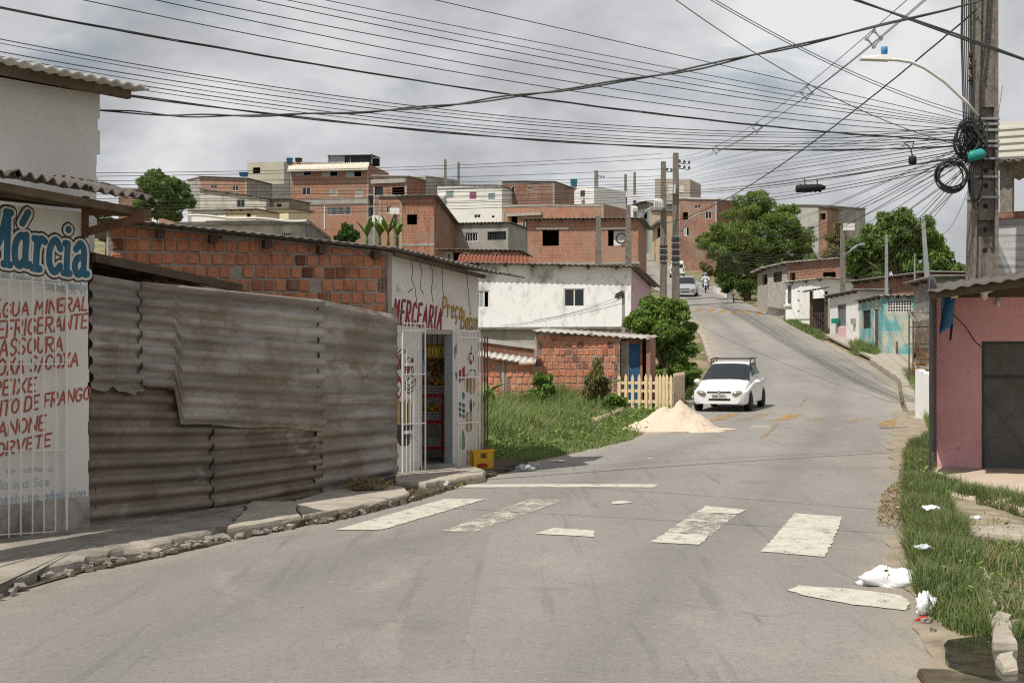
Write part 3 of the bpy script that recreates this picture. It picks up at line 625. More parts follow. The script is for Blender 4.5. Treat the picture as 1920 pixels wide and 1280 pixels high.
# ================================================================ shop at the left edge
def marcia_shop():
    w = Wl((-120, 12.25), (166, 13.55), .1); t = w.thing('painted_shop', 'two storey white shop with blue and red painted lettering at left edge', 'shop')
    u1 = w.L; ztop = w.uz(160, 398)[1]; zl = w.uz(-100, 340)[1]
    mb = MB(); n = 26          # lower wall, right edge slightly chipped
    for k in range(n):
        z0, z1 = -.25+(ztop+.25)*k/n, -.25+(ztop+.25)*(k+1)/n; e = u1+random.uniform(-.012,.008)
        mb.box(-3.6, e, 0, 2.2, z0, z1)
    mb.build('wall', shop_white, t)
    MB().box(-3.6, u1+.004, -.012, .3, -.2, .28).build('plinth', mk('stained_plinth', (.4,.37,.33), .2, 3, .95, .5, 20, [((.13,.11,.09), 2.5, .45, .65, .8, None)]), t)
    # upper storey, set back
    w2 = Wl((-120, 13.4), (187, 14.9), .1); z2 = w2.uz(187, 178)[1]
    a = w2.A; M = Matrix.Translation((w2.A.x, w2.A.y, .1)) @ Matrix.Rotation(w2.ang, 4, 'Z'); inv = (Matrix.Translation((w.A.x, w.A.y, .1)) @ Matrix.Rotation(w.ang, 4, 'Z')).inverted(); R = inv @ M
    mb = MB(); L2 = w2.L
    for k in range(14):
        za, zb = 2.6+(z2-2.6)*k/14, 2.6+(z2-2.6)*(k+1)/14; mb.box(0, L2+random.uniform(-.02,.02)-(13-k)*.004, 0, 3.2, za, zb, R)
    mb.build('wall', mk('upper_white_plaster', (.60,.585,.56), .05, 1.2, .92, .3, 40, [((.4,.37,.33), 1.3, .5, .72, .4, (1,1,.5))]), t)
    mb = MB(); p = [R @ Vector(q) for q in ((-.3,-.45,z2+.10),(L2+.28,-.45,z2+.06),(L2+.28,3.2,z2+.25),(-.3,3.2,z2+.29))]
    mb.corr(*p, 16, .016, 3, 8); mb.build('roof', fibre_light, t, True, solid=.03)
    for k in range(4): MB().beam(R @ Vector((-.2,-.25+k*.9,z2+.03)), R @ Vector((L2+.18,-.25+k*.9,z2+.0)), .07, .09).build('rafter', wood, t)
    # awning of old fibre cement sheets over the pavement
    def loc(px, py, D):
        q = inv @ W(px, py, D); return q
    o0, o1 = loc(-120, 306, 11.4), loc(292, 388, 13.5); i0, i1 = loc(-120, 345, 12.4), loc(196, 375, 14.6); o0, i0 = o0-(o1-o0)*1.0, i0-(i1-i0)*1.0
    for k in range(6):
        a, b = k/6-.006, (k+1)/6+.008; dz = Vector((0,0,.012*k))
        mb = MB(); mb.corr(o0.lerp(o1, a)+dz, o0.lerp(o1, b)+dz, i0.lerp(i1, b)+dz+Vector((0,0,.1)), i0.lerp(i1, a)+dz+Vector((0,0,.1)), 7, .026, 5, 8, .008, k)
        mb.build('awning_sheet', fibre_old, t, True, solid=.012)
    for f in (.12, .5, .88):
        MB().beam(o0.lerp(i0, f)-Vector((0,0,.075)), o1.lerp(i1, f)-Vector((0,0,.075)), .055, .07).build('purlin', wood, t)
    c = Vector((u1-.05, -.02, w.uz(156, 398)[1])); tip = loc(272, 400, 13.4)
    MB().beam(c, tip, .05, .06).build('bracket_arm', rust, t)
    c2 = Vector((u1-.06, -.02, w.uz(156, 436)[1])); MB().beam(c2, tip-Vector((0,0,.03)), .05, .07).build('bracket_strut', rust, t)
    MB().beam(c.lerp(tip, .1), c2.lerp(tip, .35), .015).build('bracket_brace', rust, t)
    MB().beam(c+Vector((0,0,.15)), c2-Vector((0,0,.05)), .05).build('bracket_plate', rust, t)
    # lettering
    q = [(-30,489),(164,518),(168,425),(-24,392)]
    lettering('name_outline', t, w, 'Márcia', q, .073, black_paint, -.0045, .1, SER, .04)
    lettering('name_halo', t, w, 'Márcia', q, .062, shop_white, -.006, .1, SER, .05)
    lettering('name_lettering', t, w, 'Márcia', q, .036, blue_letters, -.008, .1, SER, .1, 'big blue hand painted name with dark outline')
    for txt, a, b, c, d, r in (('em todos os seus Caminho', (2,521), (162,545), (162,531), (2,507), .006), ('Salmo 91 VI', (86,543), (160,553), (160,539), (86,530), .006)):
        lettering('faded_lettering', t, w, txt, [a, b, c, d], r, faint_blue, -.003, .2)
    menu = [('ÁGUA MINERAL', -14, 162, 596, 581, 570, 556), ('REFRIGERANTE', -22, 162, 636, 614, 604, 588), ('VASSOURA', -20, 116, 670, 657, 636, 631), ('COXA S/COXA', -22, 145, 707, 685, 675, 660), ('PEIXE', -15, 65, 743, 733, 715, 708),
            ('PEITO DE FRANGO', -30, 167, 785, 748, 757, 724), ('DANONE', -24, 83, 822, 805, 794, 778), ('SORVETE', -26, 93, 860, 835, 835, 812)]
    for txt, x0, x1, y0, y1, t0, t1 in menu:
        lettering('menu_line', t, w, txt, [(x0,y0),(x1,y1),(x1+3,t1),(x0+3,t0)], .0096, red_letters, -.004, .26, label='red brush painted goods line')
    for txt, x0, x1, y0, y1, t0, t1 in (('so tenho a', 12, 98, 886, 882, 876, 872), ('da sua Soe', -6, 92, 917, 909, 900, 893), ('mente na admission', -8, 160, 945, 930, 928, 914)):
        lettering('faded_lettering', t, w, txt, [(x0,y0),(x1,y1),(x1,t1),(x0,t0)], .007, faint_blue if 'm' in txt else faint_grey, -.003, .22)
    lettering('signature', t, w, 'Salmo', [(110,961),(154,953),(156,934),(112,941)], .008, teal_sign, -.003, .2)
    # iron grille of vertical bars standing off the wall
    g0, g1 = w.uz(-60, 700)[0], w.uz(118, 700)[0]; zt0, zt1 = w.uz(-60, 518)[1], w.uz(120, 534)[1]; zb = w.uz(100, 996)[1]
    gy = -.055; nb = 9
    for k in range(nb):
        a = k/(nb-1); u = g0+(g1-g0)*a
        MB().tube([(u, gy, zb), (u+random.uniform(-.008,.008), gy, (zb+zt0)/2), (u+.0*a, gy, zt0+(zt1-zt0)*a)], .0075 if k < nb-1 else .013, 6).build('grille_bar', white_metal, t)
    for py0, py1 in ((518,534),(683,682),(846,842),(1004,994)):
        MB().beam((g0, gy+.002, w.uz(-60, py0)[1]), (g1, gy+.002, w.uz(118, py1)[1]), .02, .008).build('grille_rail', white_metal, t)
marcia_shop()

# ================================================================ corrugated fence
def sheet_mat(name, c, d):
    n = NT(name); a = n.mix(n.ramp(n.noise(1.3, 7, .68, stretch=(.35,.35,2.8)), .36, .64), mul(c, .6), mul(c, 1.4))
    a = n.mix(n.ramp(n.noise(1.1, 7, .72), .48, .60, 0, .8), a, d); a = n.mix(n.ramp(n.noise(4, 6, .7), .62, .74, 0, .5), a, (.13,.07,.04)); a = n.mix(n.ramp(n.noise(2.6, 5, .7, stretch=(1,1,.12)), .6, .76, 0, .4), a, mul(c, .4)); a = n.mix(n.ramp(n.noise(1.9, 5, .6), .62, .7, 0, .6), a, (.34,.33,.31)); a = n.mix(n.ramp(n.noise(60, 3, .7), .62, .74, 0, .6), a, mul(c, 2.0))
    a = n.mix(n.ramp(n.noise(5, 5, .7, stretch=(.4,.4,3)), .55, .75, 0, .5), a, (.06,.05,.045)); n.color(a); n.rough(.62, .25, .4); n.bump(n.noise(30, 4), .3, .01); return n.m
zinc = sheet_mat('weathered_zinc', (.285,.262,.232), (.2,.15,.11)); zinc_d = sheet_mat('dirty_zinc', (.205,.17,.135), (.14,.098,.068))
def fence():
    t = thing('corrugated_fence', 'rusty corrugated metal fence between the painted shop and the grocery', 'fence', W(165, 660, 13.5)*1); t.location.z = 0; o = t.location
    A = Wl((163, 13.62), (600, 16.75)); B = Wl((588, 16.66), (744, 18.95))
    def sheet(wl, quad, y, n, mat, nu=18, seed=0, edge=None, wob=.006, tilt=0, amp=.025):
        q = [wl.uz(*p) for p in quad]   # TL TR BR BL
        P = [wl.world(u, y+(tilt if i > 1 else 0), z)-o for i, (u, z) in enumerate(q)]
        mb = MB(); mb.corr(P[3], P[0], P[1], P[2], n, amp, nu, 8, wob, seed, 'trap', edge); return mb.build('sheet', mat, t, True, solid=.004)
    torn = lambda a, b: b
    sheet(A, [(163,722),(404,735),(404,962),(161,991)], .0, 8.4, zinc_d, 16, 1, wob=.004)
    sheet(A, [(396,738),(600,745),(600,924),(396,964)], -.02, 8.4, zinc_d, 14, 2, wob=.004)
    # upper sheets; the left one torn along its lower edge
    qa = [A.uz(*p) for p in ((168,514),(262,531),(262,727),(168,737))]
    def tornsheet(quad, depth, n, seed, fn, y, mat):
        P = [A.world(u, y, z)-o for u, z in [A.uz(*p) for p in quad]]; mb = MB()
        nor = (P[1]-P[0]).cross(P[3]-P[0]).normalized(); nn = int(n*8); nv = 26; vs = []
        for j in range(nv+1):
            b = j/nv; m = fn(b)
            for i in range(nn+1):
                a = m*i/nn; p = (P[0]*(1-a)+P[3]*a)*(1-b)+(P[1]*(1-a)+P[2]*a)*b
                wv = max(-1, min(1, 1.9*math.sin(2*math.pi*n*a)))
                vs.append(p+nor*(-.025*wv-.006*math.sin(7*b+4*a+seed)-(.03*max(0, a-.8)*5)))
        mb.add(vs, [(j*(nn+1)+i, j*(nn+1)+i+1, (j+1)*(nn+1)+i+1, (j+1)*(nn+1)+i) for j in range(nv) for i in range(nn)])
        mb.build('sheet', mat, t, True, solid=.004)
    tornsheet([(166,514),(264,531),(264,742),(166,742)], .0, 7.4, 3, lambda b: .965+.025*math.sin(9*b)+(.02 if .45 < b < .8 else -.03), -.035, zinc)
    def cut(b): return .735+.015*math.sin(20*b) if b < .16 else (.735+(b-.16)*8 if b < .19 else 1.0+.008*math.sin(15*b))
    tornsheet([(256,528),(600,563),(600,806),(256,792)], .0, 8.8, 5, cut, -.055, zinc)
    sheet(B, [(588,560),(736,590),(738,748),(588,752)], -.05, 6.2, zinc, 10, 7, wob=.008)
    sheet(B, [(588,744),(738,744),(742,897),(586,928)], -.02, 6, zinc, 10, 8, wob=.006)
    for wl, u in ((A, .15), (A, 2.0), (A, 3.7), (B, 1.4), (B, 2.5)):
        MB().beam(wl.world(u, .07, -.05)-o, wl.world(u, .07, 2.35)-o, .07).build('post', wood, t)
fence()

# ================================================================ wooden lean-to behind the fence
def lean_to():
    base = W(176, 660, 14.3); base.z = 0
    t = thing('lean_to_shed', 'dark wooden lean-to roof rising just behind the corrugated fence', 'shed', base)
    a, b = W(176, 477, 14.25)-base, W(452, 536, 16.9)-base; back = Vector((-1.25, 1.5, .22))
    for k in range(6):
        f0, f1 = k/6, (k+1)/6-.012
        mb = MB(); p = [a.lerp(b, f0), a.lerp(b, f1), a.lerp(b, f1)+back, a.lerp(b, f0)+back]
        mb.hexa(p+[q+Vector((0,0,.02)) for q in p]); mb.build('roof_board', wood, t)
    MB().beam(a+Vector((0,0,-.03)), b+Vector((0,0,-.03)), .05, .09).build('fascia', wood, t)
    MB().beam(a+back*.5-Vector((0,0,.06)), b+back*.5-Vector((0,0,.06)), .07, .08).build('rafter', wood, t)
    MB().beam(a+back*.95-Vector((0,0,.06)), b+back*.95-Vector((0,0,.06)), .07, .08).build('rafter', wood, t)
    for f in (.02, .5, .97):
        p = a.lerp(b, f)+back*.12; MB().beam(Vector((p.x,p.y,-.05)), p, .08).build('post', wood, t)
        p = a.lerp(b, f)+back*.92; MB().beam(Vector((p.x,p.y,-.05)), p, .08).build('post', wood, t)
    mb = MB(); p = [a+back*.98, b+back*.98]; mb.hexa([Vector((p[0].x,p[0].y,0)), Vector((p[1].x,p[1].y,0)), Vector((p[1].x,p[1].y+.06,0)), Vector((p[0].x,p[0].y+.06,0)), p[0], p[1], p[1]+Vector((0,.06,0)), p[0]+Vector((0,.06,0))])
    mb.build('back_wall', wood, t)
lean_to()

# ================================================================ brick pieces shared by all near brick walls
def brick_meshes(bw, bh, n=4):
    out = []
    for k in range(n):
        rr = random.Random(k+int(bw*1000)); j = lambda s=.006: rr.uniform(-s, s); c = .012
        fr = [(-bw/2+c+j(), -.018+j(.004), -bh/2+c+j()), (bw/2-c+j(), -.018+j(.004), -bh/2+c+j()), (bw/2-c+j(), -.018+j(.004), bh/2-c+j()), (-bw/2+c+j(), -.018+j(.004), bh/2-c+j())]
        md = [(-bw/2+j(.003), -.006, -bh/2+j(.003)), (bw/2+j(.003), -.006, -bh/2+j(.003)), (bw/2+j(.003), -.006, bh/2+j(.003)), (-bw/2+j(.003), -.006, bh/2+j(.003))]
        bk = [(x, .03, z) for x, y, z in md]
        me = bpy.data.meshes.new('brick'); me.from_pydata(fr+md+bk, [], [(0,1,2,3)]+[(4+i,4+(i+1)%4,(i+1)%4,i) for i in range(4)]+[(8+i,8+(i+1)%4,4+(i+1)%4,4+i) for i in range(4)]); me.update()
        me.materials.append(clay_m); out.append(me)
    return out
def hollow_mesh(bw, bh):
    """end of a hollow brick: rim with two columns of three dark cells set back"""
    mb = MB(); x = [-bw/2, -bw*.06, bw*.06, bw/2]; r = bw*.1
    zs = np.linspace(-bh/2, bh/2, 4)
    mb.box(-bw/2, bw/2, .012, .03, -bh/2, bh/2)
    for xx in (-bw/2, -r/2, bw/2-r): mb.box(xx, xx+r, -.014, .012, -bh/2, bh/2)
    for z in zs: mb.box(-bw/2+.001, bw/2-.001, -.013, .0125, z-r*.35, z+r*.35)
    me = bpy.data.meshes.new('hollow_brick'); me.from_pydata(mb.v, [], mb.f); me.update(); me.materials.append(clay_m); return me
def lay_bricks(parent, u0, u1, zlo, ztop, bw, bh, gap, holes=(), drop=0.0, seed=1, y=0.0, shift=None, hollow=(), zmin=None, skew=0.0):
    """rows of brick children on the plane y; zlo,ztop functions of u"""
    rr = random.Random(seed); ms = brick_meshes(bw, bh); hm = hollow_mesh(bw*.8, bh) if hollow else None
    z = zmin; row = 0; cnt = 0
    while True:
        if z > max(ztop(u0), ztop(u1))+bh: break
        off = rr.uniform(0, 1)*(bw+gap) if shift is None else (shift*(bw+gap) if row % 2 else 0)
        u = u0-off
        while u < u1-.02:
            a, b = max(u, u0), min(u+bw, u1); c = (a+b)/2
            if b-a > bw*.25:
                zz = z+skew*(c-u0); lo, hi = max(zz, zlo(c)), min(zz+bh, ztop(c)-.005)
                if hi-lo > bh*.25 and not any(h[0] < c < h[1] and h[2] < (lo+hi)/2 < h[3] for h in holes) and rr.random() >= drop:
                    hol = any(abs(c-h) < bw*.55 for h in hollow)
                    o = inst('hollow_brick' if hol else 'brick', hm if hol else rr.choice(ms), parent, (c+rr.uniform(-.004,.004), y+rr.uniform(-.008,.006), (lo+hi)/2+rr.uniform(-.006,.006)), (rr.uniform(-.03,.03), rr.uniform(-.03,.03), rr.uniform(-.03,.03)), ((b-a)/bw*rr.uniform(.88,1.03), 1, (hi-lo)/bh*rr.uniform(.86,1.02)))
                    cnt += 1
            u += bw+gap
        z += bh+gap; row += 1
    return cnt

# ================================================================ grocery
def grocery():
    w = Wl((735, 19.3), (897, 21.0), .05)
    t = w.thing('grocery_store', 'small white grocery with painted red and yellow sign and brick side wall', 'shop')
    inv = (Matrix.Translation((w.A.x, w.A.y, w.z0)) @ Matrix.Rotation(w.ang, 4, 'Z')).inverted()
    L = w.L; zt0 = w.uz(735, 474)[1]; zt1 = w.uz(897, 514)[1]
    d0, d1, dz0, dz1 = w.rect(789, 618, 848, 872)
    dz0 = w.uz(815, 872)[1]; dz1 = w.uz(815, 618)[1]
    # front wall with the door opening
    def top(u): return zt0+(zt1-zt0)*u/L
    mb = MB(); th = .13
    def piece(a, b, z0, f): mb.hexa([(a,0,z0),(b,0,z0),(b,th,z0),(a,th,z0),(a,0,f(a)),(b,0,f(b)),(b,th,f(b)),(a,th,f(a))])
    piece(0, d0, -.3, top); piece(d0, d1, dz1, top); piece(d1, L, -.3, top)
    mb.build('wall', shop_white, t)
    MB().box(d1-.012, d1-.001, -.012, th, dz0, dz1-.005).build('door_jamb', mk('pale_blue_jamb', (.33,.37,.38), .08, 3, .8, .1, 30), t)
    MB().box(d0-.02, d1+.02, -.03, th+.1, -.3, dz0).build('threshold', pave_m, t)
    MB().box(d0, d1, .01, .12, dz1-.06, dz1-.002).build('lintel', pave_l, t)
    # side wall: mortar body and single bricks
    s = Wl((203, 17.7), (737, 19.38), .05); R = inv @ (Matrix.Translation((s.A.x, s.A.y, s.z0)) @ Matrix.Rotation(s.ang, 4, 'Z'))
    side = bpy.data.objects.new('side_wall', None)
    q0, q1 = s.uz(203, 418)[1], s.uz(737, 472)[1]; LS = s.L
    stp = lambda u: q0+(q1-q0)*u/LS
    mb = MB(); mb.hexa([(0,0,-.3),(LS,0,-.3),(LS,.12,-.3),(0,.12,-.3),(0,0,q0),(LS,0,q1),(LS,.12,q1),(0,.12,q0)])
    mb.v = [tuple(R @ Vector(p)) for p in mb.v]
    side = mb.build('side_wall', mortar_m, t)
    holder = bpy.data.objects.new('brickwork', None)
    M = R
    # bricks are children of the side wall, laid in its own plane
    n0 = set(bpy.data.objects)
    lay_bricks(side, .02, LS-.02, lambda u: 1.05, lambda u: stp(u)-.02, .142, .152, .017, seed=5, zmin=1.1, skew=.02, drop=.02, hollow=(LS-.09,),
               holes=[(1.53,1.66,2.72,2.86),(2.62,2.78,2.55,2.72)])
    for ob in bpy.data.objects:
        if ob not in n0 and ob.parent is side:
            ob.matrix_local = M @ ob.matrix_basis
    # roof of thin corrugated sheets, with rafters poking from the brick wall
    def loc(px, py, D): return inv @ W(px, py, D)
    pA, pB, pC = loc(196, 410, 17.5), loc(736, 466, 19.15), loc(914, 514, 20.85)
    out = Vector((0, -.3, 0)); pD = Vector((L-.07, .13, pC.z+.3)) + Matrix.Rotation(-w.ang, 4, 'Z') @ Vector((-.05, 3.6, 0)); pE = Vector((pA.x+1.2, pA.y+3.6, pA.z+.15))
    mid = lambda a, b, f: a.lerp(b, f)
    mb = MB(); mb.corr(pB+Vector((-.05,-.10,.01)), pC+Vector((.05,-.25,0)), pD, mid(pB, pE, .35)+Vector((1.2,2.6,.1)), 22, .014, 6, 8); mb.build('roof_sheet', fibre, t, True, solid=.014)
    mb = MB(); mb.corr(pA+Vector((-.05,-.12,.0)), pB+Vector((.0,-.12,.0)), mid(pB, pE, .35)+Vector((1.2,2.6,.1)), pE, 30, .008, 3, 6); mb.build('roof_sheet', fibre, t, True, solid=.016)
    mb = MB(); mb.corr(loc(880, 503, 20.9), loc(960, 515, 21.6), loc(985, 520, 22.6), loc(900, 506, 22.4), 8, .013, 3, 8); mb.build('roof_sheet', fibre, t, True, solid=.012)
    MB().beam(loc(739, 476, 19.1), loc(908, 519, 20.75), .06, .05).build('eave_beam', wood, t)
    for px in (298, 396, 497, 598, 700):
        u, z = s.uz(px, 440); z = stp(u)-.06
        mb = MB(); mb.box(u-.045, u+.045, -.16, .05, z-.07, z+.035); mb.v = [tuple(R @ Vector(p)) for p in mb.v]; mb.build('rafter_end', wood, t)
    mb = MB(); P = [s.uz(*p) for p in ((186,474),(254,480),(254,474),(186,470))]
    # enclosing walls and floor so that the room is dim
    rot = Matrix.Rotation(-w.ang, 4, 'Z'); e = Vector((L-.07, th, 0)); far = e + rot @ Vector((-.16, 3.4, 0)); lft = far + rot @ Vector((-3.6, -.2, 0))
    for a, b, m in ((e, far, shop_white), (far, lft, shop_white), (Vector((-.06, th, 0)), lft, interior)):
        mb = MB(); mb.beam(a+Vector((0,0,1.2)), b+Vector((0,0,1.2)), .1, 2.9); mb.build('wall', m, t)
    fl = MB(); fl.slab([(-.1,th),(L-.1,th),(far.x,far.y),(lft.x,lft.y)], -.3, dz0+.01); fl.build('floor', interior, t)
    # lettering
    q = [(737,606),(826,616),(830,578),(741,560)]
    lettering('sign_outline', t, w, 'MERCEARIA', q, .0205, black_paint, -.004, .5, thick=.07)
    lettering('sign_lettering', t, w, 'MERCEARIA', q, .0125, crimson, -.006, .5, thick=.16, label='crimson painted shop sign letters with black outline')
    for txt, q in (('Preço', [(829,591),(866,601),(868,560),(831,557)]), ('Baixo', [(864,615),(894,620),(896,583),(866,583)])):
        lettering('sign_outline', t, w, txt, q, .0165, black_paint, -.004, .3, thick=.08)
        lettering('sign_lettering', t, w, txt, q, .0098, ochre, -.006, .3, thick=.14, label='yellow painted sign word with black outline')
    # hairline cracks and small lamp
    for px, pts in enumerate(([(768,484),(774,505),(772,525),(778,540),(781,566)], [(787,490),(791,510),(788,540),(794,552)], [(809,494),(812,515),(809,540),(812,568)], [(830,500),(829,530),(831,556)], [(875,511),(877,540),(882,590)], [(774,541),(765,548)])):
        P = [w.uz(x, y) for x, y in pts]; Q = []
        for (a, b), (c, d) in zip(P, P[1:]): Q += [(a+(c-a)*k/4+random.uniform(-.012,.012), -.001, b+(d-b)*k/4) for k in range(4)]
        MB().tube(Q+[(P[-1][0], -.001, P[-1][1])], .007, 5, True, (1,.3)).build('crack', black_paint, t)
    u, z = w.uz(747, 540); MB().lathe([(.0,0),(.03,0),(.045,.03),(.03,.07),(0,.08)], 10, Matrix.Translation((u,0,z)) @ Matrix.Rotation(math.pi/2, 4, 'X')).build('wall_lamp', plaster, t)
    # painted pictures: filled outlines
    def blob(name, pts, mat, off=-.004, smooth=True):
        P = [w.uz(725+x*.28125, 540+y*.28125) for x, y in pts]
        if smooth: P = chaikin(P+[P[0]], 2)[:-1]
        area = sum(a[0]*b[1]-b[0]*a[1] for a, b in zip(P, P[1:]+P[:1]))
        if area < 0: P = P[::-1]
        MB().prism(P, off, -.0005).build(name, mat, t)
    def line(pts, r=.008, mat=black_paint, off=-.005):
        P = [w.uz(725+x*.28125, 540+y*.28125) for x, y in pts]; MB().tube([(u, off, z) for u, z in P], r, 6, True, (1,.3)).build('painted_line', mat, t)
    dull_red = mk('dull_red_paint', (.30,.06,.075), .2, 9, .85, 0); dull_y = mk('dull_yellow_paint', (.42,.32,.16), .2, 9, .85, 0); dull_g = mk('dull_green_paint', (.16,.24,.14), .2, 9, .85, 0); dull_t = mk('dull_teal_paint', (.1,.19,.22), .2, 9, .85, 0); dull_k = mk('dull_charcoal_paint', (.07,.075,.08), .2, 9, .85, 0)
    rd = lambda cx, cy, rx, ry, n=14: [(cx+rx*math.cos(6.283*k/n), cy+ry*math.sin(6.283*k/n)) for k in range(n)]
    blob('painted_picture', [(46,470),(88,450),(92,530),(46,545)], dull_red); line([(46,465),(98,405),(132,420),(128,500),(92,535),(46,545),(46,465),(92,445),(132,420)]); line([(92,445),(92,535)])
    blob('painted_picture', [(122,575),(120,520),(150,500),(155,470),(180,462),(185,500),(160,560)], dull_red); line(rd(152,520,30,58)[:12], .006)
    blob('painted_picture', rd(75,660,29,80), dull_red); blob('painted_spot', rd(80,670,12,48), plaster, -.006)
    line([(122,630),(165,580),(190,605),(185,670),(150,705),(122,675),(122,630),(150,650),(190,605)]); line([(150,650),(150,705)]); line([(122,655),(150,680),(188,640)])
    for x in (78, 102, 125, 150): blob('painted_loaf', [(x-11,905),(x-11,770),(x,738),(x+12,770),(x+12,905)], dull_y); line([(x-11,900),(x-11,770),(x,740),(x+12,770),(x+12,900)], .005)
    blob('painted_basket', [(60,910),(172,905),(160,1030),(135,1052),(90,1050),(72,1020)], dull_k, smooth=False)
    line([(30,860),(45,800),(60,900)]); line([(22,850),(55,890)]); line([(38,790),(50,895)])
    blob('painted_picture', rd(560,468,19,37), dull_red); line(rd(560,468,19,37)+[(579,468)], .005); line([(560,430),(570,372)], .008, dull_t); blob('painted_spot', rd(563,462,9,20), plaster, -.006)
    blob('painted_picture', [(458,570),(527,515),(522,590),(480,622)], dull_red, smooth=False); line([(458,565),(470,610),(495,622),(525,590)], .013, dull_t)
    for k, (x, y) in enumerate(((530,635),(545,645),(560,652),(577,650))): blob('painted_banana', [(x-8,y-55),(x+10,y-60),(x+16,y),(x+4,y+58),(x-10,y+30)], dull_y); line([(x-8,y-50),(x-10,y+30),(x+4,y+58)], .005)
    line([(540,572),(560,545),(592,550),(590,580)]); line([(455,470),(452,400),(465,378),(478,385)], .007, dull_k); blob('painted_picture', [(455,440),(453,395),(466,380),(472,400),(466,440)], dull_y)
    for k in range(9): blob('painted_grape', rd(482+16*(k%3), 770+36*(k//3)+(k%3)*6, 9, 15, 8), dull_k if k % 2 else dull_t)
    blob('painted_leaf', rd(510,715,11,25,10), dull_t)
    blob('painted_picture', rd(547,890,24,68), dull_y); line(rd(547,890,24,68)+[(571,890)], .005)
    for a in (-18,-8,2,12,22): line([(562,825),(562+a,735+abs(a)*1.2)], .009, dull_k)
    blob('painted_picture', [(492,1075),(492,985),(506,930),(520,985),(522,1075)], dull_g)
    # gates of white bars
    def gate(name, u0, u1, py0, py1, y, n, mat, px):
        zt, zb = w.uz(px, py0)[1], w.uz(px, py1)[1]
        for k in range(n):
            u = u0+(u1-u0)*k/(n-1); MB().cyl((u, y, zb), (u, y, zt), .012 if k in (0, n-1) else .006, 6).build('gate_bar', mat, t)
        for z in (zb+.02, zb+(zt-zb)*.33, zb+(zt-zb)*.66, zt-.1, zt): MB().beam((u0, y, z), (u1, y, z), .012, .018).build('gate_rail', mat, t)
    gate('gate', w.uz(744,700)[0], w.uz(785,700)[0]+.02, 606, 886, -.10, 7, white_metal, 765)
    gate('gate', d1+.07, L-.04, 620, 876, -.05, 7, white_metal, 872)
    lk = w.uz(750, 683); MB().box(lk[0]-.03, lk[0]+.14, -.14, -.09, lk[1]-.02, lk[1]+.02).build('gate_bolt', white_metal, t)
    lk = w.uz(750, 810); MB().box(lk[0]-.03, lk[0]+.14, -.14, -.09, lk[1]-.02, lk[1]+.02).build('gate_bolt', white_metal, t)
    # things inside the shop, facing the door
    def P(px, py, D): return W(px, py, D)
    DR = 21.1; zf = w.z0+dz0+.01
    zz = [P(812, y, DR).z for y in (738, 787, 836)]
    b0 = P(786, 700, DR); rk = thing('display_rack', 'red fruit rack standing inside the grocery door', 'rack', (b0.x, DR, zf))
    for z in zz: MB().box(0, .42, 0, .42, z-zf-.05, z-zf).build('shelf', red_paint, rk)
    for x in (-.02, .42): MB().box(x, x+.02, 0, .42, 0, zz[0]-zf+.1).build('side_panel', red_paint, rk)
    MB().box(.33, .425, -.04, -.005, zz[2]-zf-.1, zz[0]-zf-.05).build('hanging_cloth', red_paint, rk)
    cr_m = mk('pale_crate_plastic', (.36,.36,.35), .1, 6, .6, 0); fr_m = mk('yellow_fruit_skin', (.62,.34,.06), .35, 9, .5, 0); bn_m = mk('banana_skin', (.62,.44,.07), .3, 12, .6, 0, rand=.5); dk_m = mk('brown_onion_skin', (.36,.2,.09), .35, 9, .8, 0)
    fm = bpy.data.meshes.new('fruit'); b = MB().lathe([(.0,-.04),(.028,-.03),(.042,0),(.028,.03),(0,.04)], 8); fm.from_pydata(b.v, [], b.f); fm.polygons.foreach_set('use_smooth', [True]*len(fm.polygons)); fm.materials.append(fr_m)
    for k, lb in enumerate(('pale crate heaped with yellow fruit on the top shelf', 'pale crate of yellow fruit on the middle shelf', 'nearly empty pale crate on the lowest shelf')):
        c = thing('fruit_crate', lb, 'crate', (b0.x+.015, DR+.01, zz[k]), 0, 'fruit crates in the grocery')
        mb = MB()
        for z in (0, .045, .09): mb.box(0, .39, 0, .02, z, z+.032); mb.box(0, .39, .36, .38, z, z+.032); mb.box(0, .02, .02, .36, z, z+.032); mb.box(.37, .39, .02, .36, z, z+.032)
        mb.build('crate_wall', cr_m, c)
        for x in (0, .12, .25, .37): MB().box(x, x+.02, -.006, .0, 0, .125).build('crate_rib', cr_m, c)
        MB().box(.01, .38, .01, .37, 0, .012).build('crate_base', cr_m, c)
        if k < 2:
            for q in range(30): inst('fruit', fm, c, (random.uniform(.05,.34), random.uniform(.04,.33), .1+.06*random.random()+(.05 if q > 16 else 0)), (random.random()*3, random.random()*3, 0), (1, 1, 1))
    b1 = P(786, 706, DR+.1); sk = thing('onion_net', 'brown heap of onions hanging in a net below the bananas', 'sack', (b1.x, DR+.12, b1.z), 0)
    mb = MB()
    for q in range(70): mb.lathe([(.0,-.035),(.03,-.02),(.04,0),(.03,.025),(0,.035)], 6, Matrix.Translation((random.uniform(0,.42), random.uniform(0,.15), random.uniform(0,.27))))
    o = mb.build('onions', dk_m, sk, True); o['kind'] = 'stuff'
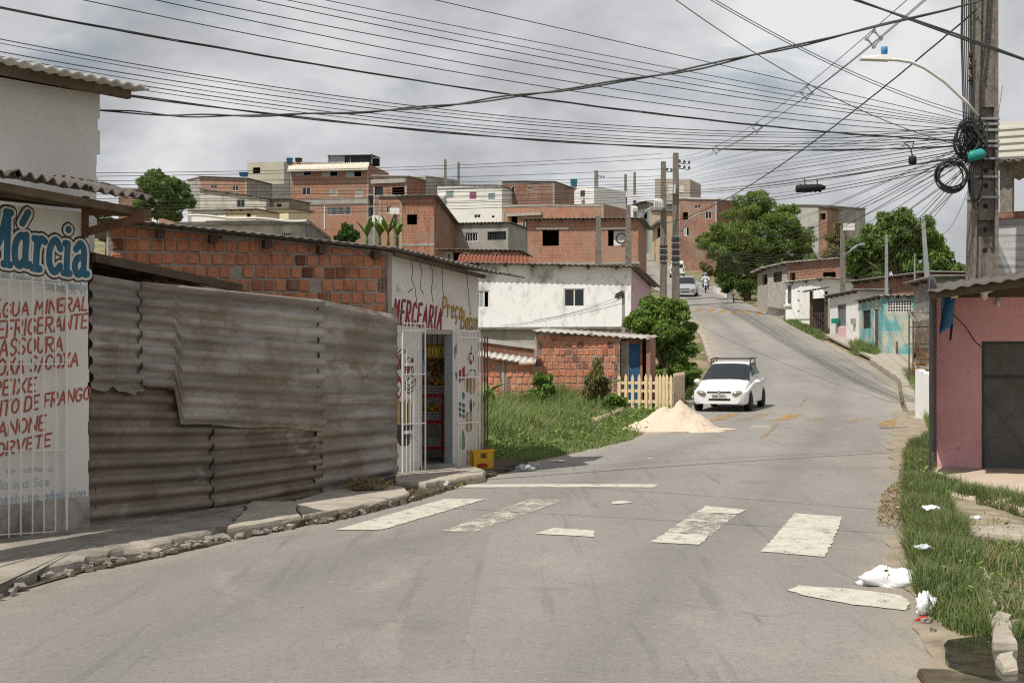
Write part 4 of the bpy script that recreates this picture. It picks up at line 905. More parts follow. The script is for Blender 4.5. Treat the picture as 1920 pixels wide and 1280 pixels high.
    for k in range(5):
        b2 = P(790+k*10, 648+3*(k % 2), 20.75+.1*(k % 2)); b = thing('banana_bunch', 'hanging banana bunch, %s from the white gate' % ['first','second','third','fourth','fifth'][k], 'bananas', b2, random.random(), 'banana bunches over the grocery door')
        MB().cyl((0,0,.0), (0,0,.5), .008, 6).build('stalk', wood, b)
        for j in range(9):
            a = 6.283*j/9; r = .07
            MB().tube([(.01*math.cos(a), .01*math.sin(a), .02), (r*.8*math.cos(a), r*.8*math.sin(a), .0), (r*1.15*math.cos(a), r*1.15*math.sin(a), -.07), (r*.95*math.cos(a), r*.95*math.sin(a), -.16)], [.006,.018,.02,.006], 6).build('banana', bn_m, b, True)
    cl = thing('blue_bag', 'blue printed plastic bag hanging at the left door edge', 'bag', P(787, 698, 20.3))
    mb = MB(); mb.grid(lambda a, b_: Vector((.07*a+.01*math.sin(9*b_), .02*math.sin(7*a+5*b_), .3*b_)), 6, 8); mb.build('bag_body', mk('blue_print', (.15,.32,.5), .4, 30, .6, 0), cl, True, solid=.01)
    MB().cyl((.045,0,.3), (.045,0,.42), .006, 5).build('bag_handle', blue_tank, cl)
    P = w.world
    # loose side grille beyond the far corner
    g = thing('iron_grille', 'thin grey iron grille standing out from the far corner of the grocery', 'grille', P(L+.02, -.03, -.05), w.ang)
    for k in range(3): MB().cyl((.03+.07*k, 0, 0), (.03+.07*k, 0, 1.98), .012, 6).build('bar', rust if k else grey_metal, g)
    for z in (.06, 1.9): MB().beam((.02, 0, z), (.19, 0, z), .015).build('rail', grey_metal, g)
grocery()

def beer_crate():
    p = G(913, 884, .0); t = thing('bottle_crate', 'yellow plastic bottle crate with red print beside the grocery door', 'crate', (p.x-.13, p.y+.05, .0), math.radians(33))
    ye = mk('yellow_crate_plastic', (.62,.36,.02), .1, 5, .5, .05, 30, spec=.4); w, d, h = .37, .30, .325; th = .02
    def wall(nm, L, f):
        mb = MB(); a, b = L*.36, L*.68; z0, z1 = h*.62, h*.86
        for r in ((0,a,0,h),(b,L,0,h),(a,b,0,z0),(a,b,z1,h)): mb.box(r[0], r[1], 0, th, r[2], r[3])
        mb.box(-.004, L+.004, -.006, th, h-.03, h+.002); mb.box(-.004, L+.004, -.006, th, -.002, .025)
        mb.v = [tuple(f(Vector(q))) for q in mb.v]; return mb.build(nm, ye, t)
    wall('side', w, lambda q: Vector((q.x-w/2, q.y-d/2, q.z))); wall('side', w, lambda q: Vector((w/2-q.x, d/2-q.y, q.z)))
    wall('side', d, lambda q: Vector((w/2-q.y, q.x-d/2, q.z))); wall('side', d, lambda q: Vector((-w/2+q.y, d/2-q.x, q.z)))
    MB().box(-w/2+th, w/2-th, -d/2+th, d/2-th, .01, .03).build('base', ye, t)
    mb = MB()
    for k in range(1, 4): mb.box(-w/2+w*k/4-.004, -w/2+w*k/4+.004, -d/2+th, d/2-th, .03, h*.6)
    mb.build('divider', ye, t)
    class Flat:
        def __init__(s, o, ax): s.o = o
        def uz(s, x, y): return x, y
    m = mk('red_print', (.45,.02,.02), .1, 8, .6, 0)
    lettering('print', t, Flat(0,0), 'NOVDA', [(-.10,.075),(.06,.075),(.06,.125),(-.10,.125)], .008, m, -d/2-.008, .2)
    o = lettering('print', t, Flat(0,0), 'NOVDA', [(-.07,.075),(.06,.075),(.06,.125),(-.07,.125)], .008, m, -w/2-.008, .2); o.rotation_euler = (0, 0, math.pi/2)
beer_crate()
# ================================================================ generic house
def wall_mesh(L, z0, zt0, zt1, holes, th=.16, y=0.0):
    """upright wall with rectangular openings (u0,u1,z0,z1) and a sloping top"""
    mb = MB(); zm = min(zt0, zt1)-.02
    hs = [(max(.05,a), min(L-.05,b), max(c,z0+.01), min(d,zm-.02)) for a, b, c, d in holes if b > .05 and a < L-.05]
    us = sorted({0, L, *[h[0] for h in hs], *[h[1] for h in hs]}); zs = sorted({z0, zm, *[h[2] for h in hs], *[h[3] for h in hs]})
    top = lambda u: zt0+(zt1-zt0)*u/L
    def inh(u, z): return any(h[0] < u < h[1] and h[2] < z < h[3] for h in hs)
    for a, b in zip(us, us[1:]):
        for c, d in zip(zs, zs[1:]):
            if inh((a+b)/2, (c+d)/2): continue
            mb.add([(a,y,c),(b,y,c),(b,y,d),(a,y,d)], [(0,1,2,3)]); mb.add([(a,y+th,c),(b,y+th,c),(b,y+th,d),(a,y+th,d)], [(3,2,1,0)])
        mb.add([(a,y,zm),(b,y,zm),(b,y,top(b)),(a,y,top(a))], [(0,1,2,3)]); mb.add([(a,y+th,zm),(b,y+th,zm),(b,y+th,top(b)),(a,y+th,top(a))], [(3,2,1,0)])
    for a, b, c, d in hs:
        mb.add([(a,y,c),(a,y+th,c),(a,y+th,d),(a,y,d)], [(0,1,2,3)]); mb.add([(b,y,c),(b,y+th,c),(b,y+th,d),(b,y,d)], [(3,2,1,0)])
        mb.add([(a,y,c),(b,y,c),(b,y+th,c),(a,y+th,c)], [(0,1,2,3)]); mb.add([(a,y,d),(b,y,d),(b,y+th,d),(a,y+th,d)], [(3,2,1,0)])
    mb.add([(0,y,z0),(0,y,top(0)),(0,y+th,top(0)),(0,y+th,z0)], [(3,2,1,0)]); mb.add([(L,y,z0),(L,y,top(L)),(L,y+th,top(L)),(L,y+th,z0)], [(0,1,2,3)])
    mb.add([(0,y,zt0),(L,y,zt1),(L,y+th,zt1),(0,y+th,zt0)], [(0,1,2,3)])
    return mb
def window(parent, r, kind, fm, sill=None, y=0.0, bars=0, fw=.05):
    u0, u1, z0, z1 = r
    if kind == 'open': return None
    mb = MB(); 
    for a, b, c, d in ((u0,u0+fw,z0,z1),(u1-fw,u1,z0,z1),(u0+fw,u1-fw,z0,z0+fw),(u0+fw,u1-fw,z1-fw,z1)): mb.box(a+.003, b-.003, y+.03, y+.09, c+.003, d-.003)
    if kind in ('glass', 'half'): mb.box((u0+u1)/2-fw*.5, (u0+u1)/2+fw*.5, y+.032, y+.088, z0+fw, z1-fw)
    o = mb.build('window', fm, parent)
    if kind == 'glass': MB().box(u0+fw, u1-fw, y+.05, y+.06, z0+fw, z1-fw).build('pane', glass, o)
    elif kind == 'half':     # one leaf pushed open, one pane left
        MB().box(u0+fw, (u0+u1)/2, y+.05, y+.06, z0+fw, z1-fw).build('pane', mk('pale_glass', (.32,.36,.36), .1, 2, .2, 0, spec=.6), o)
    elif kind == 'grille':
        MB().box(u0+fw, u1-fw, y+.10, y+.11, z0+fw, z1-fw).build('pane', glass, o); n = max(3, int((u1-u0)/.16))
        for k in range(1, n): MB().box(u0+(u1-u0)*k/n-.012, u0+(u1-u0)*k/n+.012, y+.04, y+.06, z0+fw, z1-fw).build('bar', fm, o)
    elif isinstance(kind, tuple): MB().box(u0+fw, u1-fw, y+.05, y+.075, z0+fw, z1-fw).build('shutter', kind[1], o)
    return o
def house(name, label, a, b, top, mat, depth=6.0, z0=None, wins=(), roof='corr', rmat=None, rz=.25, over=.25, side=None, back_dz=0.0, frame=white_metal, cat='house', base_py=None, parts=None, group=None, th=.16, sides=True):
    """front wall between (column,distance) a and b; top = photo rows of the wall head at a and b"""
    if z0 is None: z0 = min(zprof(a[1]), zprof(b[1]))-.4
    if base_py is not None: z0 = H-(base_py-Y0)*min(a[1], b[1])/F
    w = Wl(a, b, z0); t = w.thing(name, label, cat, group); L = w.L
    zt0, zt1 = w.uz(a[0], top[0])[1], w.uz(b[0], top[1])[1]
    holes = [w.rect(*q[:4]) for q in wins]
    cut = [r for r, q in zip(holes, wins) if q[4] != 'flat']
    wall_mesh(L, 0, zt0, zt1, cut, th).build('wall', mat, t)
    for r, q in zip(holes, wins):
        r = (max(.05,r[0]), min(L-.05,r[1]), r[2], min(r[3], min(zt0,zt1)-.04))
        window(t, r, q[4], q[5] if len(q) > 5 else frame, fw=min(.05, (r[1]-r[0])*.12))
    sm = side or mat; zb0, zb1 = zt0+back_dz, zt1+back_dz
    if sides:
        for x, zf, zb in ((0, zt0, zb0), (L-th, zt1, zb1)):
            mb = MB(); mb.hexa([(x,th,0),(x+th,th,0),(x+th,depth,0),(x,depth,0),(x,th,zf-.004),(x+th,th,zf-.004),(x+th,depth,zb),(x,depth,zb)]); mb.build('wall', sm, t)
        mb = MB(); mb.hexa([(th,depth-th,0),(L-th,depth-th,0),(L-th,depth,0),(th,depth,0),(th,depth-th,zb0-.01),(L-th,depth-th,zb1-.01),(L-th,depth,zb1-.01),(th,depth,zb0-.01)]); mb.build('wall', sm, t)
    rm = rmat or fibre
    if roof == 'corr':
        P = [(-over,-over,zt0+.05),(L+over,-over,zt1+.05),(L+over,depth+.1,zb1+.05),(-over,depth+.1,zb0+.05)]
        MB().corr(*P, max(6, int(L/.22)), .025, 2, 6).build('roof', rm, t, True, solid=.03)
        n = max(3, int(L/1.1))
        for k in range(n):
            u = (k+.5)*L/n; z = zt0+(zt1-zt0)*u/L; MB().box(u-.04, u+.04, -over+.06, .0, z-.10, z-.0).build('rafter_end', wood, t)
    elif roof == 'flat':
        MB().hexa([(th,th,zt0-.35),(L-th,th,zt1-.35),(L-th,depth-th,zb1-.35),(th,depth-th,zb0-.35),(th,th,zt0-.25),(L-th,th,zt1-.25),(L-th,depth-th,zb1-.25),(th,depth-th,zb0-.25)]).build('roof', concrete, t)
    elif roof == 'slab':
        MB().hexa([(-over,-over,zt0),(L+over,-over,zt1),(L+over,depth,zb1),(-over,depth,zb0),(-over,-over,zt0+.12),(L+over,-over,zt1+.12),(L+over,depth,zb1+.12),(-over,depth,zb0+.12)]).build('roof', rm, t)
    if mat in (brick_a, brick_b, brick_c) and a[1] > 100 and L > 3:      # concrete frame of the unplastered houses
        MB().hexa([(-.015,-.03,zt0-.22),(L+.015,-.03,zt1-.22),(L+.015,-.002,zt1-.22),(-.015,-.002,zt0-.22),(-.015,-.03,zt0-.02),(L+.015,-.03,zt1-.02),(L+.015,-.002,zt1-.02),(-.015,-.002,zt0-.02)]).build('ring_beam', concrete, t)
        for u in (.0, L-.22): MB().box(u, u+.22, -.025, -.002, 0, min(zt0, zt1)-.23).build('column', concrete, t)
    if parts: parts(t, w)
    return t, w
def on(w, t, name, mat, px0, py0, px1, py1, y0, y1):
    u0, u1, z0, z1 = w.rect(px0, py0, px1, py1); return MB().box(u0, u1, y0, y1, z0, z1).build(name, mat, t)
def tank(px, py0, py1, D, r, label, mat=None):
    p = W(px, py1, D); h = (py1-py0)*D/F; t = thing('water_tank', label, 'water tank', p, 0, 'rooftop water tanks')
    MB().lathe([(r*.82,0),(r*.86,.02),(r,h*.8),(r*1.03,h*.82),(r*1.03,h*.86)], 16).build('tank_body', mat or blue_tank, t, True); MB().lathe([(r*1.05,h*.86),(r*1.05,h*.9),(r*.6,h*.98),(.02,h)], 16).build('lid', mat or blue_tank, t, True)

# ---- brick shacks on the empty lot
def shack(label, a, b, top, bot, px_brick, seed, hollow=(), roofpts=None, name='brick_shack', extra=None, brow=None):
    w = Wl(a, b, -.1); t = w.thing(name, label, 'shack'); L = w.L; zt0, zt1 = w.uz(a[0], top[0])[1], w.uz(b[0], top[1])[1]
    mb = MB(); mb.hexa([(0,0,0),(L,0,0),(L,.12,0),(0,.12,0),(0,0,zt0),(L,0,zt1),(L,.12,zt1),(0,.12,zt0)]); wl = mb.build('wall', mortar_m, t)
    s = F/((a[1]+b[1])/2); bw, bh = px_brick[0]/s-.016, px_brick[1]/s-.016; zb = w.uz((a[0]+b[0])/2, bot)[1]
    lay_bricks(wl, .01, L-.01, lambda u: zb, lambda u: zt0+(zt1-zt0)*u/L-.01, bw, bh, .016, seed=seed, zmin=zb, hollow=[w.uz(h, 700)[0] for h in hollow], shift=None)
    if extra: extra(t, w)
    return t, w
def shack_b(t, w):
    L = w.L; d = 2.6
    for x in (0, L+.75): MB().box(x, x+.12, .13, d, 0, w.uz(1080, 628)[1]-.05).build('side_wall', brick_b, t)
    MB().box(.12, L+.75, d-.12, d, 0, 2.2).build('back_wall', brick_b, t)
    inv = (Matrix.Translation((w.A.x, w.A.y, w.z0)) @ Matrix.Rotation(w.ang, 4, 'Z')).inverted(); lc = lambda px, py, D: inv @ W(px, py, D)
    a, b = lc(998, 620, 41.15), lc(1218, 635, 40.8); MB().corr(a, b, b+Vector((.1,3.2,.12)), a+Vector((0,3.2,.12)), 17, .02, 2, 8).build('roof', fibre_light, t, True, solid=.02)
    r = w.rect(1178, 645, 1198, 770)
    MB().box(L+.002, r[0]-.003, .3, .42, 0, w.uz(1170, 640)[1]).build('wall', render_grey, t)
    MB().box(r[0], r[1], .33, .38, 0, r[3]).build('door', mk('blue_door_paint', (.03,.10,.22), .2, 5, .6, .1), t)
    u2 = w.uz(1203, 700)[0]; MB().box(r[1]+.003, u2, .3, .42, 0, w.uz(1200, 640)[1]).build('wall', brick_b, t)
    MB().box(L+.002, u2, .31, .41, r[3]+.004, w.uz(1180, 634)[1]).build('wall', brick_b, t)
    for px in (1060, 1107): q = w.uz(px, 626); MB().box(q[0]-.06, q[0]+.06, -.1, .02, q[1]-.06, q[1]+.03).build('rafter_end', wood, t)
shack('orange brick shack with blue door behind the yellow picket fence', (1003, 41.4), (1162, 41.0), (622, 629), 745, (11.2, 13.2), 11, (1007, 1156), extra=shack_b)
def shack_a(t, w):
    L = w.L; inv = (Matrix.Translation((w.A.x, w.A.y, w.z0)) @ Matrix.Rotation(w.ang, 4, 'Z')).inverted(); lc = lambda px, py, D: inv @ W(px, py, D)
    a, b = lc(880, 664, 37.95), lc(1003, 682, 37.75); c, d = lc(1006, 672, 39.2), lc(880, 655, 39.4)
    MB().corr(a, b, c, d, 11, .02, 2, 8).build('roof', fibre_light, t, True, solid=.025)
    MB().tube([lc(974, 682, 37.3), lc(1002, 681, 37.2)], .055, 10).build('roof_pipe', wood_pale, t)
    MB().box(0, .1, .13, 2.2, 0, 1.5).build('side_wall', brick_b, t); MB().box(L-.1, L, .13, 2.2, 0, 1.45).build('side_wall', brick_b, t); MB().box(.1, L-.1, 2.1, 2.2, 0, 1.6).build('back_wall', brick_b, t)
    q = w.uz(944, 700)[0]; MB().box(q-.03, q+.03, -.03, .02, 0, w.uz(944, 676)[1]).build('pilaster', mortar_m, t)
shack('low brick shack with thin sheet roof half hidden by the grocery', (880, 38.2), (1001, 37.9), (668, 684), 800, (11.0, 13.3), 21, (940, 948), extra=shack_a)
house('brick_annex', 'narrow strip of brick parapet above the low shack roof', (880, 39.6), (1002, 39.6), (638, 655), brick_b, 1.6, z0=-.1, roof='slab', rmat=fibre_light, over=.05)

# ---- white house with mildew
def white_house_parts(t, w):
    L = w.L; inv = (Matrix.Translation((w.A.x, w.A.y, w.z0)) @ Matrix.Rotation(w.ang, 4, 'Z')).inverted()
    q = w.uz(1000, 613)[1]
    MB().box(-.3, L+.1, -.25, .0, q-.10, q).build('ledge', fibre, t)
    MB().box(0, L, -.012, -.002, 0, q-.11).build('lower_wall', concrete, t)
    for z in range(6): MB().box(L+.006, L+.012, .42, .85, 3.2+z*.06, 3.225+z*.06).build('louvre', grey_metal, t)
house('white_house', 'long white two storey house with grey mildew stains behind the brick shacks', (872, 61.6), (1183, 60.0), (494, 502), mold_white, 7.0, wins=[(1057,541,1096,575,'glass'), (897,545,917,577,'half')], roof='corr', over=.42, side=pink_pale, back_dz=-.55, parts=white_house_parts)

# ---- hillside, from near to far
def brick_house_parts(t, w):
    on(w, t, 'lintel', white_metal, 1005, 427, 1066, 430, -.02, .05); on(w, t, 'lintel', white_metal, 1127, 427, 1178, 430, -.02, .05)
    on(w, t, 'curtain', white_wall, 1150, 432, 1177, 460, .25, .28)
    u, z = w.uz(1165, 447); MB().tube([(u+.28*math.cos(a), -.05, z+.28*math.sin(a)) for a in np.linspace(0, 6.283, 17)], .045, 6).build('cable_coil', cable_m, t)
    on(w, t, 'ledge', concrete, 985, 492, 1200, 496, -.2, 0)
house('brick_house', 'unplastered brick house with black square window above the white house', (989, 81.0), (1197, 80.0), (412, 411), brick_a, 7, wins=[(1017,430,1048,461,'open'), (1140,431,1178,461,'open')], over=.35, parts=brick_house_parts)
house('brick_tower_house', 'tall narrow brick house with one dark window and a steep side roof', (753, 88.3), (814, 88.0), (369, 368), brick_a, 10, wins=[(763,402,782,421,'open')], roof='corr', over=.3, side=brick_b, back_dz=-1.6, parts=lambda t, w: on(w, t, 'concrete_band', concrete, 753.5, 457, 814, 461, -.02, .0))
house('grey_house', 'grey rendered house with white barred window left of the black balcony', (852, 95), (953, 94), (420, 418), concrete, 6, wins=[(871,436,896,453,'grille'), (914,434,949,450,'grille',dark_metal)], over=.2, rmat=fibre)
house('low_brick_house', 'low brick house with white shuttered window above the white house roof', (824, 76), (972, 75.5), (469, 471), brick_b, 5, wins=[(835,473,848,488,'grille'), (850,473,866,489,'open'), (867,473,881,488,'grille'), (920,474,938,486,'glass')], over=.25)
def tile_roof():
    p = W(858, 496, 68); t = thing('tiled_roof_house', 'small red clay tile roof tucked behind the white house', 'house', (p.x, 68, 2.0))
    o = Vector((p.x, 68, 2.0)); a, b = W(856, 494, 67.6)-o, W(992, 496, 67.6)-o; c, d = W(990, 481, 72)-o, W(862, 478, 72)-o
    for k in range(5):
        f0, f1 = k/5, (k+1)/5+.02; MB().corr(a.lerp(d, f0)+Vector((0,0,.03*(k % 2))), b.lerp(c, f0)+Vector((0,0,.03*(k % 2))), b.lerp(c, f1), a.lerp(d, f1), 18, .05, 1, 6).build('tile_course', tile_m, t, True, solid=.03)
    MB().box(.1, b.x-.1, .3, 4.0, 0, a.z-.05).build('wall', brick_b, t)
tile_roof()
house('brick_terrace', 'broad brick terrace house with a pale concrete lintel below the white block', (941, 122), (1132, 118), (384, 382), brick_a, 6, wins=[(958,405,970,420,'open'), (979,416,990,429,'glass')], roof='flat', parts=lambda t, w: on(w, t, 'lintel', concrete, 952, 400, 1017, 405, -.3, -.01))
house('white_block', 'long cream white block with three shuttered windows on the hill', (820, 151), (941, 149), (347, 349), white_wall, 8, wins=[(836,358,851,372,('s',mk('green_grey_shutter',(.22,.29,.27),.1))), (880,360,894,374,('s',mk('plum_shutter',(.28,.08,.16),.1))), (915,362,929,375,('s',MATS['green_grey_shutter'])), (889,402,901,409,'glass'), (922,404,927,408,'open')], over=.2,
      parts=lambda t, w: (on(w, t, 'air_conditioner', white_metal, 824, 366, 835, 373, -.35, -.002), on(w, t, 'gutter', white_metal, 821, 349, 940, 351, -.12, -.003)))
house('dark_brick_house', 'dark red brick house between the two white blocks on the hill', (942, 153), (1040, 151), (341, 341), brick_c, 7, wins=[(953,350,965,362,'half'), (988,351,1000,356,'grille'), (976,381,986,388,'glass'), (957,380,966,387,'glass')], over=.15)
house('white_cube_house', 'white flat roofed house with blue tank right of the dark brick house', (1041, 163), (1114, 160), (347, 349), mk('bright_white_far', (.78,.78,.76), .04, 1), 7, wins=[(1053,356,1062,367,'glass',grey_metal), (1088,357,1097,369,'glass',grey_metal)], roof='flat', parts=lambda t, w: on(w, t, 'air_conditioner', white_metal, 1090, 370, 1096, 376, -.3, -.002))
tank(1076, 335, 348, 161.5, .42, 'pale blue water tank on the white flat roofed house', mk('light_blue_plastic', (.08,.3,.45), .1, 3, .5, 0))
def block_parts(t, w):
    L = w.L; q = w.rect(545, 306, 692, 323)
    MB().corr((-.1,-.9,q[2]+.1),(L+.1,-.9,q[2]+.05),(L+.1,.1,q[3]),(-.1,.1,q[3]), 34, .05, 2, 6).build('awning', mk('cream_sheet', (.62,.58,.48), .12, 2), t, True, solid=.04)
    on(w, t, 'concrete_band', concrete, 544, 373, 689, 384, -.04, -.002)
    on(w, t, 'drain_pipe', white_metal, 608, 385, 610, 430, -.1, -.003); on(w, t, 'column', concrete_d, 533, 303, 543.5, 470, -.1, 1.5)
    s = w.rect(615, 289, 697, 306); z = s[2]; MB().box(s[0], s[1], .5, .62, z, s[3]-.2).build('roof_shed_shade_wall', dark_metal, t)  # dark sheet stands in for the shade inside the open roof shed
    r = w.rect(615, 291, 645, 305); MB().box(r[0], r[1], .3, .4, r[2], r[3]).build('roof_shed_panel', grey_metal, t)
    for px in (615.5, 656, 696): v = w.uz(px, 300)[0]; MB().box(v-.08, v+.08, .2, .36, z-.2, s[3]).build('roof_shed_post', concrete_d, t)
    MB().corr((s[0]-.1,-.1,s[3]-.1),(s[1]+.1,-.1,s[3]-.15),(s[1]+.1,4,s[3]),(s[0]-.1,4,s[3]), 18, .04, 2, 6).build('roof_shed_cover', fibre, t, True, solid=.04)
    MB().box(s[0], s[1], 3.8, 3.9, z, s[3]-.1).build('roof_shed_shade_wall', dark_metal, t)
house('apartment_block', 'tall four storey brick block with white framed windows on the hill', (543.5, 191), (691, 189), (303, 307), brick_a, 10, z0=9.0,
      wins=[(554,317,584,329,'half'), (604,319,633,331,'half'), (649,321,678,332,'half'), (567,352,582,366,'glass'), (617,353,632,367,('s',concrete)), (665,355,680,369,('s',concrete)), (552,386,582,401,'grille'), (613,388,659,403,'grille')], roof='flat', parts=block_parts, cat='building')
tank(543, 296, 304, 191, .45, 'blue water tank on the left corner of the brick block'); tank(560, 296, 304, 191, .5, 'black water tank beside the blue one on the brick block', dark_metal)
house('concrete_house', 'bare grey concrete building with an empty window hole left of the block', (463, 197), (543, 195), (305, 303), mk('pale_bare_concrete', (.46,.43,.35), .1, .8, .95, .3, 20), 7, z0=10, wins=[(474,314,488,325,'open'), (476,347,487,358,'glass')], roof='flat', parts=lambda t, w: on(w, t, 'lower_render', concrete_d, 463.5, 346, 542, 470, -.05, -.004) and None)
house('long_brick_house', 'long low brick house with thin sheet roof beside the round tree', (374, 182), (463, 180), (331, 335), brick_b, 7, z0=9, wins=[(395,347,407,353,'glass'), (436,348,447,358,'glass')], over=.3, side=concrete)
tank(457, 323, 331, 180.3, .6, 'blue water tank on the long low brick house')
house('grey_gable_house', 'dark grey side house just right of the round tree', (352, 186), (376, 184), (338, 333), concrete, 6, z0=9, roof='slab', over=.1)
house('hill_white_house', 'white stucco house with sloping thin roof and one small window', (375, 141), (499, 139), (354, 372), mk('dull_white_wall', (.52,.49,.43), .08, 1, .92, .2, 20, [MOLD]), 7, wins=[(444,374,459,388,'glass',grey_metal)], over=.25, z0=5)
house('cream_hut', 'small cream hut with dark lean roof in front of the white stucco house', (425, 122), (480, 121), (394, 393), cream, 4, wins=[(462,400,470,409,'open')], over=.3, z0=5)
house('white_hut', 'small white hut with tiny windows left of the cream hut', (359, 124), (424, 122.5), (396, 394), white_wall, 4, wins=[(373,400,380,407,'glass'), (401,402,408,409,'glass')], roof='slab', rmat=fibre, z0=5)
house('yellow_hut', 'pale yellow wall below the concrete building', (503, 135), (541, 134), (391, 391), cream, 4, roof='slab', rmat=fibre, z0=5)
house('brown_hut', 'brown rendered hut with one small window left of the brick block', (499, 140), (542, 139), (375, 374), mk('brown_render', (.28,.23,.17), .2, 2), 4, wins=[(519,382,528,390,'open')], over=.2, z0=5)
def shed_parts(t, w):
    L = w.L; z = w.uz(450, 415)[1]
    MB().tube([(.4+(L-.4)*k/12, -.1, z+.13+.03*math.sin(k*1.1)-.012*k*.3) for k in range(13)], .05, 6).build('folded_tarp', plaster, t)
    for k in range(5): u = w.uz(530+k*3.5, 440); MB().box(u[0]-.02, u[0]+.02, -.01, .0, u[1]-.06, u[1]+.06).build('vent_slot', black, t)
house('long_grey_shed', 'long low grey shed with a rolled white tarp along its roof edge', (329, 52), (573, 54), (423, 420), mk('pale_shed_render', (.45,.42,.36), .12, 1.5, .92, .3, 20, [MOLD]), 5, z0=0, roof='slab', rmat=fibre, over=.1, back_dz=-.6, parts=shed_parts)
house('shed_gable', 'dark wedge shaped gable end beside the long grey shed', (575, 54), (618, 57), (417, 450), concrete_d, 4, z0=0, roof='slab', rmat=fibre, over=.05)
house('brick_stub', 'small broken brick wall between the near roof and the grey shed', (298, 46), (327, 46), (409, 416), brick_a, .4, z0=0, roof=None)
house('ruined_brick_house', 'half built brick house with two dark openings right of the block', (700, 172), (763, 170), (330, 331), brick_b, 7, z0=9, wins=[(699.5,350,718,366,'grille',dark_metal), (735,351,758,367,'open')], roof='slab', rmat=concrete, over=.2, parts=lambda t, w: on(w, t, 'concrete_beam', concrete, 697, 336, 762, 344, -.25, -.003))
house('grey_wall_house', 'grey blockwork building with stepped top right of the half built house', (762, 176), (798, 174), (331, 329), concrete, 6, z0=9, roof='flat', wins=[(771,334,778,337,'open')])
house('stair_tower', 'black stair opening between the brick block and the half built house', (690, 184), (711, 182), (366, 366), concrete_d, 5, z0=8, wins=[(691,368,710,385,'open'), (691,388,710,405,'open'), (691,408,710,426,'open')], roof='slab', rmat=concrete)
house('mid_brick_house', 'brick house with a pale blue window behind the electricity boxes', (711, 152), (754, 150), (368, 368), brick_b, 6, z0=6, wins=[(724,386,734,399,'glass')], roof='slab', rmat=concrete)
house('far_left_brick', 'sliver of brick house left of the round tree', (222, 150), (262, 150), (356, 356), brick_c, 5, z0=4, roof='slab', rmat=fibre)
# upper street, right of the poles
house('upper_brick_house', 'big red brick house behind the twin poles at the top of the road', (1272, 186), (1344, 182), (372, 374), brick_c, 9, wins=[(1302,384,1314,391,'glass'), (1280,398,1290,412,'open'), (1322,395,1334,410,'glass'), (1282,426,1292,442,'half')], roof='slab', rmat=white_wall, over=.2)
house('hilltop_concrete_house', 'pale raw concrete house on the skyline behind the twin poles', (1228, 232), (1294, 230), (335, 336), mk('pinkish_concrete', (.42,.36,.3), .12, 1), 8, roof='flat')
house('grey_street_house', 'dark grey house with sheet roof at the bend of the upper street', (1188, 240), (1216, 222), (384, 378), concrete_d, 6, wins=[(1196,398,1203,412,'glass'),(1206,396,1213,412,'open')], over=.5, rmat=dark_metal)
house('teal_street_house', 'narrow pale house with greenish window by the transformer', (1216, 222), (1232, 208), (378, 384), mk('faded_teal_wall', (.3,.36,.34), .15, 1), 6, wins=[(1219,390,1225,410,'glass')], over=.4)
house('tan_street_house', 'tan house with balcony under the transformer on the upper street', (1222, 212), (1246, 196), (394, 396), mk('tan_wall', (.5,.38,.26), .12, 1), 6, wins=[(1232,425,1240,445,'open')], over=.3, parts=lambda t, w: on(w, t, 'balcony', concrete_d, 1224, 420, 1244, 424, -.8, -.01))
house('pink_street_house', 'little pale pink hut beside the upper street', (1212, 226), (1226, 216), (425, 425), pink_pale, 4, over=.2)
# ---- right hand side of the street
house('grey_tower_house', 'tall grey house with brick balcony side behind the big tree', (1489, 152), (1535, 149), (385, 386), mk('grey_blockwork', (.42,.41,.38), .12, .8, .95, .3, 12, [((.28,.27,.25), .5, .45, .6, .5, None)]), 7, z0=5, wins=[(1496,425,1509,430,'grille',concrete_d),(1515,425,1527,430,'grille',concrete_d)], roof='slab', rmat=concrete_d, over=.15, side=concrete)
house('brick_balcony_tower', 'narrow brick tower with open balcony right of the grey house', (1536, 148.5), (1551, 148), (385, 390), brick_c, 6, z0=5, wins=[(1537.5,400,1548,412,'open')], roof='slab', rmat=concrete_d)
def r1_parts(t, w):
    on(w, t, 'brick_course', brick_b, 1466, 495, 1565, 528, -.03, -.003) if False else None
house('rough_house', 'rough grey rendered house with brick upper part at the far hump', (1440, 87), (1478, 84.5), (503, 494), render_grey, 6, wins=[(1450,510,1466,529,'grille',dark_metal)], over=.35, rmat=fibre_light)
house('rough_side_house', 'shaded narrow wall of the rough grey house facing the street', (1420, 92), (1440, 87.2), (512, 503), render_grey, 4, wins=[(1429,514,1438,534,'open')], over=.4, rmat=fibre_light)
house('brick_back_house', 'dark red brick house with two black windows behind the white hut', (1478, 84.2), (1600, 82), (494, 483), brick_c, 5, wins=[(1481,511,1491,526,'open'), (1543,510,1567,530,'open')], over=.3, rmat=fibre_light)
def r2_parts(t, w):
    on(w, t, 'door', white_metal, 1497, 531, 1526, 598, -.05, -.003)
    for py in (545, 562, 582): on(w, t, 'door_hinge', dark_metal, 1496, py, 1500, py+2, -.06, -.04)
    on(w, t, 'sill', white_wall, 1471, 571, 1484, 574, -.12, -.002)
house('white_shop_hut', 'white painted hut with closed white door on the right roadside', (1473, 80.5), (1551, 79), (531, 522), mk('bright_roadside_white', (.8,.8,.78), .04, 2), 4, wins=[(1477,534,1484,570,'grille',grey_metal)], over=.25, rmat=fibre_light, parts=r2_parts)
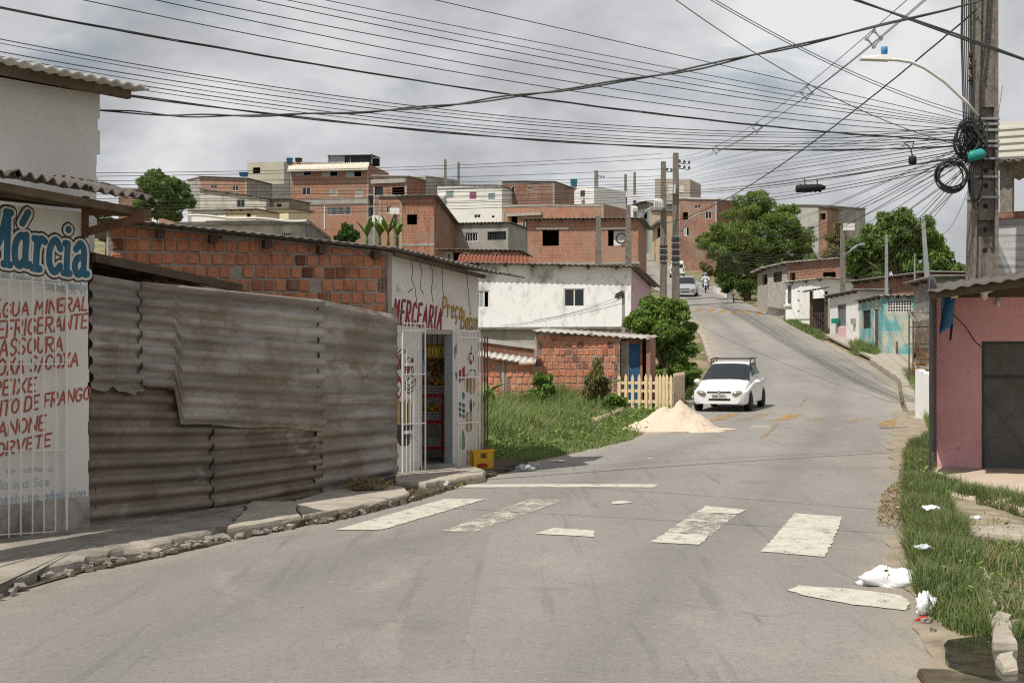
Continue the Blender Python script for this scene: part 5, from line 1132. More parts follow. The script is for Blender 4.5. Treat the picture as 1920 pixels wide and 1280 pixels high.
def carport():
    p = W(1518, 622, 74.5); t = thing('carport', 'dark open porch with thin roof and black railing beside the white hut', 'porch', p); o = p
    for px, D in ((1521, 74), (1549, 72.5)): a = W(px, 622, D)-o; b = W(px, 546, D)-o; MB().beam(a-Vector((0,0,.4)), b, .14).build('post', wood, t)
    a, b = W(1512, 545, 73.6)-o, W(1556, 537, 71.6)-o; MB().corr(a, b, b+Vector((.6,4,.1)), a+Vector((.6,4,.1)), 8, .025, 2, 6).build('roof', fibre, t, True, solid=.04)
    a, b = W(1522, 560, 76)-o, W(1549, 558, 75)-o; MB().hexa([a+Vector((0,0,-2.2)), b+Vector((0,0,-2.2)), b+Vector((0,.1,-2.2)), a+Vector((0,.1,-2.2)), a, b, b+Vector((0,.1,0)), a+Vector((0,.1,0))]).build('shade_panel', dark_metal, t)  # dark panel stands in for the shade deep in the porch
    for k in range(8): q = W(1523+k*3.4, 622, 73.6)-o; MB().beam(q-Vector((0,0,.2)), q+Vector((0,0,1.0)), .03).build('railing_bar', rust, t)
    MB().beam(W(1522, 588, 73.6)-o, W(1549, 587, 73.2)-o, .04).build('railing_top', dark_metal, t)
carport()
house('whitewashed_house', 'whitewashed low house with barred window and green meter box', (1556, 72), (1612, 66), (556, 545), mk('whitewash', (.74,.73,.71), .05, 2, .9, .2, 30, [((.16,.15,.14), 1.3, .58, .72, .7, None)]), 5,
      wins=[(1570,570,1586,612,'grille',grey_metal)], over=.3, parts=lambda t, w: (on(w, t, 'door', pink_pale, 1571, 613, 1587, 650, -.03, -.003), on(w, t, 'meter_box', mk('green_plastic',(.02,.25,.15),.1), 1568, 597, 1574, 606, -.25, -.004), on(w, t, 'meter_box', grey_metal, 1601, 597, 1605, 608, -.15, -.004)))
turq = mk('peeling_turquoise', (.13,.36,.38), .12, 2, .9, .3, 25, [((.50,.46,.36), 1.2, .46, .6, .85, None), ((.5,.3,.18), 3, .62, .75, .4, None), ((.14,.13,.1), 1.7, .6, .76, .6, (1,1,.6))])
def turq_front(t, w):
    r = w.rect(1664, 563, 1709, 584); n, m = 9, 4
    for i in range(n+1): u = r[0]+(r[1]-r[0])*i/n; MB().box(u-.012, u+.012, .0, .1, r[2], r[3]).build('lattice_bar', white_wall, t)
    for j in range(m+1): z = r[2]+(r[3]-r[2])*j/m; MB().box(r[0], r[1], .003, .097, z-.012, z+.012).build('lattice_bar', white_wall, t)
    on(w, t, 'pipe', rust, 1681, 640, 1683, 672, -.05, -.003)
house('turquoise_house', 'peeling turquoise house front with white lattice vent beside the kerb', (1655, 60.2), (1713, 59.4), (556, 556), turq, 5, wins=[(1664,563,1709,584,'open')], over=.2, parts=turq_front)
house('turquoise_cottage', 'peeling turquoise street wall with dark window and narrow door', (1611, 66), (1654.5, 60.4), (565, 556), turq, 2.5, wins=[(1618,581,1632,616,'grille',dark_metal), (1638,578,1647,668,('s',wood))], over=.2)
house('long_brick_roof_house', 'long brick wall with sheet roof rising behind the turquoise house', (1600, 70), (1745, 62), (530, 512), brick_c, 6, over=.4, rmat=fibre)
house('tin_shack', 'rusty tin and board shack between turquoise house and pink bar', (1713.5, 56), (1764, 52), (533, 520), sheet_mat('rusty_tin', (.22,.24,.22), (.20,.09,.05)), 5, over=.35, rmat=fibre)
# ================================================================ vegetation
def leaves(name, C, N, n_axis, size, aspect, mat, parent=None, bend=.25):
    """C centres (n,3), N outward normals; one folded four-corner leaf each"""
    n = len(C); ax = n_axis+RNG.normal(0, .55, (n,3)); ax /= np.linalg.norm(ax, axis=1, keepdims=True)+1e-9
    sd_ = np.cross(ax, N+RNG.normal(0, .5, (n,3))); sd_ /= np.linalg.norm(sd_, axis=1, keepdims=True)+1e-9
    up = np.cross(sd_, ax); L = size*RNG.uniform(.6, 1.25, (n,1)); Wd = L*aspect
    v = np.stack([C-ax*L*.5, C+sd_*Wd*.5-up*L*bend*.3, C+ax*L*.5-up*L*bend, C-sd_*Wd*.5-up*L*bend*.3], 1).reshape(-1,3)
    i = np.arange(n)*4; return np_mesh(name, v, np.stack([i,i+1,i+2,i+3], 1), mat, parent)
def lobe_points(lobes, n, shell=(.55,1.08)):
    """lobes (x,y,z,rx,ry,rz)"""
    vol = np.array([l[3]*l[5] for l in lobes]); k = RNG.choice(len(lobes), n, p=vol/vol.sum()); Lb = np.array(lobes)[k]
    d = RNG.normal(0, 1, (n,3)); d /= np.linalg.norm(d, axis=1, keepdims=True)
    lump = 1+.16*np.sin(d[:,0]*5+k*1.7)*np.sin(d[:,2]*6+k*2.1)+.12*np.sin(d[:,1]*9+d[:,2]*8+k)
    r = RNG.uniform(shell[0], shell[1], n)**.6*lump
    return Lb[:,:3]+d*Lb[:,3:6]*r[:,None], d
def tree_px(name, label, lobes, D, base, n, size, aspect, mat, spread=.8, cat='tree', group=None, droop=.0, bark=None, trunk_r=.16, subs=5):
    """lobes as (column,row,radius) in photo pixels at distance D; base=(column,row of the foot or None)"""
    b = W(base[0], 660, D); b.z = zprof(D)-.1 if base[1] is None else W(base[0], base[1], D).z
    t = thing(name, label, cat, b, 0, group); big = []
    for px, py, r in lobes:
        R = r*D/F; p = W(px, py, D)-b; dy = random.uniform(-spread, spread)*R; big.append((p.x, p.y+dy, p.z, R, R*.95, R*.9))
    full = []
    for l in big:                # each limb mass breaks into smaller clumps
        full.append((l[0], l[1], l[2], l[3]*.66, l[4]*.66, l[5]*.66))
        for k in range(subs+4):
            d = Vector((random.gauss(0,1), random.gauss(0,1), random.gauss(.2,1))).normalized(); q = random.uniform(.2,.4)
            full.append((l[0]+d.x*l[3]*.76, l[1]+d.y*l[4]*.76, l[2]+d.z*l[5]*.76, l[3]*q, l[4]*q, l[5]*q*.85))
    C, N = lobe_points(full, n); axis = N*.5+np.array([0,0,-droop])
    leaves('crown', C, N, axis, size, aspect, mat, t)
    cx = sum(l[0] for l in big)/len(big); cz = sum(l[2] for l in big)/len(big); fork = Vector((cx*.35, 0, cz*.45))
    bark = bark or wood
    tr = MB(); tr.tube([(0,0,-.2), (fork.x*.4+.03, 0, fork.z*.5), tuple(fork)], [trunk_r*1.3, trunk_r, trunk_r*.8], 8); tr.build('trunk', bark, t, True)
    for l in big:
        e = Vector(l[:3]); m = fork.lerp(e, .5)+Vector((0,0,.12*l[3])); MB().tube([fork, m, fork.lerp(e, .95)], [trunk_r*.6, trunk_r*.35, trunk_r*.12], 6).build('limb', bark, t, True)
    return t
tree_px('feathery_tree', 'big spreading fine leaved tree beside the upper road', [(1350,476,34),(1352,440,32),(1395,400,40),(1445,400,34),(1385,455,52),(1440,450,52),(1480,465,42),(1505,495,34),(1440,500,46),(1385,505,46),(1368,508,26),(1408,372,16),(1460,430,40),(1382,530,20),(1405,538,28),(1420,385,30),(1475,400,24),(1320,455,20),(1500,455,32),(1518,500,26),(1492,430,22)], 104, (1400,None), 80000, .24, .26, leaf_fine, subs=9, trunk_r=.22)
tree_px('mango_tree', 'round glossy mango tree behind the right roadside houses', [(1650,450,40),(1690,425,36),(1730,450,40),(1700,480,48),(1640,490,44),(1605,500,30),(1755,490,36),(1780,512,26),(1690,408,20),(1735,425,26),(1660,418,24),(1720,520,30),(1595,470,24),(1640,520,30)], 82, (1690,None), 36000, .32, .3, leaf_mango, droop=.6, subs=8, trunk_r=.25)
tree_px('roadside_bush', 'big leafy green bush between white house and road', [(1232,580,34),(1200,605,28),(1270,585,30),(1245,620,44),(1285,625,28),(1268,665,34),(1220,645,32),(1288,690,20),(1250,695,32),(1185,605,16),(1298,655,16)], 47.5, (1245,None), 30000, .14, .46, leaf_bush, cat='bush', subs=8, trunk_r=.09)
tree_px('round_tree', 'round dark green tree on the left skyline behind the painted shop', [(305,358,40),(278,372,26),(336,366,28),(300,335,20),(310,392,34),(352,380,16),(265,390,18),(330,345,18)], 112, (310,None), 16000, .34, .45, leaf_mango, subs=7)
tree_px('small_tree', 'small dark tree below the brick block', [(650,437,19),(640,445,13),(661,444,14),(650,428,12)], 72, (650,470), 4500, .2, .45, leaf_dark, trunk_r=.07)
tree_px('hedge_tree', 'scrubby dark tree under the awning bracket', [(190,410,16),(205,425,16),(195,440,18)], 60, (200,470), 3000, .2, .4, leaf_dark, trunk_r=.06)
tree_px('brown_tree', 'thin reddish leaved tree left of the mango', [(1572,425,12),(1562,445,16),(1578,455,16),(1555,475,18),(1580,485,18)], 92, (1570,None), 4000, .26, .35, leaf_dry, trunk_r=.08)
tree_px('yellow_bush', 'yellowish dry bush on the bank beside the upper road', [(1318,500,10),(1330,508,12),(1342,512,9)], 128, (1328,None), 2500, .3, .2, leaf_dry, cat='bush', trunk_r=.05)
tree_px('bank_bush', 'dark green bush under the big tree by the road', [(1375,532,12),(1390,538,12),(1362,540,9)], 100, (1375,None), 2500, .3, .4, leaf_dark, cat='bush', trunk_r=.05)
tree_px('creeper', 'leafy creeper climbing the low brick shack', [(1014,712,16),(1022,735,20),(1000,748,22),(1018,762,24),(985,762,16),(1030,708,9)], 36.4, (1008,None), 5200, .12, .6, leaf_bush, cat='plant', trunk_r=.03)
tree_px('weed_clump', 'drooping dry green weed before the brick shack', [(1118,682,10),(1122,700,15),(1112,718,18),(1128,726,18),(1105,738,16)], 38.0, (1118,None), 2800, .26, .14, leaf_dry, cat='plant', droop=1.2, trunk_r=.03)
tree_px('roadside_weeds', 'weedy green growth between bush and white car', [(1285,715,20),(1270,700,20),(1300,700,16),(1292,735,14)], 44, (1285,None), 5000, .14, .22, leaf_bush, cat='plant', trunk_r=.03)
tree_px('lot_shrub', 'low leafy shrub in the grass near the picket fence', [(1150,750,14),(1165,756,12),(1140,762,14)], 37, (1150,None), 2200, .12, .5, leaf_bush, cat='bush', trunk_r=.02)
tree_px('corner_shrub', 'leafy shrub at the grocery corner beside the iron grille', [(915,745,14),(905,765,16),(925,775,14)], 33, (912,None), 2400, .13, .5, leaf_bush, cat='bush', trunk_r=.02)
def banana(px, py, D, h, n, label, seed):
    rr = random.Random(seed); p = W(px, py, D); t = thing('banana_plant', label, 'plant', p, 0, 'banana plants'); MB().tube([(0,0,-.2),(0,0,h*.5)], [.09,.05], 7).build('stem', leaf_dark, t, True)
    for k in range(n):
        a = rr.uniform(0, 6.283); L = h*rr.uniform(.55,.8); lean = rr.uniform(.25,.8); w_ = .16*h/2
        def f(u, v): 
            r = L*lean*u; z = h*.45+L*(u-.45*lean*u*u*1.6); s = (v-.5)*2*w_*math.sin(math.pi*min(1,.1+u*.9)); return Vector((math.cos(a)*r-math.sin(a)*s, math.sin(a)*r+math.cos(a)*s, z-abs(v-.5)*.06))
        mb = MB(); mb.grid(f, 6, 2); mb.build('leaf', leaf_bush, t, True, solid=.004)
def weeds(name, pts, n, size, label):
    P = [G(*p) for p in pts]; P = [(p.x, p.y) for p in P]; xs = [p[0] for p in P]; ys = [p[1] for p in P]
    cx = RNG.uniform(min(xs), max(xs), n*3); cy = RNG.uniform(min(ys), max(ys), n*3); k = in_poly(P, cx, cy); cx, cy = cx[k][:n], cy[k][:n]; m = len(cx)
    hs = RNG.uniform(.05, .3, m); C = np.repeat(np.stack([cx, cy, hs*.5+np.interp(cy, [30,42,50], [0,.15,.65])], 1), 14, 0)+RNG.normal(0, 1, (m*14,3))*np.repeat(np.stack([hs*.5, hs*.5, hs*.4], 1), 14, 0); C[:,2] = np.maximum(C[:,2], .02)
    o = leaves(name, C, np.tile([0,0,1.], (len(C),1)), RNG.normal(0,1,(len(C),3))*[1,1,.4], size, .55, leaf_bush); tag(o, label, 'weeds', kind='stuff')
weeds('broad_weeds', [(893,862),(1000,862),(1090,844),(1180,818),(1290,750),(1160,728),(1000,745),(893,770)], 420, .09, 'broad leaved weeds among the lot grass')
weeds('broad_weeds', [(1705,870),(1700,1000),(1720,1110),(1800,1195),(1990,1200),(1990,1012),(1800,990),(1760,920)], 160, .045, 'broad leaved weeds among the verge grass')
for k, (px, py, D, h, n) in enumerate(((688,468,70,1.5,7),(712,468,71,1.6,8),(728,466,70,1.7,8),(745,466,71.5,1.5,7),(905,790,34,1.1,6),(1130,760,38.5,.9,4))):
    banana(px, py, D, h, n, ['banana plant left of the electricity boxes', 'banana plant between the two box posts', 'tall banana plant below the white box', 'banana plant against the brick tower house', 'young banana plant at the grocery corner', 'small banana leaf sprout by the picket fence'][k], k)

# ================================================================ picket fence, sand, log, litter
def picket_fence():
    ym = mk('yellow_fence_paint', (.76,.60,.37), .08, 4, .8, .15, 30); A = Wl((1157, 40.3), (1263, 39.9), .08); t = A.thing('picket_fence', 'pale yellow wooden picket fence beside the white car', 'fence')
    ztop = A.uz(1210, 703)[1]; B = Wl((1263, 39.9), (1284, 43.2), .08)
    def picket(w, u, wd, mat, dz=0):
        z = ztop+dz; mb = MB(); mb.prism([(u-wd/2,0),(u+wd/2,0),(u+wd/2,z-.07),(u,z+.03),(u-wd/2,z-.07)], -.012, .012)
        if w is B:
            R = (Matrix.Translation((A.A.x, A.A.y, A.z0)) @ Matrix.Rotation(A.ang, 4, 'Z')).inverted() @ (Matrix.Translation((B.A.x, B.A.y, B.z0)) @ Matrix.Rotation(B.ang, 4, 'Z')); mb.v = [tuple(R @ Vector(p)) for p in mb.v]
        mb.build('picket', mat, t)
    for px in (1161,1173.5,1186,1198.5,1211,1219.5,1231,1237.5,1244,1250.5,1258): picket(A, A.uz(px,720)[0], .082, ym, random.uniform(-.02,.02))
    for z in (.28, .58, ztop-.22): MB().box(0, A.L, .014, .04, z-.04, z+.04).build('rail', ym, t)
    for k in range(14): picket(B, .05+k*B.L/14, .15, wood_pale, .02)
picket_fence()
def sand_pile():
    m = mk('building_sand', (.60,.495,.385), .06, 3, .97, .5, 90, [((.50,.35,.22), 5, .58, .72, .6, None)], bdist=.01)
    c = G(1266, 808); t = thing('sand_pile', 'pile of pale building sand at the roadside before the white car', 'sand'); n = 90; R = 1.25; vs = []
    for j in range(n+1):
        for i in range(n+1):
            x, y = (i/n*2-1)*R, (j/n*2-1)*R
            def pk(cx, cy, h, r): return h-math.hypot(x-cx, (y-cy)*1.0)*h/r
            th = math.atan2(y, x); z = max(pk(-.22, 0, .56, .80), pk(.14, .05, .58, .92), pk(.42, -.1, .32, .8), pk(-.5, -.1, .33, .62))
            z += .012*math.sin(31*x+13*y+3*math.sin(9*y))*math.sin(27*y-8*x)+.006*random.uniform(-1,1)+.035*math.sin(4*x+2*y)+.02*math.sin(11*x-5*y)+.012*math.sin(17*y+9*x)+.05*math.sin(3*th)
            z = z if z > 0 else z*.25
            vs.append((x, y, max(-.08, z)))
    mb = MB().add(vs, [(j*(n+1)+i, j*(n+1)+i+1, (j+1)*(n+1)+i+1, (j+1)*(n+1)+i) for j in range(n) for i in range(n)])
    t.location = (c.x, c.y+.25, road_z(c.x, c.y)); mb.build('heap', m, t, True)
    mb = MB(); P = [(math.cos(a)*1.15*(1+.25*math.sin(3*a+1)+random.uniform(-.05,.05)), math.sin(a)*1.0*(1+.2*math.sin(2*a)+random.uniform(-.05,.05))) for a in np.linspace(0, 6.283, 40, False)]
    mb.slab(P, -.05, .022); mb.build('spilled_edge', m, t)
sand_pile()
def log():
    a, b = G(1112, 800), G(1168, 783); t = thing('log', 'pale cut log lying in the grass before the brick shack', 'log', a); d = b-a; d.z = 0
    MB().tube([(0,0,.1), tuple(d*.5+Vector((0,0,.16))), tuple(d+Vector((0,0,.24)))], [.095,.09,.08], 9).build('trunk_piece', wood_pale, t, True)
    MB().tube([tuple(d*.52+Vector((-.06,0,.16))), tuple(d*.52+Vector((.07,.02,.18)))], .1, 9).build('black_strap', black, t)
log()
def crumple(name, label, px, py, sx, sy, sz, mat, cat, dz=0, seed=0, group=None, rz=0):
    rr = random.Random(seed); p = G(px, py, dz); mb = MB(); ph = [rr.uniform(0,6.28) for _ in range(8)]
    def f(u, v):
        a, b = u*2*math.pi, v*math.pi; d = Vector((math.cos(a)*math.sin(b), math.sin(a)*math.sin(b), math.cos(b)))
        r = 1+.22*math.sin(3*a+ph[0]+2*b)+.18*math.sin(5*a-3*b+ph[1])+.14*math.sin(9*a+4*b+ph[2])*math.sin(7*b+ph[3])+.08*math.sin(15*a+ph[4]+9*b)
        return Vector((d.x*sx*r, d.y*sy*r, max(0.002, (d.z+.55)*sz*r)))
    mb.grid(f, 26, 14); o = mb.build(name, mat, None, True, uv=False); o.location = (p.x, p.y, p.z-.005); o.rotation_euler = (0,0,rz); tag(o, label, cat, group)
bag_m = mk('white_plastic_film', (.78,.79,.79), .06, 8, .45, .2, 30, spec=.4); bag_g = mk('grey_plastic_film', (.5,.54,.57), .2, 12, .4, .2, 30, spec=.4)
crumple('plastic_bag', 'large white plastic bag on the road by the verge', 1664, 1098, .19, .11, .075, bag_m, 'bag', 0, 1, 'litter')
crumple('plastic_bag', 'crumpled white wrapper at the grass edge with a red corner', 1736, 1150, .06, .06, .075, bag_m, 'wrapper', .02, 2, 'litter')
crumple('red_scrap', 'small red scrap beneath the white wrapper on the verge', 1731, 1164, .04, .025, .02, red_paint, 'scrap', .01, 3, 'litter')
for k, (px, py, s, dz, lb, m) in enumerate(((1747,955,.075,.2,'white crumpled bag in the grass below the terrace',bag_m), (1733,1028,.06,.18,'grey crumpled bag in the verge grass',bag_g), (1832,972,.05,.15,'small white wrapper near the concrete slab',bag_m), (1683,952,.03,.03,'tiny white scrap on the dry grass edge',bag_m), (822,912,.13,.03,'white plastic bag in the gutter before the doorstep',bag_g), (1046,864,.11,.02,'white paper flattened at the lot edge',bag_m),
      (1222,860,.13,.0,'flat white scrap on the open road',bag_m), (985,880,.12,.03,'grey plastic sheet in the gutter past the crate',bag_g), (1005,873,.06,.03,'small grey wrapper between crate and lot',bag_g), (670,906,.05,.12,'pale blue scrap beside the weed heap',bag_g))):
    flat = .012 if k in (5, 6) else s*.35
    crumple('litter_scrap', lb, px, py, s, s*.55, flat, m, 'litter', dz, 10+k, 'litter')
def debris(name, pts, n, size, cols, label):
    P = [G(*p) for p in pts]; P = [(p.x, p.y) for p in P]; xs = [p[0] for p in P]; ys = [p[1] for p in P]
    x = RNG.uniform(min(xs), max(xs), n*4); y = RNG.uniform(min(ys), max(ys), n*4); k = in_poly(P, x, y); x, y = x[k][:n], y[k][:n]
    C = np.stack([x, y, np.full(len(x), .04)+RNG.uniform(-.015,.03,len(x))], 1); o = leaves(name, C, np.tile([0,0,1.], (len(x),1)), RNG.normal(0,1,(len(x),3))*[1,1,.15], size, .35, cols); tag(o, label, 'debris', kind='stuff')
dry_m = leaf_mat('dry_stalks', (.28,.2,.1), (.4,.31,.18), (.12,.09,.06), 5)
debris('dry_litter', [(640,972),(760,945),(900,905),(860,895),(720,930),(640,950)], 900, .05, dry_m, 'dry leaves and crumbs along the gutter')
debris('dry_litter', [(1655,930),(1640,985),(1690,1000),(1712,1005),(1710,925),(1690,900)], 1500, .06, dry_m, 'dry brown grass cuttings at the right road edge')
debris('dry_litter', [(440,1008),(640,972),(640,950),(440,985)], 350, .045, dry_m, 'dry crumbs in the shaded gutter')
def rubble(pts, n, label, s0=.015, s1=.05):
    P = [G(*p) for p in pts]; P = [(p.x, p.y) for p in P]; xs = [p[0] for p in P]; ys = [p[1] for p in P]; mb = MB(); c = 0
    while c < n:
        x, y = random.uniform(min(xs), max(xs)), random.uniform(min(ys), max(ys))
        if not in_poly(P, np.array([x]), np.array([y]))[0]: continue
        r = random.uniform(s0, s1); M = Matrix.Translation((x, y, road_z(x, y)+.03)) @ Matrix.Rotation(random.uniform(0,6), 4, 'Z') @ Matrix.Rotation(random.uniform(-.5,.5), 4, 'X'); mb.hexa([M @ Vector((a*r*random.uniform(.6,1.1), b*r*random.uniform(.5,.9), q*r*random.uniform(.3,.6))) for q in (-1, 1) for a, b in ((-1,-1),(1,-1),(1,1),(-1,1))]); c += 1
    tag(mb.build('rubble', pave_m), label, 'rubble', kind='stuff')
rubble([(-60,1158),(60,1100),(230,1062),(430,1016),(640,976),(800,934),(790,920),(640,962),(430,1000),(230,1044),(60,1078),(-60,1125)], 260, 'crumbled concrete bits along the left kerb')
rubble([(1690,850),(1680,960),(1700,1080),(1740,1190),(1760,1190),(1720,1080),(1705,950),(1712,850)], 90, 'small stones along the right road edge', .01, .03)
def weed_heap():
    p = G(690, 916, .1); t = thing('weed_heap', 'small heap of dry pulled weeds against the corrugated fence', 'heap', p); n = 900
    C = RNG.normal(0, 1, (n,3))*[.13,.09,.05]; C[:,2] = np.abs(C[:,2])+.01; leaves('dry_stems', C, C/ (np.linalg.norm(C,axis=1,keepdims=True)+1e-6), RNG.normal(0,1,(n,3)), .10, .12, dry_m, t)['kind'] = 'stuff'
    mb = MB(); mb.lathe([(.2,-.02),(.16,.05),(.08,.09),(0,.1)], 14); mb.build('soil_core', soil_m, t, True)
weed_heap()

# ================================================================ vehicles
def catmull(xs, ys, x):
    i = max(0, min(len(xs)-2, int(np.searchsorted(xs, x)-1))); x0, x1 = xs[i], xs[i+1]; t = (x-x0)/(x1-x0)
    m = lambda k: 0 if k <= 0 or k >= len(xs)-1 else (ys[k+1]-ys[k-1])/(xs[k+1]-xs[k-1])
    h = x1-x0; return (2*t**3-3*t*t+1)*ys[i]+(t**3-2*t*t+t)*h*m(i)+(-2*t**3+3*t*t)*ys[i+1]+(t**3-t*t)*h*m(i+1)
def car(name, label, loc, rz, paint, st, plate=None, wheels=(.72, 3.1), wr=.27, rack=False, ws=(1.0,1.75), rear=False, cat='car', visor=False, group=None, lamps=True):
    """st rows: y, bottom z, shoulder z, top z, half width low, shoulder, top; front bumper at y=0 facing -y"""
    t = thing(name, label, cat, loc, rz, group); S = np.array(st); ys = S[:,0]; Lc = ys[-1]
    par = lambda y: [catmull(ys, S[:,k], y) for k in range(1, 7)]
    def sec(y, s):     # s 0..1 from sill to roof centre
        zb, zs, zt, wl, wsd, wt = par(y); K = [(wl*.93, zb), (wl, zb+.05), (wsd*1.0, zb+(zs-zb)*.55), (wsd*.985, zs-.03), (wsd*.93, zs+.01), (wt+(wsd*.93-wt)*.25, zs+(zt-zs)*.7), (wt*.92, zt-.015), (wt*.5, zt+.012), (0, zt+.02)]
        p = s*(len(K)-1); i = min(len(K)-2, int(p)); f = p-i
        g = lambda j: K[max(0, min(len(K)-1, j))]
        a, b, c, d = g(i-1), g(i), g(i+1), g(i+2)
        return [.5*((2*b[q])+(-a[q]+c[q])*f+(2*a[q]-5*b[q]+4*c[q]-d[q])*f*f+(-a[q]+3*b[q]-3*c[q]+d[q])*f**3) for q in (0, 1)]
    def pt(y, s, sgn, off=0.0):
        x, z = sec(y, s); v = Vector((sgn*x, y, z))
        if off:
            e = .01; x1, z1 = sec(y, min(1, s+e)); x0, z0 = sec(y, max(0, s-e)); tv = Vector((sgn*(x1-x0), 0, z1-z0))
            xa, za = sec(min(Lc, y+.03), s); xb, zb = sec(max(0, y-.03), s); ty = Vector((sgn*(xa-xb), .06, za-zb)); nn = ty.cross(tv)*sgn
            if nn.length > 1e-9: v = v+nn.normalized()*off
        return v
    ny, ns = 60, 36; mb = MB()
    for sg in (1, -1): mb.grid(lambda a, b: pt(a*Lc, b, sg), ny, ns)
    for y in (0, Lc):
        ring = [pt(y, k/ns, 1) for k in range(ns+1)]+[pt(y, k/ns, -1) for k in range(ns, -1, -1)]; mb.add(ring, [tuple(range(len(ring)))])
    mb.build('body', paint, t, True)
    def patch(nm, y0, y1, s0, s1, mat, off=.008, both=True, n=14, slant=(0,0), par_=None):
        for grp in ([(1,), (-1,)] if both else [(1, -1)]):
            m = MB()
            for sg in grp: m.grid(lambda a, b: pt(y0+(y1-y0)*a+slant[0]*b*(1-a)+slant[1]*b*a, s0+(s1-s0)*b, sg, off), n, n)
            o = m.build(nm, mat, par_ or t, True)
        return o
    patch('windscreen', ws[0], ws[1], .63, 1.0, glass, .006, False)
    ry = S[:,0]
    patch('side_window', ws[1]-.18, Lc*.56, .56, .72, glass, .006, slant=(.28,0)); patch('side_window', Lc*.585, Lc*.80, .56, .72, glass, .006, slant=(0,-.12))
    dk = dark_metal
    for sg in (1, -1):
        for y in wheels:
            xw = par(y)[4]; w = bpy.data.objects.new('wheel', None); COL.objects.link(w); w.parent = t; w.location = (sg*(xw-.055), y, wr); w.rotation_euler = (0, sg*math.pi/2, 0)
            MB().lathe([(wr*.66,-.075),(wr*.93,-.08),(wr,-.05),(wr,.05),(wr*.93,.08),(wr*.66,.075)], 24).build('tyre', black, w, True); MB().lathe([(wr*.66,-.02),(wr*.64,.055),(wr*.5,.04),(wr*.2,.06),(0.01,.062)], 16).build('rim', grey_metal, w, True)
            m = MB(); m.lathe([(wr*1.14,-.1),(wr*1.14,.062),(wr*1.02,.066),(wr*1.02,-.1)], 24, Matrix.Translation((sg*(xw-.055), y, wr+.02)) @ Matrix.Rotation(sg*math.pi/2, 4, 'Y')); m.build('wheel_arch', black, t, True)
        mz = par(ws[0]+.25)[1]; m = MB(); m.lathe([(0.01,-.05),(.05,-.045),(.075,0),(.06,.05),(0.01,.06)], 12, Matrix.Translation((sg*(par(ws[0]+.3)[4]+.10), ws[0]+.28, mz+.06)) @ Matrix.Diagonal((1.25,.8,.95,1)) @ Matrix.Rotation(math.pi/2, 4, 'X')); m.build('mirror', paint, t, True)
    if lamps and not rear:
        lm = mk('headlight_glass', (.30,.28,.25), .3, 18, .12, 0, spec=.8)
        for sg in (1, -1): MB().lathe([(0,-1),(.5,-.86),(.86,-.5),(1,0),(.86,.5),(.5,.86),(0,1)], 16, Matrix.Translation((sg*.53, .055, .555)) @ Matrix.Rotation(sg*.45, 4, 'Z') @ Matrix.Rotation(sg*-.12, 4, 'Y') @ Matrix.Diagonal((.17,.10,.082,1))).build('headlight', lm, t, True)
        patch('hood_seam', ws[0]-.04, ws[0]-.015, .60, 1.0, dk, .004, False)
        w0 = par(0)[4]; zs0 = par(0)[1]
        m = MB()
        for sg in (1, -1): m.box(sg*.20-.15, sg*.20+.15, -.012, .05, zs0-.015, zs0+.03)
        m.build('grille', dk, t); MB().lathe([(.0,-.01),(.05,-.01),(.05,.01),(0,.012)], 14, Matrix.Translation((0,-.012,zs0+.008)) @ Matrix.Rotation(math.pi/2, 4, 'X')).build('badge', grey_metal, t)
        zb0 = par(0)[0]; MB().box(-.30, .33, -.008, .03, zb0+.10, zb0+.155).build('lower_intake', black, t)
        MB().beam((.05, ws[0]+.02, par(ws[0])[2]+.035), (-.42, ws[0]+.06, par(ws[0])[2]+.05), .018).build('wiper', black, t); MB().beam((.55, ws[0]+.03, par(ws[0])[2]+.03), (.12, ws[0]+.06, par(ws[0])[2]+.05), .018).build('wiper', black, t)
    if plate:
        z = par(0)[0]+.155; pm = mk('plate_grey', (.5,.5,.49), .05, 5, .5, 0); MB().box(-.2, .2, -.036, -.02, z, z+.13).build('number_plate', pm, t)
        class Fl:
            def uz(s, x, y): return x, y
        lettering('plate_lettering', t, Fl(), plate, [(-.17,z+.03),(.17,z+.03),(.17,z+.10),(-.17,z+.10)], .0065, black_paint, -.038, .3, thick=.2)
    if visor:
        MB().lathe([(.0,0),(.19,.0),(.19,.012),(0,.012)], 18, Matrix.Translation((.30, ws[0]+.42, par(ws[0])[2]+.10)) @ Matrix.Rotation(math.radians(62), 4, 'X')).build('teal_wheel_cover', mk('teal_plastic', (.02,.32,.34), .1, 4, .5, 0), t)
    if rear:
        for sg in (1, -1): MB().box(sg*(par(0)[4]-.10)-.05, sg*(par(0)[4]-.10)+.05, -.02, .05, .75, 1.15).build('tail_light', red_paint, t)
        MB().box(-.62, .62, -.012, .03, 1.15, 1.55).build('rear_window', glass, t); MB().box(-.25, .25, -.02, .02, .62, .75).build('number_plate', grey_metal, t); MB().box(-.78, .78, -.07, .03, .3, .5).build('bumper', dk, t)
    if rack:
        zr = max(S[:,3])
        for y in (1.95, 2.75):
            MB().beam((-.66, y, zr+.10), (.66, y, zr+.10), .03, .025).build('rack_bar', dk, t)
            for sg in (1, -1): MB().beam((sg*.60, y, zr-.09), (sg*.58, y, zr+.10), .03).build('rack_foot', dk, t)
        for sg in (1, -1): MB().beam((sg*.55, 1.9, zr+.12), (sg*.55, 2.8, zr+.12), .02).build('rack_rail', dk, t)
    return t
def car_paint(name, c, metal=0.0):
    n = NT(name); n.color(n.mix(n.ramp(n.noise(6, 5, .6), .55, .8, 0, .35), c, mul(c, .75))); n.rough(.28, metal, .5); n.b.inputs['Coat Weight'].default_value = .3; return n.m
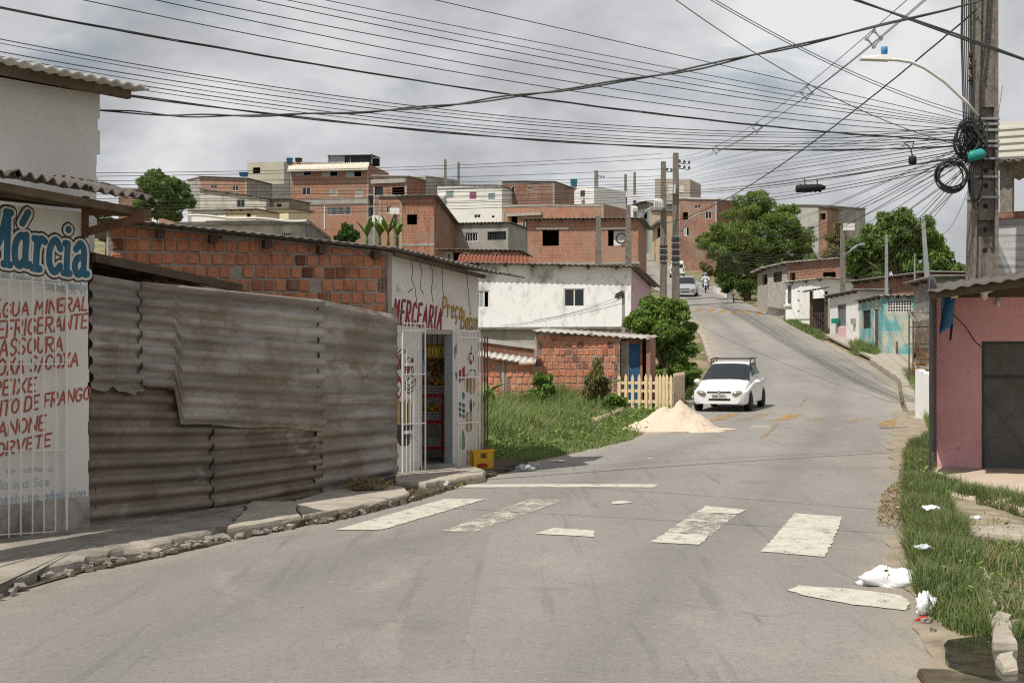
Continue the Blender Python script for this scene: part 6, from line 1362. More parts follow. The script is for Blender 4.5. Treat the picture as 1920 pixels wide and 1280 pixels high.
HATCH = [(0,.24,.58,.585,.56,.60,.45), (.05,.22,.585,.62,.68,.705,.52), (.2,.21,.60,.70,.755,.775,.60), (.55,.2,.66,.80,.785,.80,.66), (.95,.2,.74,.90,.795,.805,.70), (1.1,.2,.77,.97,.80,.805,.69), (1.75,.2,.84,1.36,.80,.80,.58), (2.1,.2,.85,1.415,.80,.80,.575), (2.8,.2,.86,1.40,.80,.80,.57), (3.3,.22,.87,1.30,.79,.79,.56), (3.62,.25,.84,1.0,.76,.76,.54), (3.73,.3,.75,.80,.70,.70,.5)]
pw = G(1348, 773); cw = car('white_car', 'small white hatchback with roof rack parked facing the camera beside sand', (pw.x, pw.y, road_z(pw.x, pw.y)-.0), math.radians(-19), car_paint('white_car_paint', (.80,.80,.79)), HATCH, plate='KMC-2177', wheels=(.72,3.05), rack=True, visor=True)
cw.rotation_euler.x = math.radians(1.2); cw.scale = (.95,.95,.93)
SEDAN = [(0,.28,.62,.63,.58,.62,.48), (.08,.24,.63,.68,.74,.76,.56), (.35,.22,.68,.78,.82,.84,.68), (1.0,.22,.82,.95,.84,.85,.74), (1.2,.22,.85,1.03,.85,.85,.72), (1.9,.22,.92,1.45,.85,.85,.6), (2.4,.22,.93,1.5,.85,.85,.6), (3.1,.22,.94,1.47,.84,.84,.58), (3.8,.26,.93,1.05,.82,.82,.58), (4.1,.3,.85,.9,.76,.76,.54)]
ps = G(1284, 557); cs = car('silver_car', 'silver car coming down the hill behind the concrete poles', (ps.x, ps.y, zprof(ps.y)), math.radians(-10), car_paint('silver_paint', (.42,.44,.46), .4), SEDAN, ws=(1.1,1.9), wheels=(.8,3.3), wr=.3); cs.rotation_euler.x = math.radians(4)
VAN = [(0,.4,1.1,1.75,.78,.80,.66), (.06,.35,1.12,1.85,.82,.84,.68), (.4,.3,1.1,1.9,.84,.85,.69), (2.2,.3,1.1,1.9,.84,.85,.69), (2.7,.3,1.08,1.8,.84,.85,.66), (3.3,.3,1.0,1.15,.83,.84,.7), (3.9,.32,.85,.92,.8,.82,.62), (4.1,.4,.75,.78,.7,.72,.5)]
pv = G(1270, 521); cv = car('white_van', 'white van driving away up the hill behind the twin poles', (pv.x, pv.y, zprof(pv.y)), math.radians(-6), MATS.get('white_car_paint') or car_paint('van_white', (.76,.76,.75)), VAN, ws=(2.7,3.25), wheels=(.7,3.3), wr=.31, rear=True, cat='van'); cv.rotation_euler.x = math.radians(5)

def body(name, joints, edges, radii, mat, parent):
    me = bpy.data.meshes.new(name); me.from_pydata(joints, edges, []); o = bpy.data.objects.new(name, me); COL.objects.link(o); o.parent = parent
    sk = o.modifiers.new('skin', 'SKIN'); sk.use_smooth_shade = True
    for i, r in enumerate(radii): me.skin_vertices[0].data[i].radius = (r, r*.9)
    me.skin_vertices[0].data[0].use_root = True; o.modifiers.new('sub', 'SUBSURF').render_levels = 2; o.modifiers['sub'].levels = 1; me.materials.append(mat); return o
def motorbike():
    p = G(1323, 549); loc = Vector((p.x, p.y, zprof(p.y))); t = thing('motorcycle', 'dark motorcycle with a white front ridden down the hill', 'motorcycle', loc, math.radians(-8))
    for y, nm in ((-.62, 'wheel'), (.66, 'wheel')): MB().lathe([(.2,-.05),(.29,-.05),(.31,0),(.29,.05),(.2,.05),(.2,-.05)], 20, Matrix.Translation((0,y,.31)) @ Matrix.Rotation(math.pi/2, 4, 'Y')).build(nm, black, t, True)
    MB().box(-.13, .13, -.25, .25, .3, .62).build('engine', dark_metal, t); MB().tube([(0,-.2,.85),(0,.1,.9),(0,.5,.82),(0,.85,.85)], [.1,.16,.13,.08], 8).build('seat', black, t, True)
    for sg in (1,-1): MB().beam((sg*.08,-.62,.31), (sg*.1,-.42,.98), .04).build('fork', grey_metal, t)
    MB().tube([(-.36,-.3,1.05),(-.15,-.42,1.0),(.15,-.42,1.0),(.36,-.3,1.05)], .02, 6).build('handlebar', dark_metal, t); MB().lathe([(0,-.05),(.1,-.04),(.12,.05),(.05,.1),(0,.1)], 12, Matrix.Translation((0,-.52,.92)) @ Matrix.Rotation(math.pi/2, 4, 'X')).build('headlight', white_metal, t, True)
    MB().box(-.14, .14, -.56, -.46, .62, .85).build('front_fairing', white_metal, t)
    dkc = mk('dark_clothes', (.03,.03,.035), .2, 6); den = mk('blue_denim', (.16,.22,.32), .2, 6); skin = mk('brown_skin', (.22,.12,.08), .1, 6, .6)
    for k, (y, z, top, hel, lb) in enumerate(((.12, .98, mk('white_shirt', (.6,.62,.66), .1), grey_metal, 'motorcycle rider in pale sleeves and grey helmet holding the handlebar'), (.55, 1.06, dkc, black, 'pillion passenger in black top and black helmet behind the rider'))):
        r = thing('person', lb, 'person', loc+Vector((math.sin(math.radians(8))*y, y, z-.1)), math.radians(-8), 'people on the motorcycle')
        top_h = .62 if k else .5; fw = -.12 if k == 0 else -.02
        J = [(0,0,.08),(0,fw*.5,.3),(0,fw,top_h-.06),(0,fw-.02,top_h+.06),(0,fw-.03,top_h+.12), (.2,fw,top_h-.08),(.3,fw-.12,top_h-.3),(.3 if k == 0 else .22,fw-.35,top_h-.36), (-.2,fw,top_h-.08),(-.3,fw-.12,top_h-.3),(-.3 if k == 0 else -.22,fw-.35,top_h-.36), (.12,-.08,.02),(.24,-.42,.02),(.2,-.30,-.45),(.2,-.42,-.5), (-.12,-.08,.02),(-.24,-.42,.02),(-.2,-.30,-.45),(-.2,-.42,-.5)]
        E = [(0,1),(1,2),(2,3),(3,4),(2,5),(5,6),(6,7),(2,8),(8,9),(9,10),(0,11),(11,12),(12,13),(13,14),(0,15),(15,16),(16,17),(17,18)]
        R = [.15,.15,.16,.065,.06,.085,.06,.04,.085,.06,.04,.11,.085,.06,.05,.11,.085,.06,.05]
        body('person_body', J, E, R, top, r)
        for sg in (1, -1): MB().tube([(sg*.12,-.05,.03),(sg*.24,-.43,.03),(sg*.2,-.29,-.42)], [.125,.1,.075], 8).build('trousers', den if k == 0 else dkc, r, True)
        MB().lathe([(0,-.13),(.085,-.12),(.125,-.02),(.12,.06),(.075,.125),(0,.145)], 14, Matrix.Translation((0,fw-.03,top_h+.19))).build('helmet', hel, r, True); MB().box(-.07, .07, fw-.165, fw-.12, top_h+.15, top_h+.22).build('visor', glass, r)
motorbike()
# ================================================================ pink bar
def pink_bar():
    w = Wl((1754, 20.5), (2483, 19.0), .08); t = w.thing('pink_bar', 'pink painted bar with grey metal door and sheet awning at right', 'bar'); L = w.L
    d = w.rect(1841, 640, 1990, 869); zt = w.uz(1756, 556)[1]
    wall_mesh(L, -.1, zt+.02, zt+.12, [(d[0], d[1], .0, d[3])], .15).build('wall', pink, t)
    dm = mk('grey_steel_door', (.125,.125,.115), .2, 3, .6, .15, 30, [((.3,.3,.28), 4, .68, .72, .7, None), ((.07,.05,.04), 2.5, .55, .7, .6, None)]); o = MB().box(d[0]+.02, d[1]-.02, .05, .08, .02, d[3]-.02).build('door', dm, t)
    zm = w.uz(1880, 707)[1]; MB().box(d[0]+.02, d[1]-.02, .03, .06, zm-.02, zm+.02).build('door_rail', dark_metal, o); MB().box(d[0]+.002, d[0]+.03, -.01, .1, .0, d[3]).build('door_frame', dark_metal, t); MB().box(d[0]+.03, d[1], -.01, .1, d[3]-.03, d[3]-.002).build('door_frame', dark_metal, t)
    for a, b in (((d[0]+.05,.4),(d[0]+.55,.95)), ((d[0]+.05,1.0),(d[0]+.6,.3))): MB().beam((a[0],.046,a[1]), (b[0],.046,b[1]), .012, .012).build('door_brace', dm, o)
    MB().box(.0, .15, .15, 4.0, -.1, zt).build('wall', pink, t); MB().box(.15, L, 3.85, 4.0, -.1, zt).build('wall', pink, t)
    inv = (Matrix.Translation((w.A.x, w.A.y, w.z0)) @ Matrix.Rotation(w.ang, 4, 'Z')).inverted(); lc = lambda px, py, D: inv @ W(px, py, D)
    a, b = lc(1744, 546, 18.35), lc(2030, 482, 18.0); b = a+(b-a)*2.6; b.z = a.z+(b.z-a.z)*.6
    for k in range(3):
        f0, f1 = k/3-.01, (k+1)/3+.01; up = Vector((0,0,.012*k)); p = [a.lerp(b, f0)+up, a.lerp(b, f1)+up]; MB().corr(p[0], p[1], Vector((p[1].x, 3.4, p[1].z+.35)), Vector((p[0].x, 3.4, p[0].z+.35)), 9, .013, 4, 8, .006, k).build('awning_sheet', fibre_old, t, True, solid=.014)
    for f in (.08, .5, .92): q = a+Vector((0,2.1*f,.14*f-.07)); r = b+Vector((0,2.0*f,.14*f-.07)); MB().beam(q, r, .06, .08).build('awning_beam', wood, t)
    MB().box(.02, L, -.03, .0, zt-.02, zt+.14).build('wall_beam', wood, t)
    p = lc(1845, 542, 19.9); MB().lathe([(0,-.16),(.05,-.13),(.05,-.06),(.12,-.03),(.12,.0),(.04,.02),(0,.03)], 14, Matrix.Translation(p)).build('ceiling_lamp', white_metal, t, True)
    p = lc(1871, 570, 20.2); MB().lathe([(0,-.05),(.03,-.03),(.025,.02),(.02,.08)], 10, Matrix.Translation(p)).build('bulb', plaster, t, True)
    MB().tube([lc(1780,583,20.3), lc(1810,612,20.3), lc(1828,640,20.2), lc(1840,650,20.1)], .008, 5).build('hanging_wire', cable_m, t)
pink_bar()
def shade_screen():  # cloth and bars added and enlarged to keep the pink wall in shade
    a = W(1753, 660, 20.5); b = W(1745, 660, 19.0); t = thing('shade_screen', 'dark grey cloth hung on a black bar, enlarged to shade the pink bar corner', 'screen', (a.x, a.y, .1)); d = Vector((b.x-a.x, b.y-a.y, 0))
    MB().grid(lambda u, v: d*u+Vector((.02*math.sin(9*u+2*v), 0, .35+2.35*v-.1*math.sin(5*u)*(1-v))), 12, 10).build('cloth', mk('grey_cloth', (.12,.125,.125), .2, 6, .9, .3, 20), t, True, solid=.012)
    for f in (0, 1): MB().beam(d*f+Vector((0,0,-.1)), d*f+Vector((0,0,2.5)), .035).build('bar', dark_metal, t)
shade_screen()
def tarp_roll():
    a, b = W(1783, 556, 19.6), W(1835, 528, 19.5); t = thing('tarp_roll', 'rolled blue tarpaulin hanging from a rusty bar at the pink bar', 'tarpaulin', a)
    MB().tube([(0,0,0), tuple(b-a)], .014, 6).build('rusty_bar', rust, t)
    MB().tube([(-.02,-.01,-.01), (.07,.0,.035)], .048, 12).build('roll_end', mk('pale_roll', (.6,.58,.5), .1, 5), t)
    n = 12; mb = MB(); mb.grid(lambda u, v: Vector((-.13+.17*u+.012*math.sin(9*u+3*v)-.03*v*(1-u), .03*math.sin(5*u+v*3)-.02, -.02-.5*v*(.75+.25*(1-u))+.02*math.sin(4*u))), n, n); mb.build('blue_sheet', mk('blue_tarp', (.05,.17,.36), .2, 8, .5, .3, 20), t, True, solid=.012)
    MB().beam((.015,0,-.38), (-.01,0,-.6), .025).build('tie', black, t)
tarp_roll()
def garden_wall():
    w = Wl((1716, 36), (1757, 33.2), .0); t = w.thing('garden_wall', 'low stepped white wall left of the pink bar', 'wall'); m = mk('bright_low_wall', (.78,.78,.76), .05, 3)
    n = 5
    for k in range(n): u0, u1 = w.L*k/n, w.L*(k+1)/n; z = w.uz(1716+41*(k+.5)/n, 692+4*k)[1]; MB().box(u0, u1-.004, 0, .15, -.2, z).build('wall_step', m, t)
    MB().box(0, w.L, -.18, -.003, -.2, .12).build('footing', pave_l, t)
garden_wall()
def junk():
    p = W(1712, 698, 50); t = thing('scrap_rack', 'rusty wire rack full of wood scraps before the tin shack', 'rack', p); rr = random.Random(3)
    for x in (0, .75):
        for y in (0, .5): MB().beam((x,y,-.3), (x,y,2.1), .04).build('post', rust, t)
    for z in (.05, 1.0, 1.6, 2.1): MB().beam((0,0,z), (.75,0,z), .03).build('rail', rust, t); MB().beam((0,0,z), (0,.5,z), .03).build('rail', rust, t)
    for k in range(16): a = k/15*1.4; MB().beam((.02,-.02,.5), (.02+.7*math.cos(a)*.95, -.02, .55+1.3*math.sin(a)), .014).build('wire', rust, t)
    for k in range(9): MB().box(rr.uniform(0,.4), rr.uniform(.45,.8), rr.uniform(.02,.2), rr.uniform(.25,.45), .06+k*.09, .13+k*.09).build('plank', wood_pale if k % 2 else mk('orange_board', (.42,.2,.07), .2, 5), t)
    MB().box(-.05, .8, -.05, .55, -.3, .03).build('base', wood, t)
    MB().corr((-.1,-.5,1.75),(.9,-.6,1.95),(.95,.6,2.3),(-.05,.6,2.15), 5, .03, 2, 6).build('cover_sheet', fibre, t, True, solid=.02)
junk()
house('sheet_building', 'white corrugated sheet upper storey behind the big pole', (1866, 33), (2050, 32), (228, 224), mk('cream_cladding', (.62,.60,.53), .08, 1.5), 4, z0=W(1866, 300, 33).z, roof=None, cat='building',
      parts=lambda t, w: [MB().box(0, w.L, -.03, -.003, z, z+.05).build('cladding_ridge', mk('cream_cladding', (.6,.6,.6)), t) for z in np.arange(.05, .85, .16)]+[MB().beam((w.uz(1884, 320)[0], .3, -6), (w.uz(1884, 320)[0], .3, 0), .28).build('post', pole_m, t), MB().corr((-.2,-.2,-.05),(w.L,-.2,-.05),(w.L,3.9,-.02),(-.2,3.9,-.02), 12, .03, 2, 6).build('eave', fibre, t, True, solid=.02)])
house('striped_shed', 'pale grey sheet shed with brick top behind the pink bar roof', (1862, 27.5), (2040, 27), (412, 400), mk('striped_sheet', (.5,.5,.5), .2, 3, stains=[((.2,.2,.22), 3, .5, .6, .7, (.1,.1,4))]), 3, z0=0, roof='slab', rmat=brick_c, over=.1)
# roadside kerbs and pavement on the right
for k in range(13):
    D = 38+k*1.6; x = road_r(D)+.28; o = MB().box(-.12, .12, -.75, .75, -.2, .16).build('kerb_stone', pave_l); o.location = (x, D, zprof(D)); o.rotation_euler = (math.atan2(zprof(D+1)-zprof(D-1), 2), 0, -math.atan2(road_r(D+1)-road_r(D-1), 2)+random.uniform(-.03,.03)); tag(o, 'weathered kerb stone on the right roadside, number %d counted up from the near hump' % (k+1), 'kerb stone', 'kerb stones along the right roadside')
mb = MB(); ysr = np.arange(37, 72, 1.0); vs = []
for y in ysr: vs += [(road_r(y)+.35, y, zprof(y)+.10), (road_r(y)+2.6, y, zprof(y)+.13)]
mb.add(vs, [(2*i, 2*i+1, 2*i+3, 2*i+2) for i in range(len(ysr)-1)]); tag(mb.build('roadside_pavement', pave_l, solid=.1), kind='structure')
for k in range(12):
    D = 58+k*2.1; x = road_l(D)-.2; o = MB().box(-.10, .10, -1.0, 1.0, -.2, .14).build('kerb_stone', pave_l); o.location = (x, D, zprof(D)); o.rotation_euler = (math.atan2(zprof(D+1)-zprof(D-1), 2), 0, -math.atan2(road_l(D+1)-road_l(D-1), 2)); tag(o, 'pale kerb stone beyond the bush, number %d counted uphill' % (k+1), 'kerb stone', 'kerb stones beyond the bush')
w_ = Wl((1338, 122), (1366, 104)); rb = w_.thing('retaining_wall', 'low whitewashed retaining wall below the big tree', 'wall'); MB().hexa([(0,0,zprof(122)-.5),(w_.L,0,zprof(104)-.5),(w_.L,.3,zprof(104)-.5),(0,.3,zprof(122)-.5),(0,0,zprof(122)+.7),(w_.L,0,zprof(104)+.6),(w_.L,.3,zprof(104)+.6),(0,.3,zprof(122)+.7)]).build('wall_body', white_wall, rb); MB().beam((0,.15,zprof(122)+.73), (w_.L,.15,zprof(104)+.63), .36, .06).build('coping', pave_l, rb)
MB_p = W(1354, 545, 112); po = thing('rusty_post', 'thin rusty post standing by the big tree', 'post', (MB_p.x, MB_p.y, zprof(112))); MB().beam((0,0,-.2), (0,0,2.9), .1).build('shaft', rust, po); MB().box(-.1, .1, -.1, .1, 2.9, 2.95).build('cap', rust, po)

# ================================================================ poles
def pole(px, top, D, wd, label, base=None, boxes=(), lamp=None, transformer=None, ins=(), rings=0, name='concrete_pole', mat=None):
    p = W(px, 660, D); zb = zprof(D) if base is None else W(px, base, D).z; zt = W(px, top, D).z; t = thing(name, label, 'utility pole', (p.x, D, zb), 0, 'utility poles'); h = zt-zb
    mb = MB(); a, b = wd*.62, wd*.42; mb.hexa([(-a,-a*.8,-.3),(a,-a*.8,-.3),(a,a*.8,-.3),(-a,a*.8,-.3),(-b,-b*.8,h),(b,-b*.8,h),(b,b*.8,h),(-b,b*.8,h)]); mb.build('shaft', mat or pole_m, t)
    s = F/D
    for (bx, by0, bw, by1) in boxes: MB().box((bx-px)/s, (bx-px+bw)/s, -b-.32, -b-.01, W(px,by1,D).z-zb, W(px,by0,D).z-zb).build('meter_box', white_metal, t)
    for py, side in ins:
        for k in range(3):
            x = side*(.25+.32*k); z = W(px,py,D).z-zb; MB().lathe([(.0,-.1),(.09,-.08),(.09,0),(.05,.03),(.08,.06),(.0,.12)], 8, Matrix.Translation((x, -.1, z-.05*k))).build('insulator', dark_metal, t, True); MB().beam((x,-.1,z-.15-.05*k), (0,-.1,z-.12), .05).build('insulator_arm', grey_metal, t)
    for k in range(rings): z = h*.28+k*.22; MB().box(-a*1.02-.03, a*1.02+.03, -a-.03, a+.03, z, z+.07).build('cable_clamp', dark_metal if k % 2 else grey_metal, t)
    if lamp:
        P = [W(x, y, D)-Vector((p.x, D, zb)) for x, y in lamp[:-1]]; MB().tube([(q.x, q.y-.2-.1*i, q.z) for i, q in enumerate(P)], .05, 7).build('lamp_arm', grey_metal, t, True)
        q = P[-1]; r = W(*lamp[-1], D)-Vector((p.x, D, zb)); MB().beam((q.x, q.y-.2-.1*len(P), q.z), (r.x, r.y-.2-.1*len(P), r.z), .24, .12).build('lamp_head', grey_metal, t)
    if transformer:
        x, y, r_, hh = transformer; c = W(x, y, D)-Vector((p.x, D, zb)); MB().lathe([(r_*.9,0),(r_,.06),(r_,hh-.06),(r_*.9,hh),(r_*.3,hh+.05),(.01,hh+.06)], 14, Matrix.Translation((c.x, -.6, c.z))).build('transformer_tank', white_metal, t, True)
        for k in range(6): MB().box(c.x-r_*.9+k*r_*.34, c.x-r_*.9+k*r_*.34+.05, -.6-r_-.06, -.6-r_*.6, c.z+.12, c.z+hh-.12).build('cooling_fin', white_metal, t)
        MB().beam((c.x, -.6, c.z+hh*.5), (0, 0, c.z+hh*.5), .1).build('bracket', dark_metal, t)
    return t
pole(1267, 287, 96, .42, 'taller of the twin concrete poles with lamp arm beside the road', boxes=[(1253,348,12,364),(1273,350,7,362)], lamp=[(1276,436),(1290,412),(1308,402),(1326,398),(1340,396)], ins=[(302,1),(312,1)], rings=9)
pole(1244, 303, 103, .42, 'shorter twin pole with white transformer left of the taller one', ins=[(318,1)], transformer=(1233, 395, .33, .75), lamp=[(1238,378),(1225,388),(1212,395),(1206,404),(1196,404)], rings=6)
pole(1178, 384, 70, .26, 'grey pole in front of the brick house corner beside the white house', base=505)
pole(1122, 405, 71, .26, 'grey pole standing before the black window brick house', base=500)
pole(1118, 320, 165, .5, 'concrete pole on the skyline right of the white cube house', ins=[(330,1)])
pole(1173, 327, 190, .4, 'distant pole with white box left of the upper street', boxes=[(1167,360,13,370)]); pole(1190, 323, 205, .4, 'distant pole with white barrel at the upper street bend', boxes=[(1184,366,15,376)], transformer=(1190, 398, .35, .75))
pole(835, 299, 175, .36, 'left one of two thin poles above the white block'); pole(860, 304, 175, .36, 'right one of two thin poles above the white block')
pole(742, 402, 74, .2, 'short post carrying a white box left of the brick tower house', base=475, boxes=[(732,391,18,403)]); pole(706, 412, 75, .2, 'short post with white meter boxes beside the banana plants', base=475, boxes=[(699,405,12,417),(713,408,8,420)])
pole(1580, 422, 73, .24, 'roadside pole with white box and small lamp before the mango', boxes=[(1580,420,19,433)], lamp=[(1584,478),(1595,468),(1606,460),(1616,458)])
pole(1169, 545, 56, .12, 'thin grey conduit post before the white house corner', base=640, mat=grey_metal, ins=[(550,-.3)])
pole(1662, 440, 62, .12, 'upright steel conduit post above the turquoise house', base=600, mat=grey_metal); pole(1741, 407, 55, .15, 'leaning steel conduit post nearest the big pole', base=560, mat=grey_metal).rotation_euler = (0, math.radians(-4), 0)
pole(1715, 475, 56, .05, 'short hooked iron rod on the tin shack roof', base=540, mat=grey_metal)

def big_pole():
    D = 26.0; p = W(1841, 660, D); t = thing('big_concrete_pole', 'huge grey concrete utility pole tangled with cables at right', 'utility pole', (p.x, D, -.0), 0, 'utility poles'); h = 9.6; O = Vector((p.x, D, 0))
    def hw(z): return .275-.012*z
    def taper(x0, x1, y0, y1, z0, z1):   # x in fractions of the half width, leaning slightly right with height
        f = lambda z, x: x*hw(z)+.011*(z-3)
        return [(f(z0,x0),y0,z0),(f(z0,x1),y0,z0),(f(z0,x1),y1,z0),(f(z0,x0),y1,z0),(f(z1,x0),y0,z1),(f(z1,x1),y0,z1),(f(z1,x1),y1,z1),(f(z1,x0),y1,z1)]
    MB().hexa(taper(-1,-.72,-.2,.2,-.3,h)).build('flange', pole_m, t); MB().hexa(taper(.72,1,-.2,.2,-.3,h)).build('flange', pole_m, t); MB().hexa(taper(-.72,.72,-.05,.05,-.3,h)).build('web', pole_m, t)
    for z0, z1 in ((-.3,2.55),(2.75,3.85),(4.15,5.05),(5.3,5.95),(6.2,9.5)): MB().hexa(taper(-.715,.715,-.15,.15,z0,z1)).build('web_panel', pole_m, t)
    for py in (470, 432, 388, 350, 322): z = W(1845,py,D).z; MB().cyl((.011*(z-3),-.157,z), (.011*(z-3),-.151,z), .045, 14).build('bolt_hole', black, t)
    for py in range(20, 180, 16): z = W(1845,py,D).z; MB().cyl((.011*(z-3),-.156,z), (.011*(z-3),-.151,z), .012, 8).build('bolt_hole', black, t)
    for py in (226, 236, 247, 268, 277, 300, 334, 372): z = W(1845,py,D).z; x = hw(z)+.02; MB().box(-x+.011*(z-3), x+.011*(z-3), -.225, .225, z-.02, z+.02).build('steel_band', grey_metal, t)
    for k in range(7): x = -hw(5)-.02-.05*k*.6; MB().tube([(x,-.12-.02*k,9.6),(x+.01*math.sin(k),-.12,7.5),(x+.03,-.15,6),(x+.06,-.15,5.2)], .012, 5).build('riser_cable', cable_m, t)
    MB().tube([(.1,-.22,9.6),(.06,-.22,8.5),(.0,-.22,7.4),(-.1,-.22,6.6),(-.12,-.22,5.6)], .022, 6).build('riser_cable', cable_m, t)
    for py in (105, 127, 150): q = W(1815,py,D)-O; MB().lathe([(.0,-.06),(.05,-.05),(.03,0),(.05,.05),(0,.06)], 10, Matrix.Translation((q.x,-.15,q.z))).build('rack_insulator', mk('brown_insulator', (.07,.035,.025), .2, 8, .3), t, True)
    q = [W(x,y,D)-O for x, y in ((1826,222),(1800,195),(1760,160),(1722,136),(1695,126),(1668,123),(1645,123))]; MB().tube([(a.x,-.25-.05*i,a.z) for i, a in enumerate(q)], .032, 8).build('lamp_arm', white_metal, t, True)
    a, b = W(1650,122,D)-O, W(1598,122,D)-O; lh = MB().hexa([(b.x,-.72,b.z-.03),(a.x,-.72,a.z-.05),(a.x,-.5,a.z-.05),(b.x,-.5,b.z-.03),(b.x,-.70,b.z+.02),(a.x,-.70,a.z+.05),(a.x,-.52,a.z+.05),(b.x,-.52,b.z+.02)]).build('lamp_head', white_metal, t)
    c = W(1642,112,D)-O; MB().lathe([(.055,-.1),(.055,.0),(.06,.01),(.06,.1),(0,.11)], 12, Matrix.Translation((c.x,-.6,c.z))).build('photocell', blue_tank, lh, True)
    def coil(px, py, r, n, sq=1.0, tilt=0.2):
        c = W(px,py,D)-O; rr = random.Random(px)
        for k in range(n):
            R_ = r*D/F*rr.uniform(.86,1.1); ox, oz, ph = rr.uniform(-.03,.03), rr.uniform(-.05,.04), rr.uniform(0,6)
            MB().tube([(c.x+ox+R_*math.cos(a)*sq, -.45+.06*math.sin(a+ph), c.z+oz+R_*math.sin(a)*(1+.1*math.sin(ph))) for a in np.linspace(0, 6.283, 25)], .014, 5).build('cable_coil', cable_m, t, True)
    coil(1770, 335, 28, 9); coil(1815, 345, 42, 8, .22); coil(1800, 268, 32, 7, .7)
    rr = random.Random(9)
    for k in range(34):
        P = [W(rr.uniform(1786,1838), rr.uniform(228,312), D)-O for _ in range(4)]; MB().tube([(v.x, -.2-rr.uniform(0,.35), v.z) for v in P], rr.choice((.008,.011,.015)), 5).build('slack_wire', cable_m, t, True)
    c = W(1814,298,D)-O; MB().lathe([(0,-.16),(.08,-.15),(.10,-.1),(.10,.1),(.06,.15),(0,.16)], 14, Matrix.Translation((c.x,-.5,c.z)) @ Matrix.Rotation(math.radians(75), 4, 'Y')).build('teal_canister', mk('teal_cap', (.03,.28,.25), .2, 6, .4, 0), t, True)
big_pole()
def closure(px, py, D, L, r, label, hang):
    p = W(px, py, D); t = thing('splice_closure', label, 'splice box', p, 0, 'black splice boxes on the cables'); MB().tube([(-L/2,0,-.01),(-L/2+.03,0,-.01),(L/2-.12,0,.01),(L/2,0,.02)], [r*.8,r,r*.95,r*.4], 10).build('housing', black, t, True)
    for x in np.linspace(-L*.35, L*.3, 5): MB().tube([(x,0,0),(x+.025,0,.001)], r*1.08, 10).build('rib', black, t, True)
    for x in (-L*.2, L*.22): MB().beam((x,0,r*.8), (x,0,hang), .02).build('hanger', black, t)
closure(1520, 353, 30, .62, .085, 'black cylindrical splice box hanging over the big tree', .2)
pz = W(1711, 300, 26); tz = thing('hanging_splice_box', 'small black box dangling from a looped cable left of the big pole', 'splice box', pz); MB().tube([(0,0,-.08),(0,0,-.06),(0,0,.05),(0,0,.07)], [.05,.075,.075,.05], 10).build('housing', black, tz, True); MB().tube([(0,0,.06),(-.03,0,.2),(-.1,0,.28),(-.2,0,.25),(-.12,0,.32),(.02,0,.33),(.0,0,.2)], .012, 5).build('cable_loop', cable_m, tz, True)  # small splice closure on a cable loop, not a lamp

# ================================================================ overhead cables
def cable(a, b, mid=None, r=.009, label=None, group=None, wob=0.0, n=36, strands=1, mat=None, name='overhead_cable', sag=0.0):
    """a,b = (column,row,distance); mid = a pixel the hanging curve passes through"""
    A, B = W(*a), W(*b); r *= .8
    if mid:
        lo, hi = 0.0, 1.0; f = lambda t: 960+F*(A.x+(B.x-A.x)*t)/(A.y+(B.y-A.y)*t); inc = f(1) > f(0)
        for _ in range(40):
            m = (lo+hi)/2
            if (f(m) < mid[0]) == inc: lo = m
            else: hi = m
        tm = (lo+hi)/2; D = A.y+(B.y-A.y)*tm; zl = A.z+(B.z-A.z)*tm; sag = (zl-(H-(mid[1]-Y0)*D/F))/(4*tm*(1-tm))
    out = None
    for s in range(strands):
        ph = s*6.283/max(1, strands); P = []
        for k in range(n+1):
            t = k/n; p = A.lerp(B, t); p.z -= 4*t*(1-t)*sag
            if strands > 1: p += Vector((math.cos(ph+k*.8), 0, math.sin(ph+k*.8)))*r*1.1
            if wob: p.z += wob*math.sin(k*.9+s)*math.sin(k*.37)
            P.append(p-A)
        mb = out or MB(); mb.tube(P, r, 5); out = mb
    o = out.build(name, mat or cable_m, None, True, uv=False); o.location = A; tag(o, label, 'cable', group); return o
GL = 'cables fanning left from the big pole'
for k, (y0, m, ye, r) in enumerate((((-24), (960,178), 266, .016), (-78, (960,153), 252, .008), (-115, (960,135), 244, .008), (-118, (960,113), 240, .008), (-150, (960,97), 238, .008), (-155, (960,84), 236, .007), (-165, (960,70), 234, .007), (-230, (960,33), 232, .008))):
    cable((-200,y0,14.5), (1832,ye,25.7), m, r if k else .009, 'thin black cable from the upper left to the big pole, %s from the lowest' % ['','first','second','third','fourth','fifth','sixth','seventh'][k] if k else 'thick bundled cable sagging from the upper left corner to the pole', GL if k else None, strands=3 if k == 0 else 1, wob=.004 if k == 0 else 0)
for k, (yl, ym) in enumerate(((65,219),(73,225),(92,231),(100,240),(112,246),(122,252))):
    cable((-200,yl-32,16), (1832,238+5*k,25.7), (960,ym), .006 if k % 2 else .008, 'thin cable above the painted shop roof, %s from the top of its bundle' % ['first','second','third','fourth','fifth','sixth'][k], 'cables passing above the painted shop')
cable((-200,112,15.5), (1830,272,25.7), (960,259), .011, 'dark cable with small clips just under the thick twisted cable', None, strands=2)
cable((186,207,15.0), (3200,-480,9), (900,190), .0105, 'thick grey twisted cable rising from the shop wall to the upper right', None, strands=2, wob=.012, n=60, mat=mk('grey_cable', (.07,.07,.068), .2, 8, .7, 0))
cable((500,-390,15), (3100,530,10.5), (1760,55), .012, 'thick black cable crossing in front of the big pole top', None, strands=2)
cable((1832,18,25.7), (1240,420,75), (1560,240), .011, 'rough twisted cable running down left from the pole top', None, strands=3, n=90)
OFF = [Vector((0,0,0)), Vector((.22,0,-.16)), Vector((-.04,0,-.34))]; PL = []
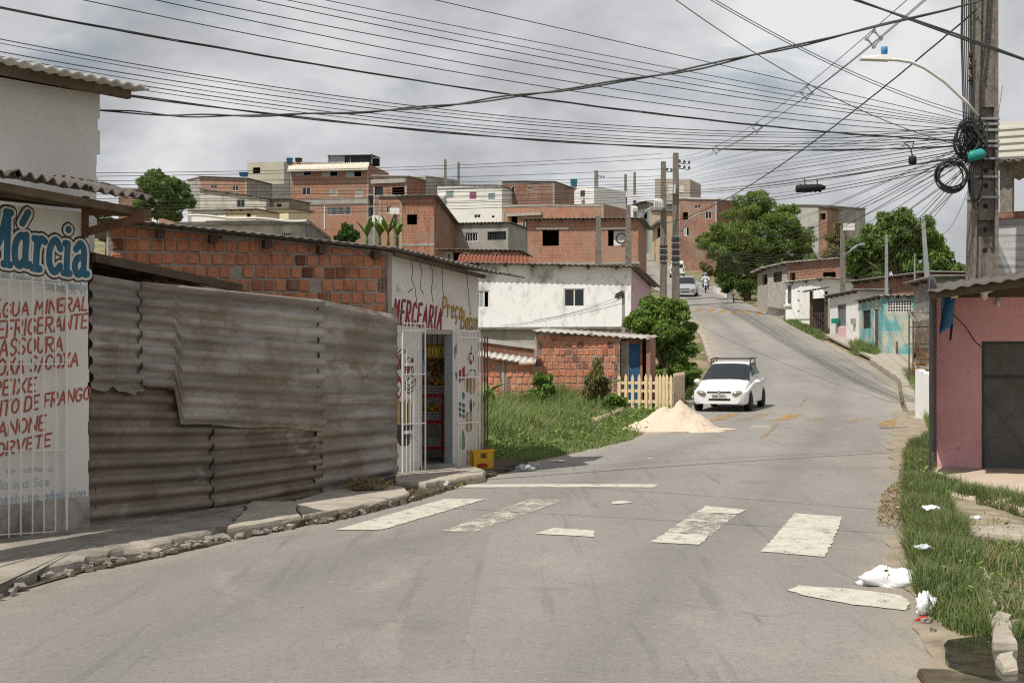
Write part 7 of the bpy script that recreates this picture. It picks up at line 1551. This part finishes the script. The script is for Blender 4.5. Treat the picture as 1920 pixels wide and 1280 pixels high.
for k in range(3):
    o = cable((1800,-90,26), (1270,294,95.5), (1508,164), .012, '%s of the three pale power lines with spacers above the road' % ['topmost', 'middle', 'lowest'][k], 'power lines with spacers', mat=MATS['grey_cable']); o.location += OFF[k]; PL.append(o)
for px, lb in ((1622,'diamond spacer on the power lines nearest the lamp'), (1510,'diamond spacer on the power lines, second from the lamp'), (1413,'diamond spacer on the power lines, third from the lamp'), (1343,'farthest diamond spacer on the power lines by the twin poles')):
    vs = [v.co+PL[0].location for v in list(PL[0].data.vertices)[::5]]; vs.sort(key=lambda v: abs(960+F*v.x/v.y-px)); p = vs[0]+Vector((.06,0,-.17)); s_ = .19; t = thing('line_spacer', lb, 'spacer', p, 0, 'power line spacers')
    for k in range(4):
        a = math.pi/2*k; q = lambda a: (s_*.9*math.cos(a), 0, s_*math.sin(a)); MB().beam(q(a), q(a+math.pi/2), .035).build('spacer_arm', grey_metal, t); MB().cyl(Vector(q(a))-Vector((0,.04,0)), Vector(q(a))+Vector((0,.04,0)), .045, 8).build('clamp', grey_metal, t)
cable((1120,-112,19), (1830,280,25.7), (1480,138), .009, 'cable crossing from top centre down to the big pole', 'steep cables from the top edge'); 
for k in range(2): cable((1200,-88+6*k,19), (1826,216+7*k,25.7), (1545,110+5*k), .008, 'cable pair dropping from the top edge past the lamp head', 'steep cables from the top edge')
for k in range(13):
    yl = 322+k*6.5+random.uniform(-2,2); yr = (288,296,316,330,336,342,347,352,357,361,366,370,376)[k]
    cable((60,yl+4,62+k), (1262 if k % 3 else 1242, yr, 95.5 if k % 3 else 102.5), (680, (yl+yr)/2+8+random.uniform(0,4)), random.choice((.014,.018,.022)), 'dark line across the hillside houses to the twin poles, number %s from the top' % ['one','two','three','four','five','six','seven','eight','nine','ten','eleven','twelve','thirteen'][k], 'lines across the hillside')
for k in range(14):
    cable((1268, 330+k*3.2, 95), (1832, 236+k*5, 25.7), (1560, 262+k*7.5+random.uniform(-3,3)), random.choice((.008,.010,.013)), 'cable strung from the twin poles to the big pole, number %s from the top' % ['one','two','three','four','five','six','seven','eight','nine','ten','eleven','twelve','thirteen','fourteen'][k], 'cables between the twin poles and the big pole')
cable((1268,362,95), (1832,290,25.7), (1520,338), .011, 'thicker cable bundle carrying the black splice box', None, strands=3)
for k, (px, py, D) in enumerate(((1310,455,102),(1300,468,100),(1330,475,99),(1345,482,98),(1315,490,97),(1370,492,97),(1585,425,73),(1583,440,73),(1582,455,73),(1400,440,110),(1480,450,90),(1555,470,85),(1575,520,74),(1440,500,88),(1610,520,70),(1660,445,62),(1742,410,55))):
    a = W(px, py, D); cable((px,py,D), (1830,262+k*3.2,25.7), None, random.choice((.007,.009,.012)), 'slack service cable fanning down from the big pole to the right side houses', 'service cables to the roadside houses', sag=random.uniform(.3,1.0))
for k in range(9): cable((1276,448+k*3,95.5), (1560+4*k,470+3*k,76), (1420, 478+k*5), .016, 'sagging black line in front of the big tree crown', 'lines sagging before the big tree')
for k in range(3): cable((1169,552+k*8,56), (1000-60*k,600+10*k,60), None, .01, 'thin drop wire across the white house wall', 'drop wires on the white house', sag=.15)
cable((1880,160,25.8), (1868,240,25.8), None, .006, 'loose thin wire right of the big pole', None)
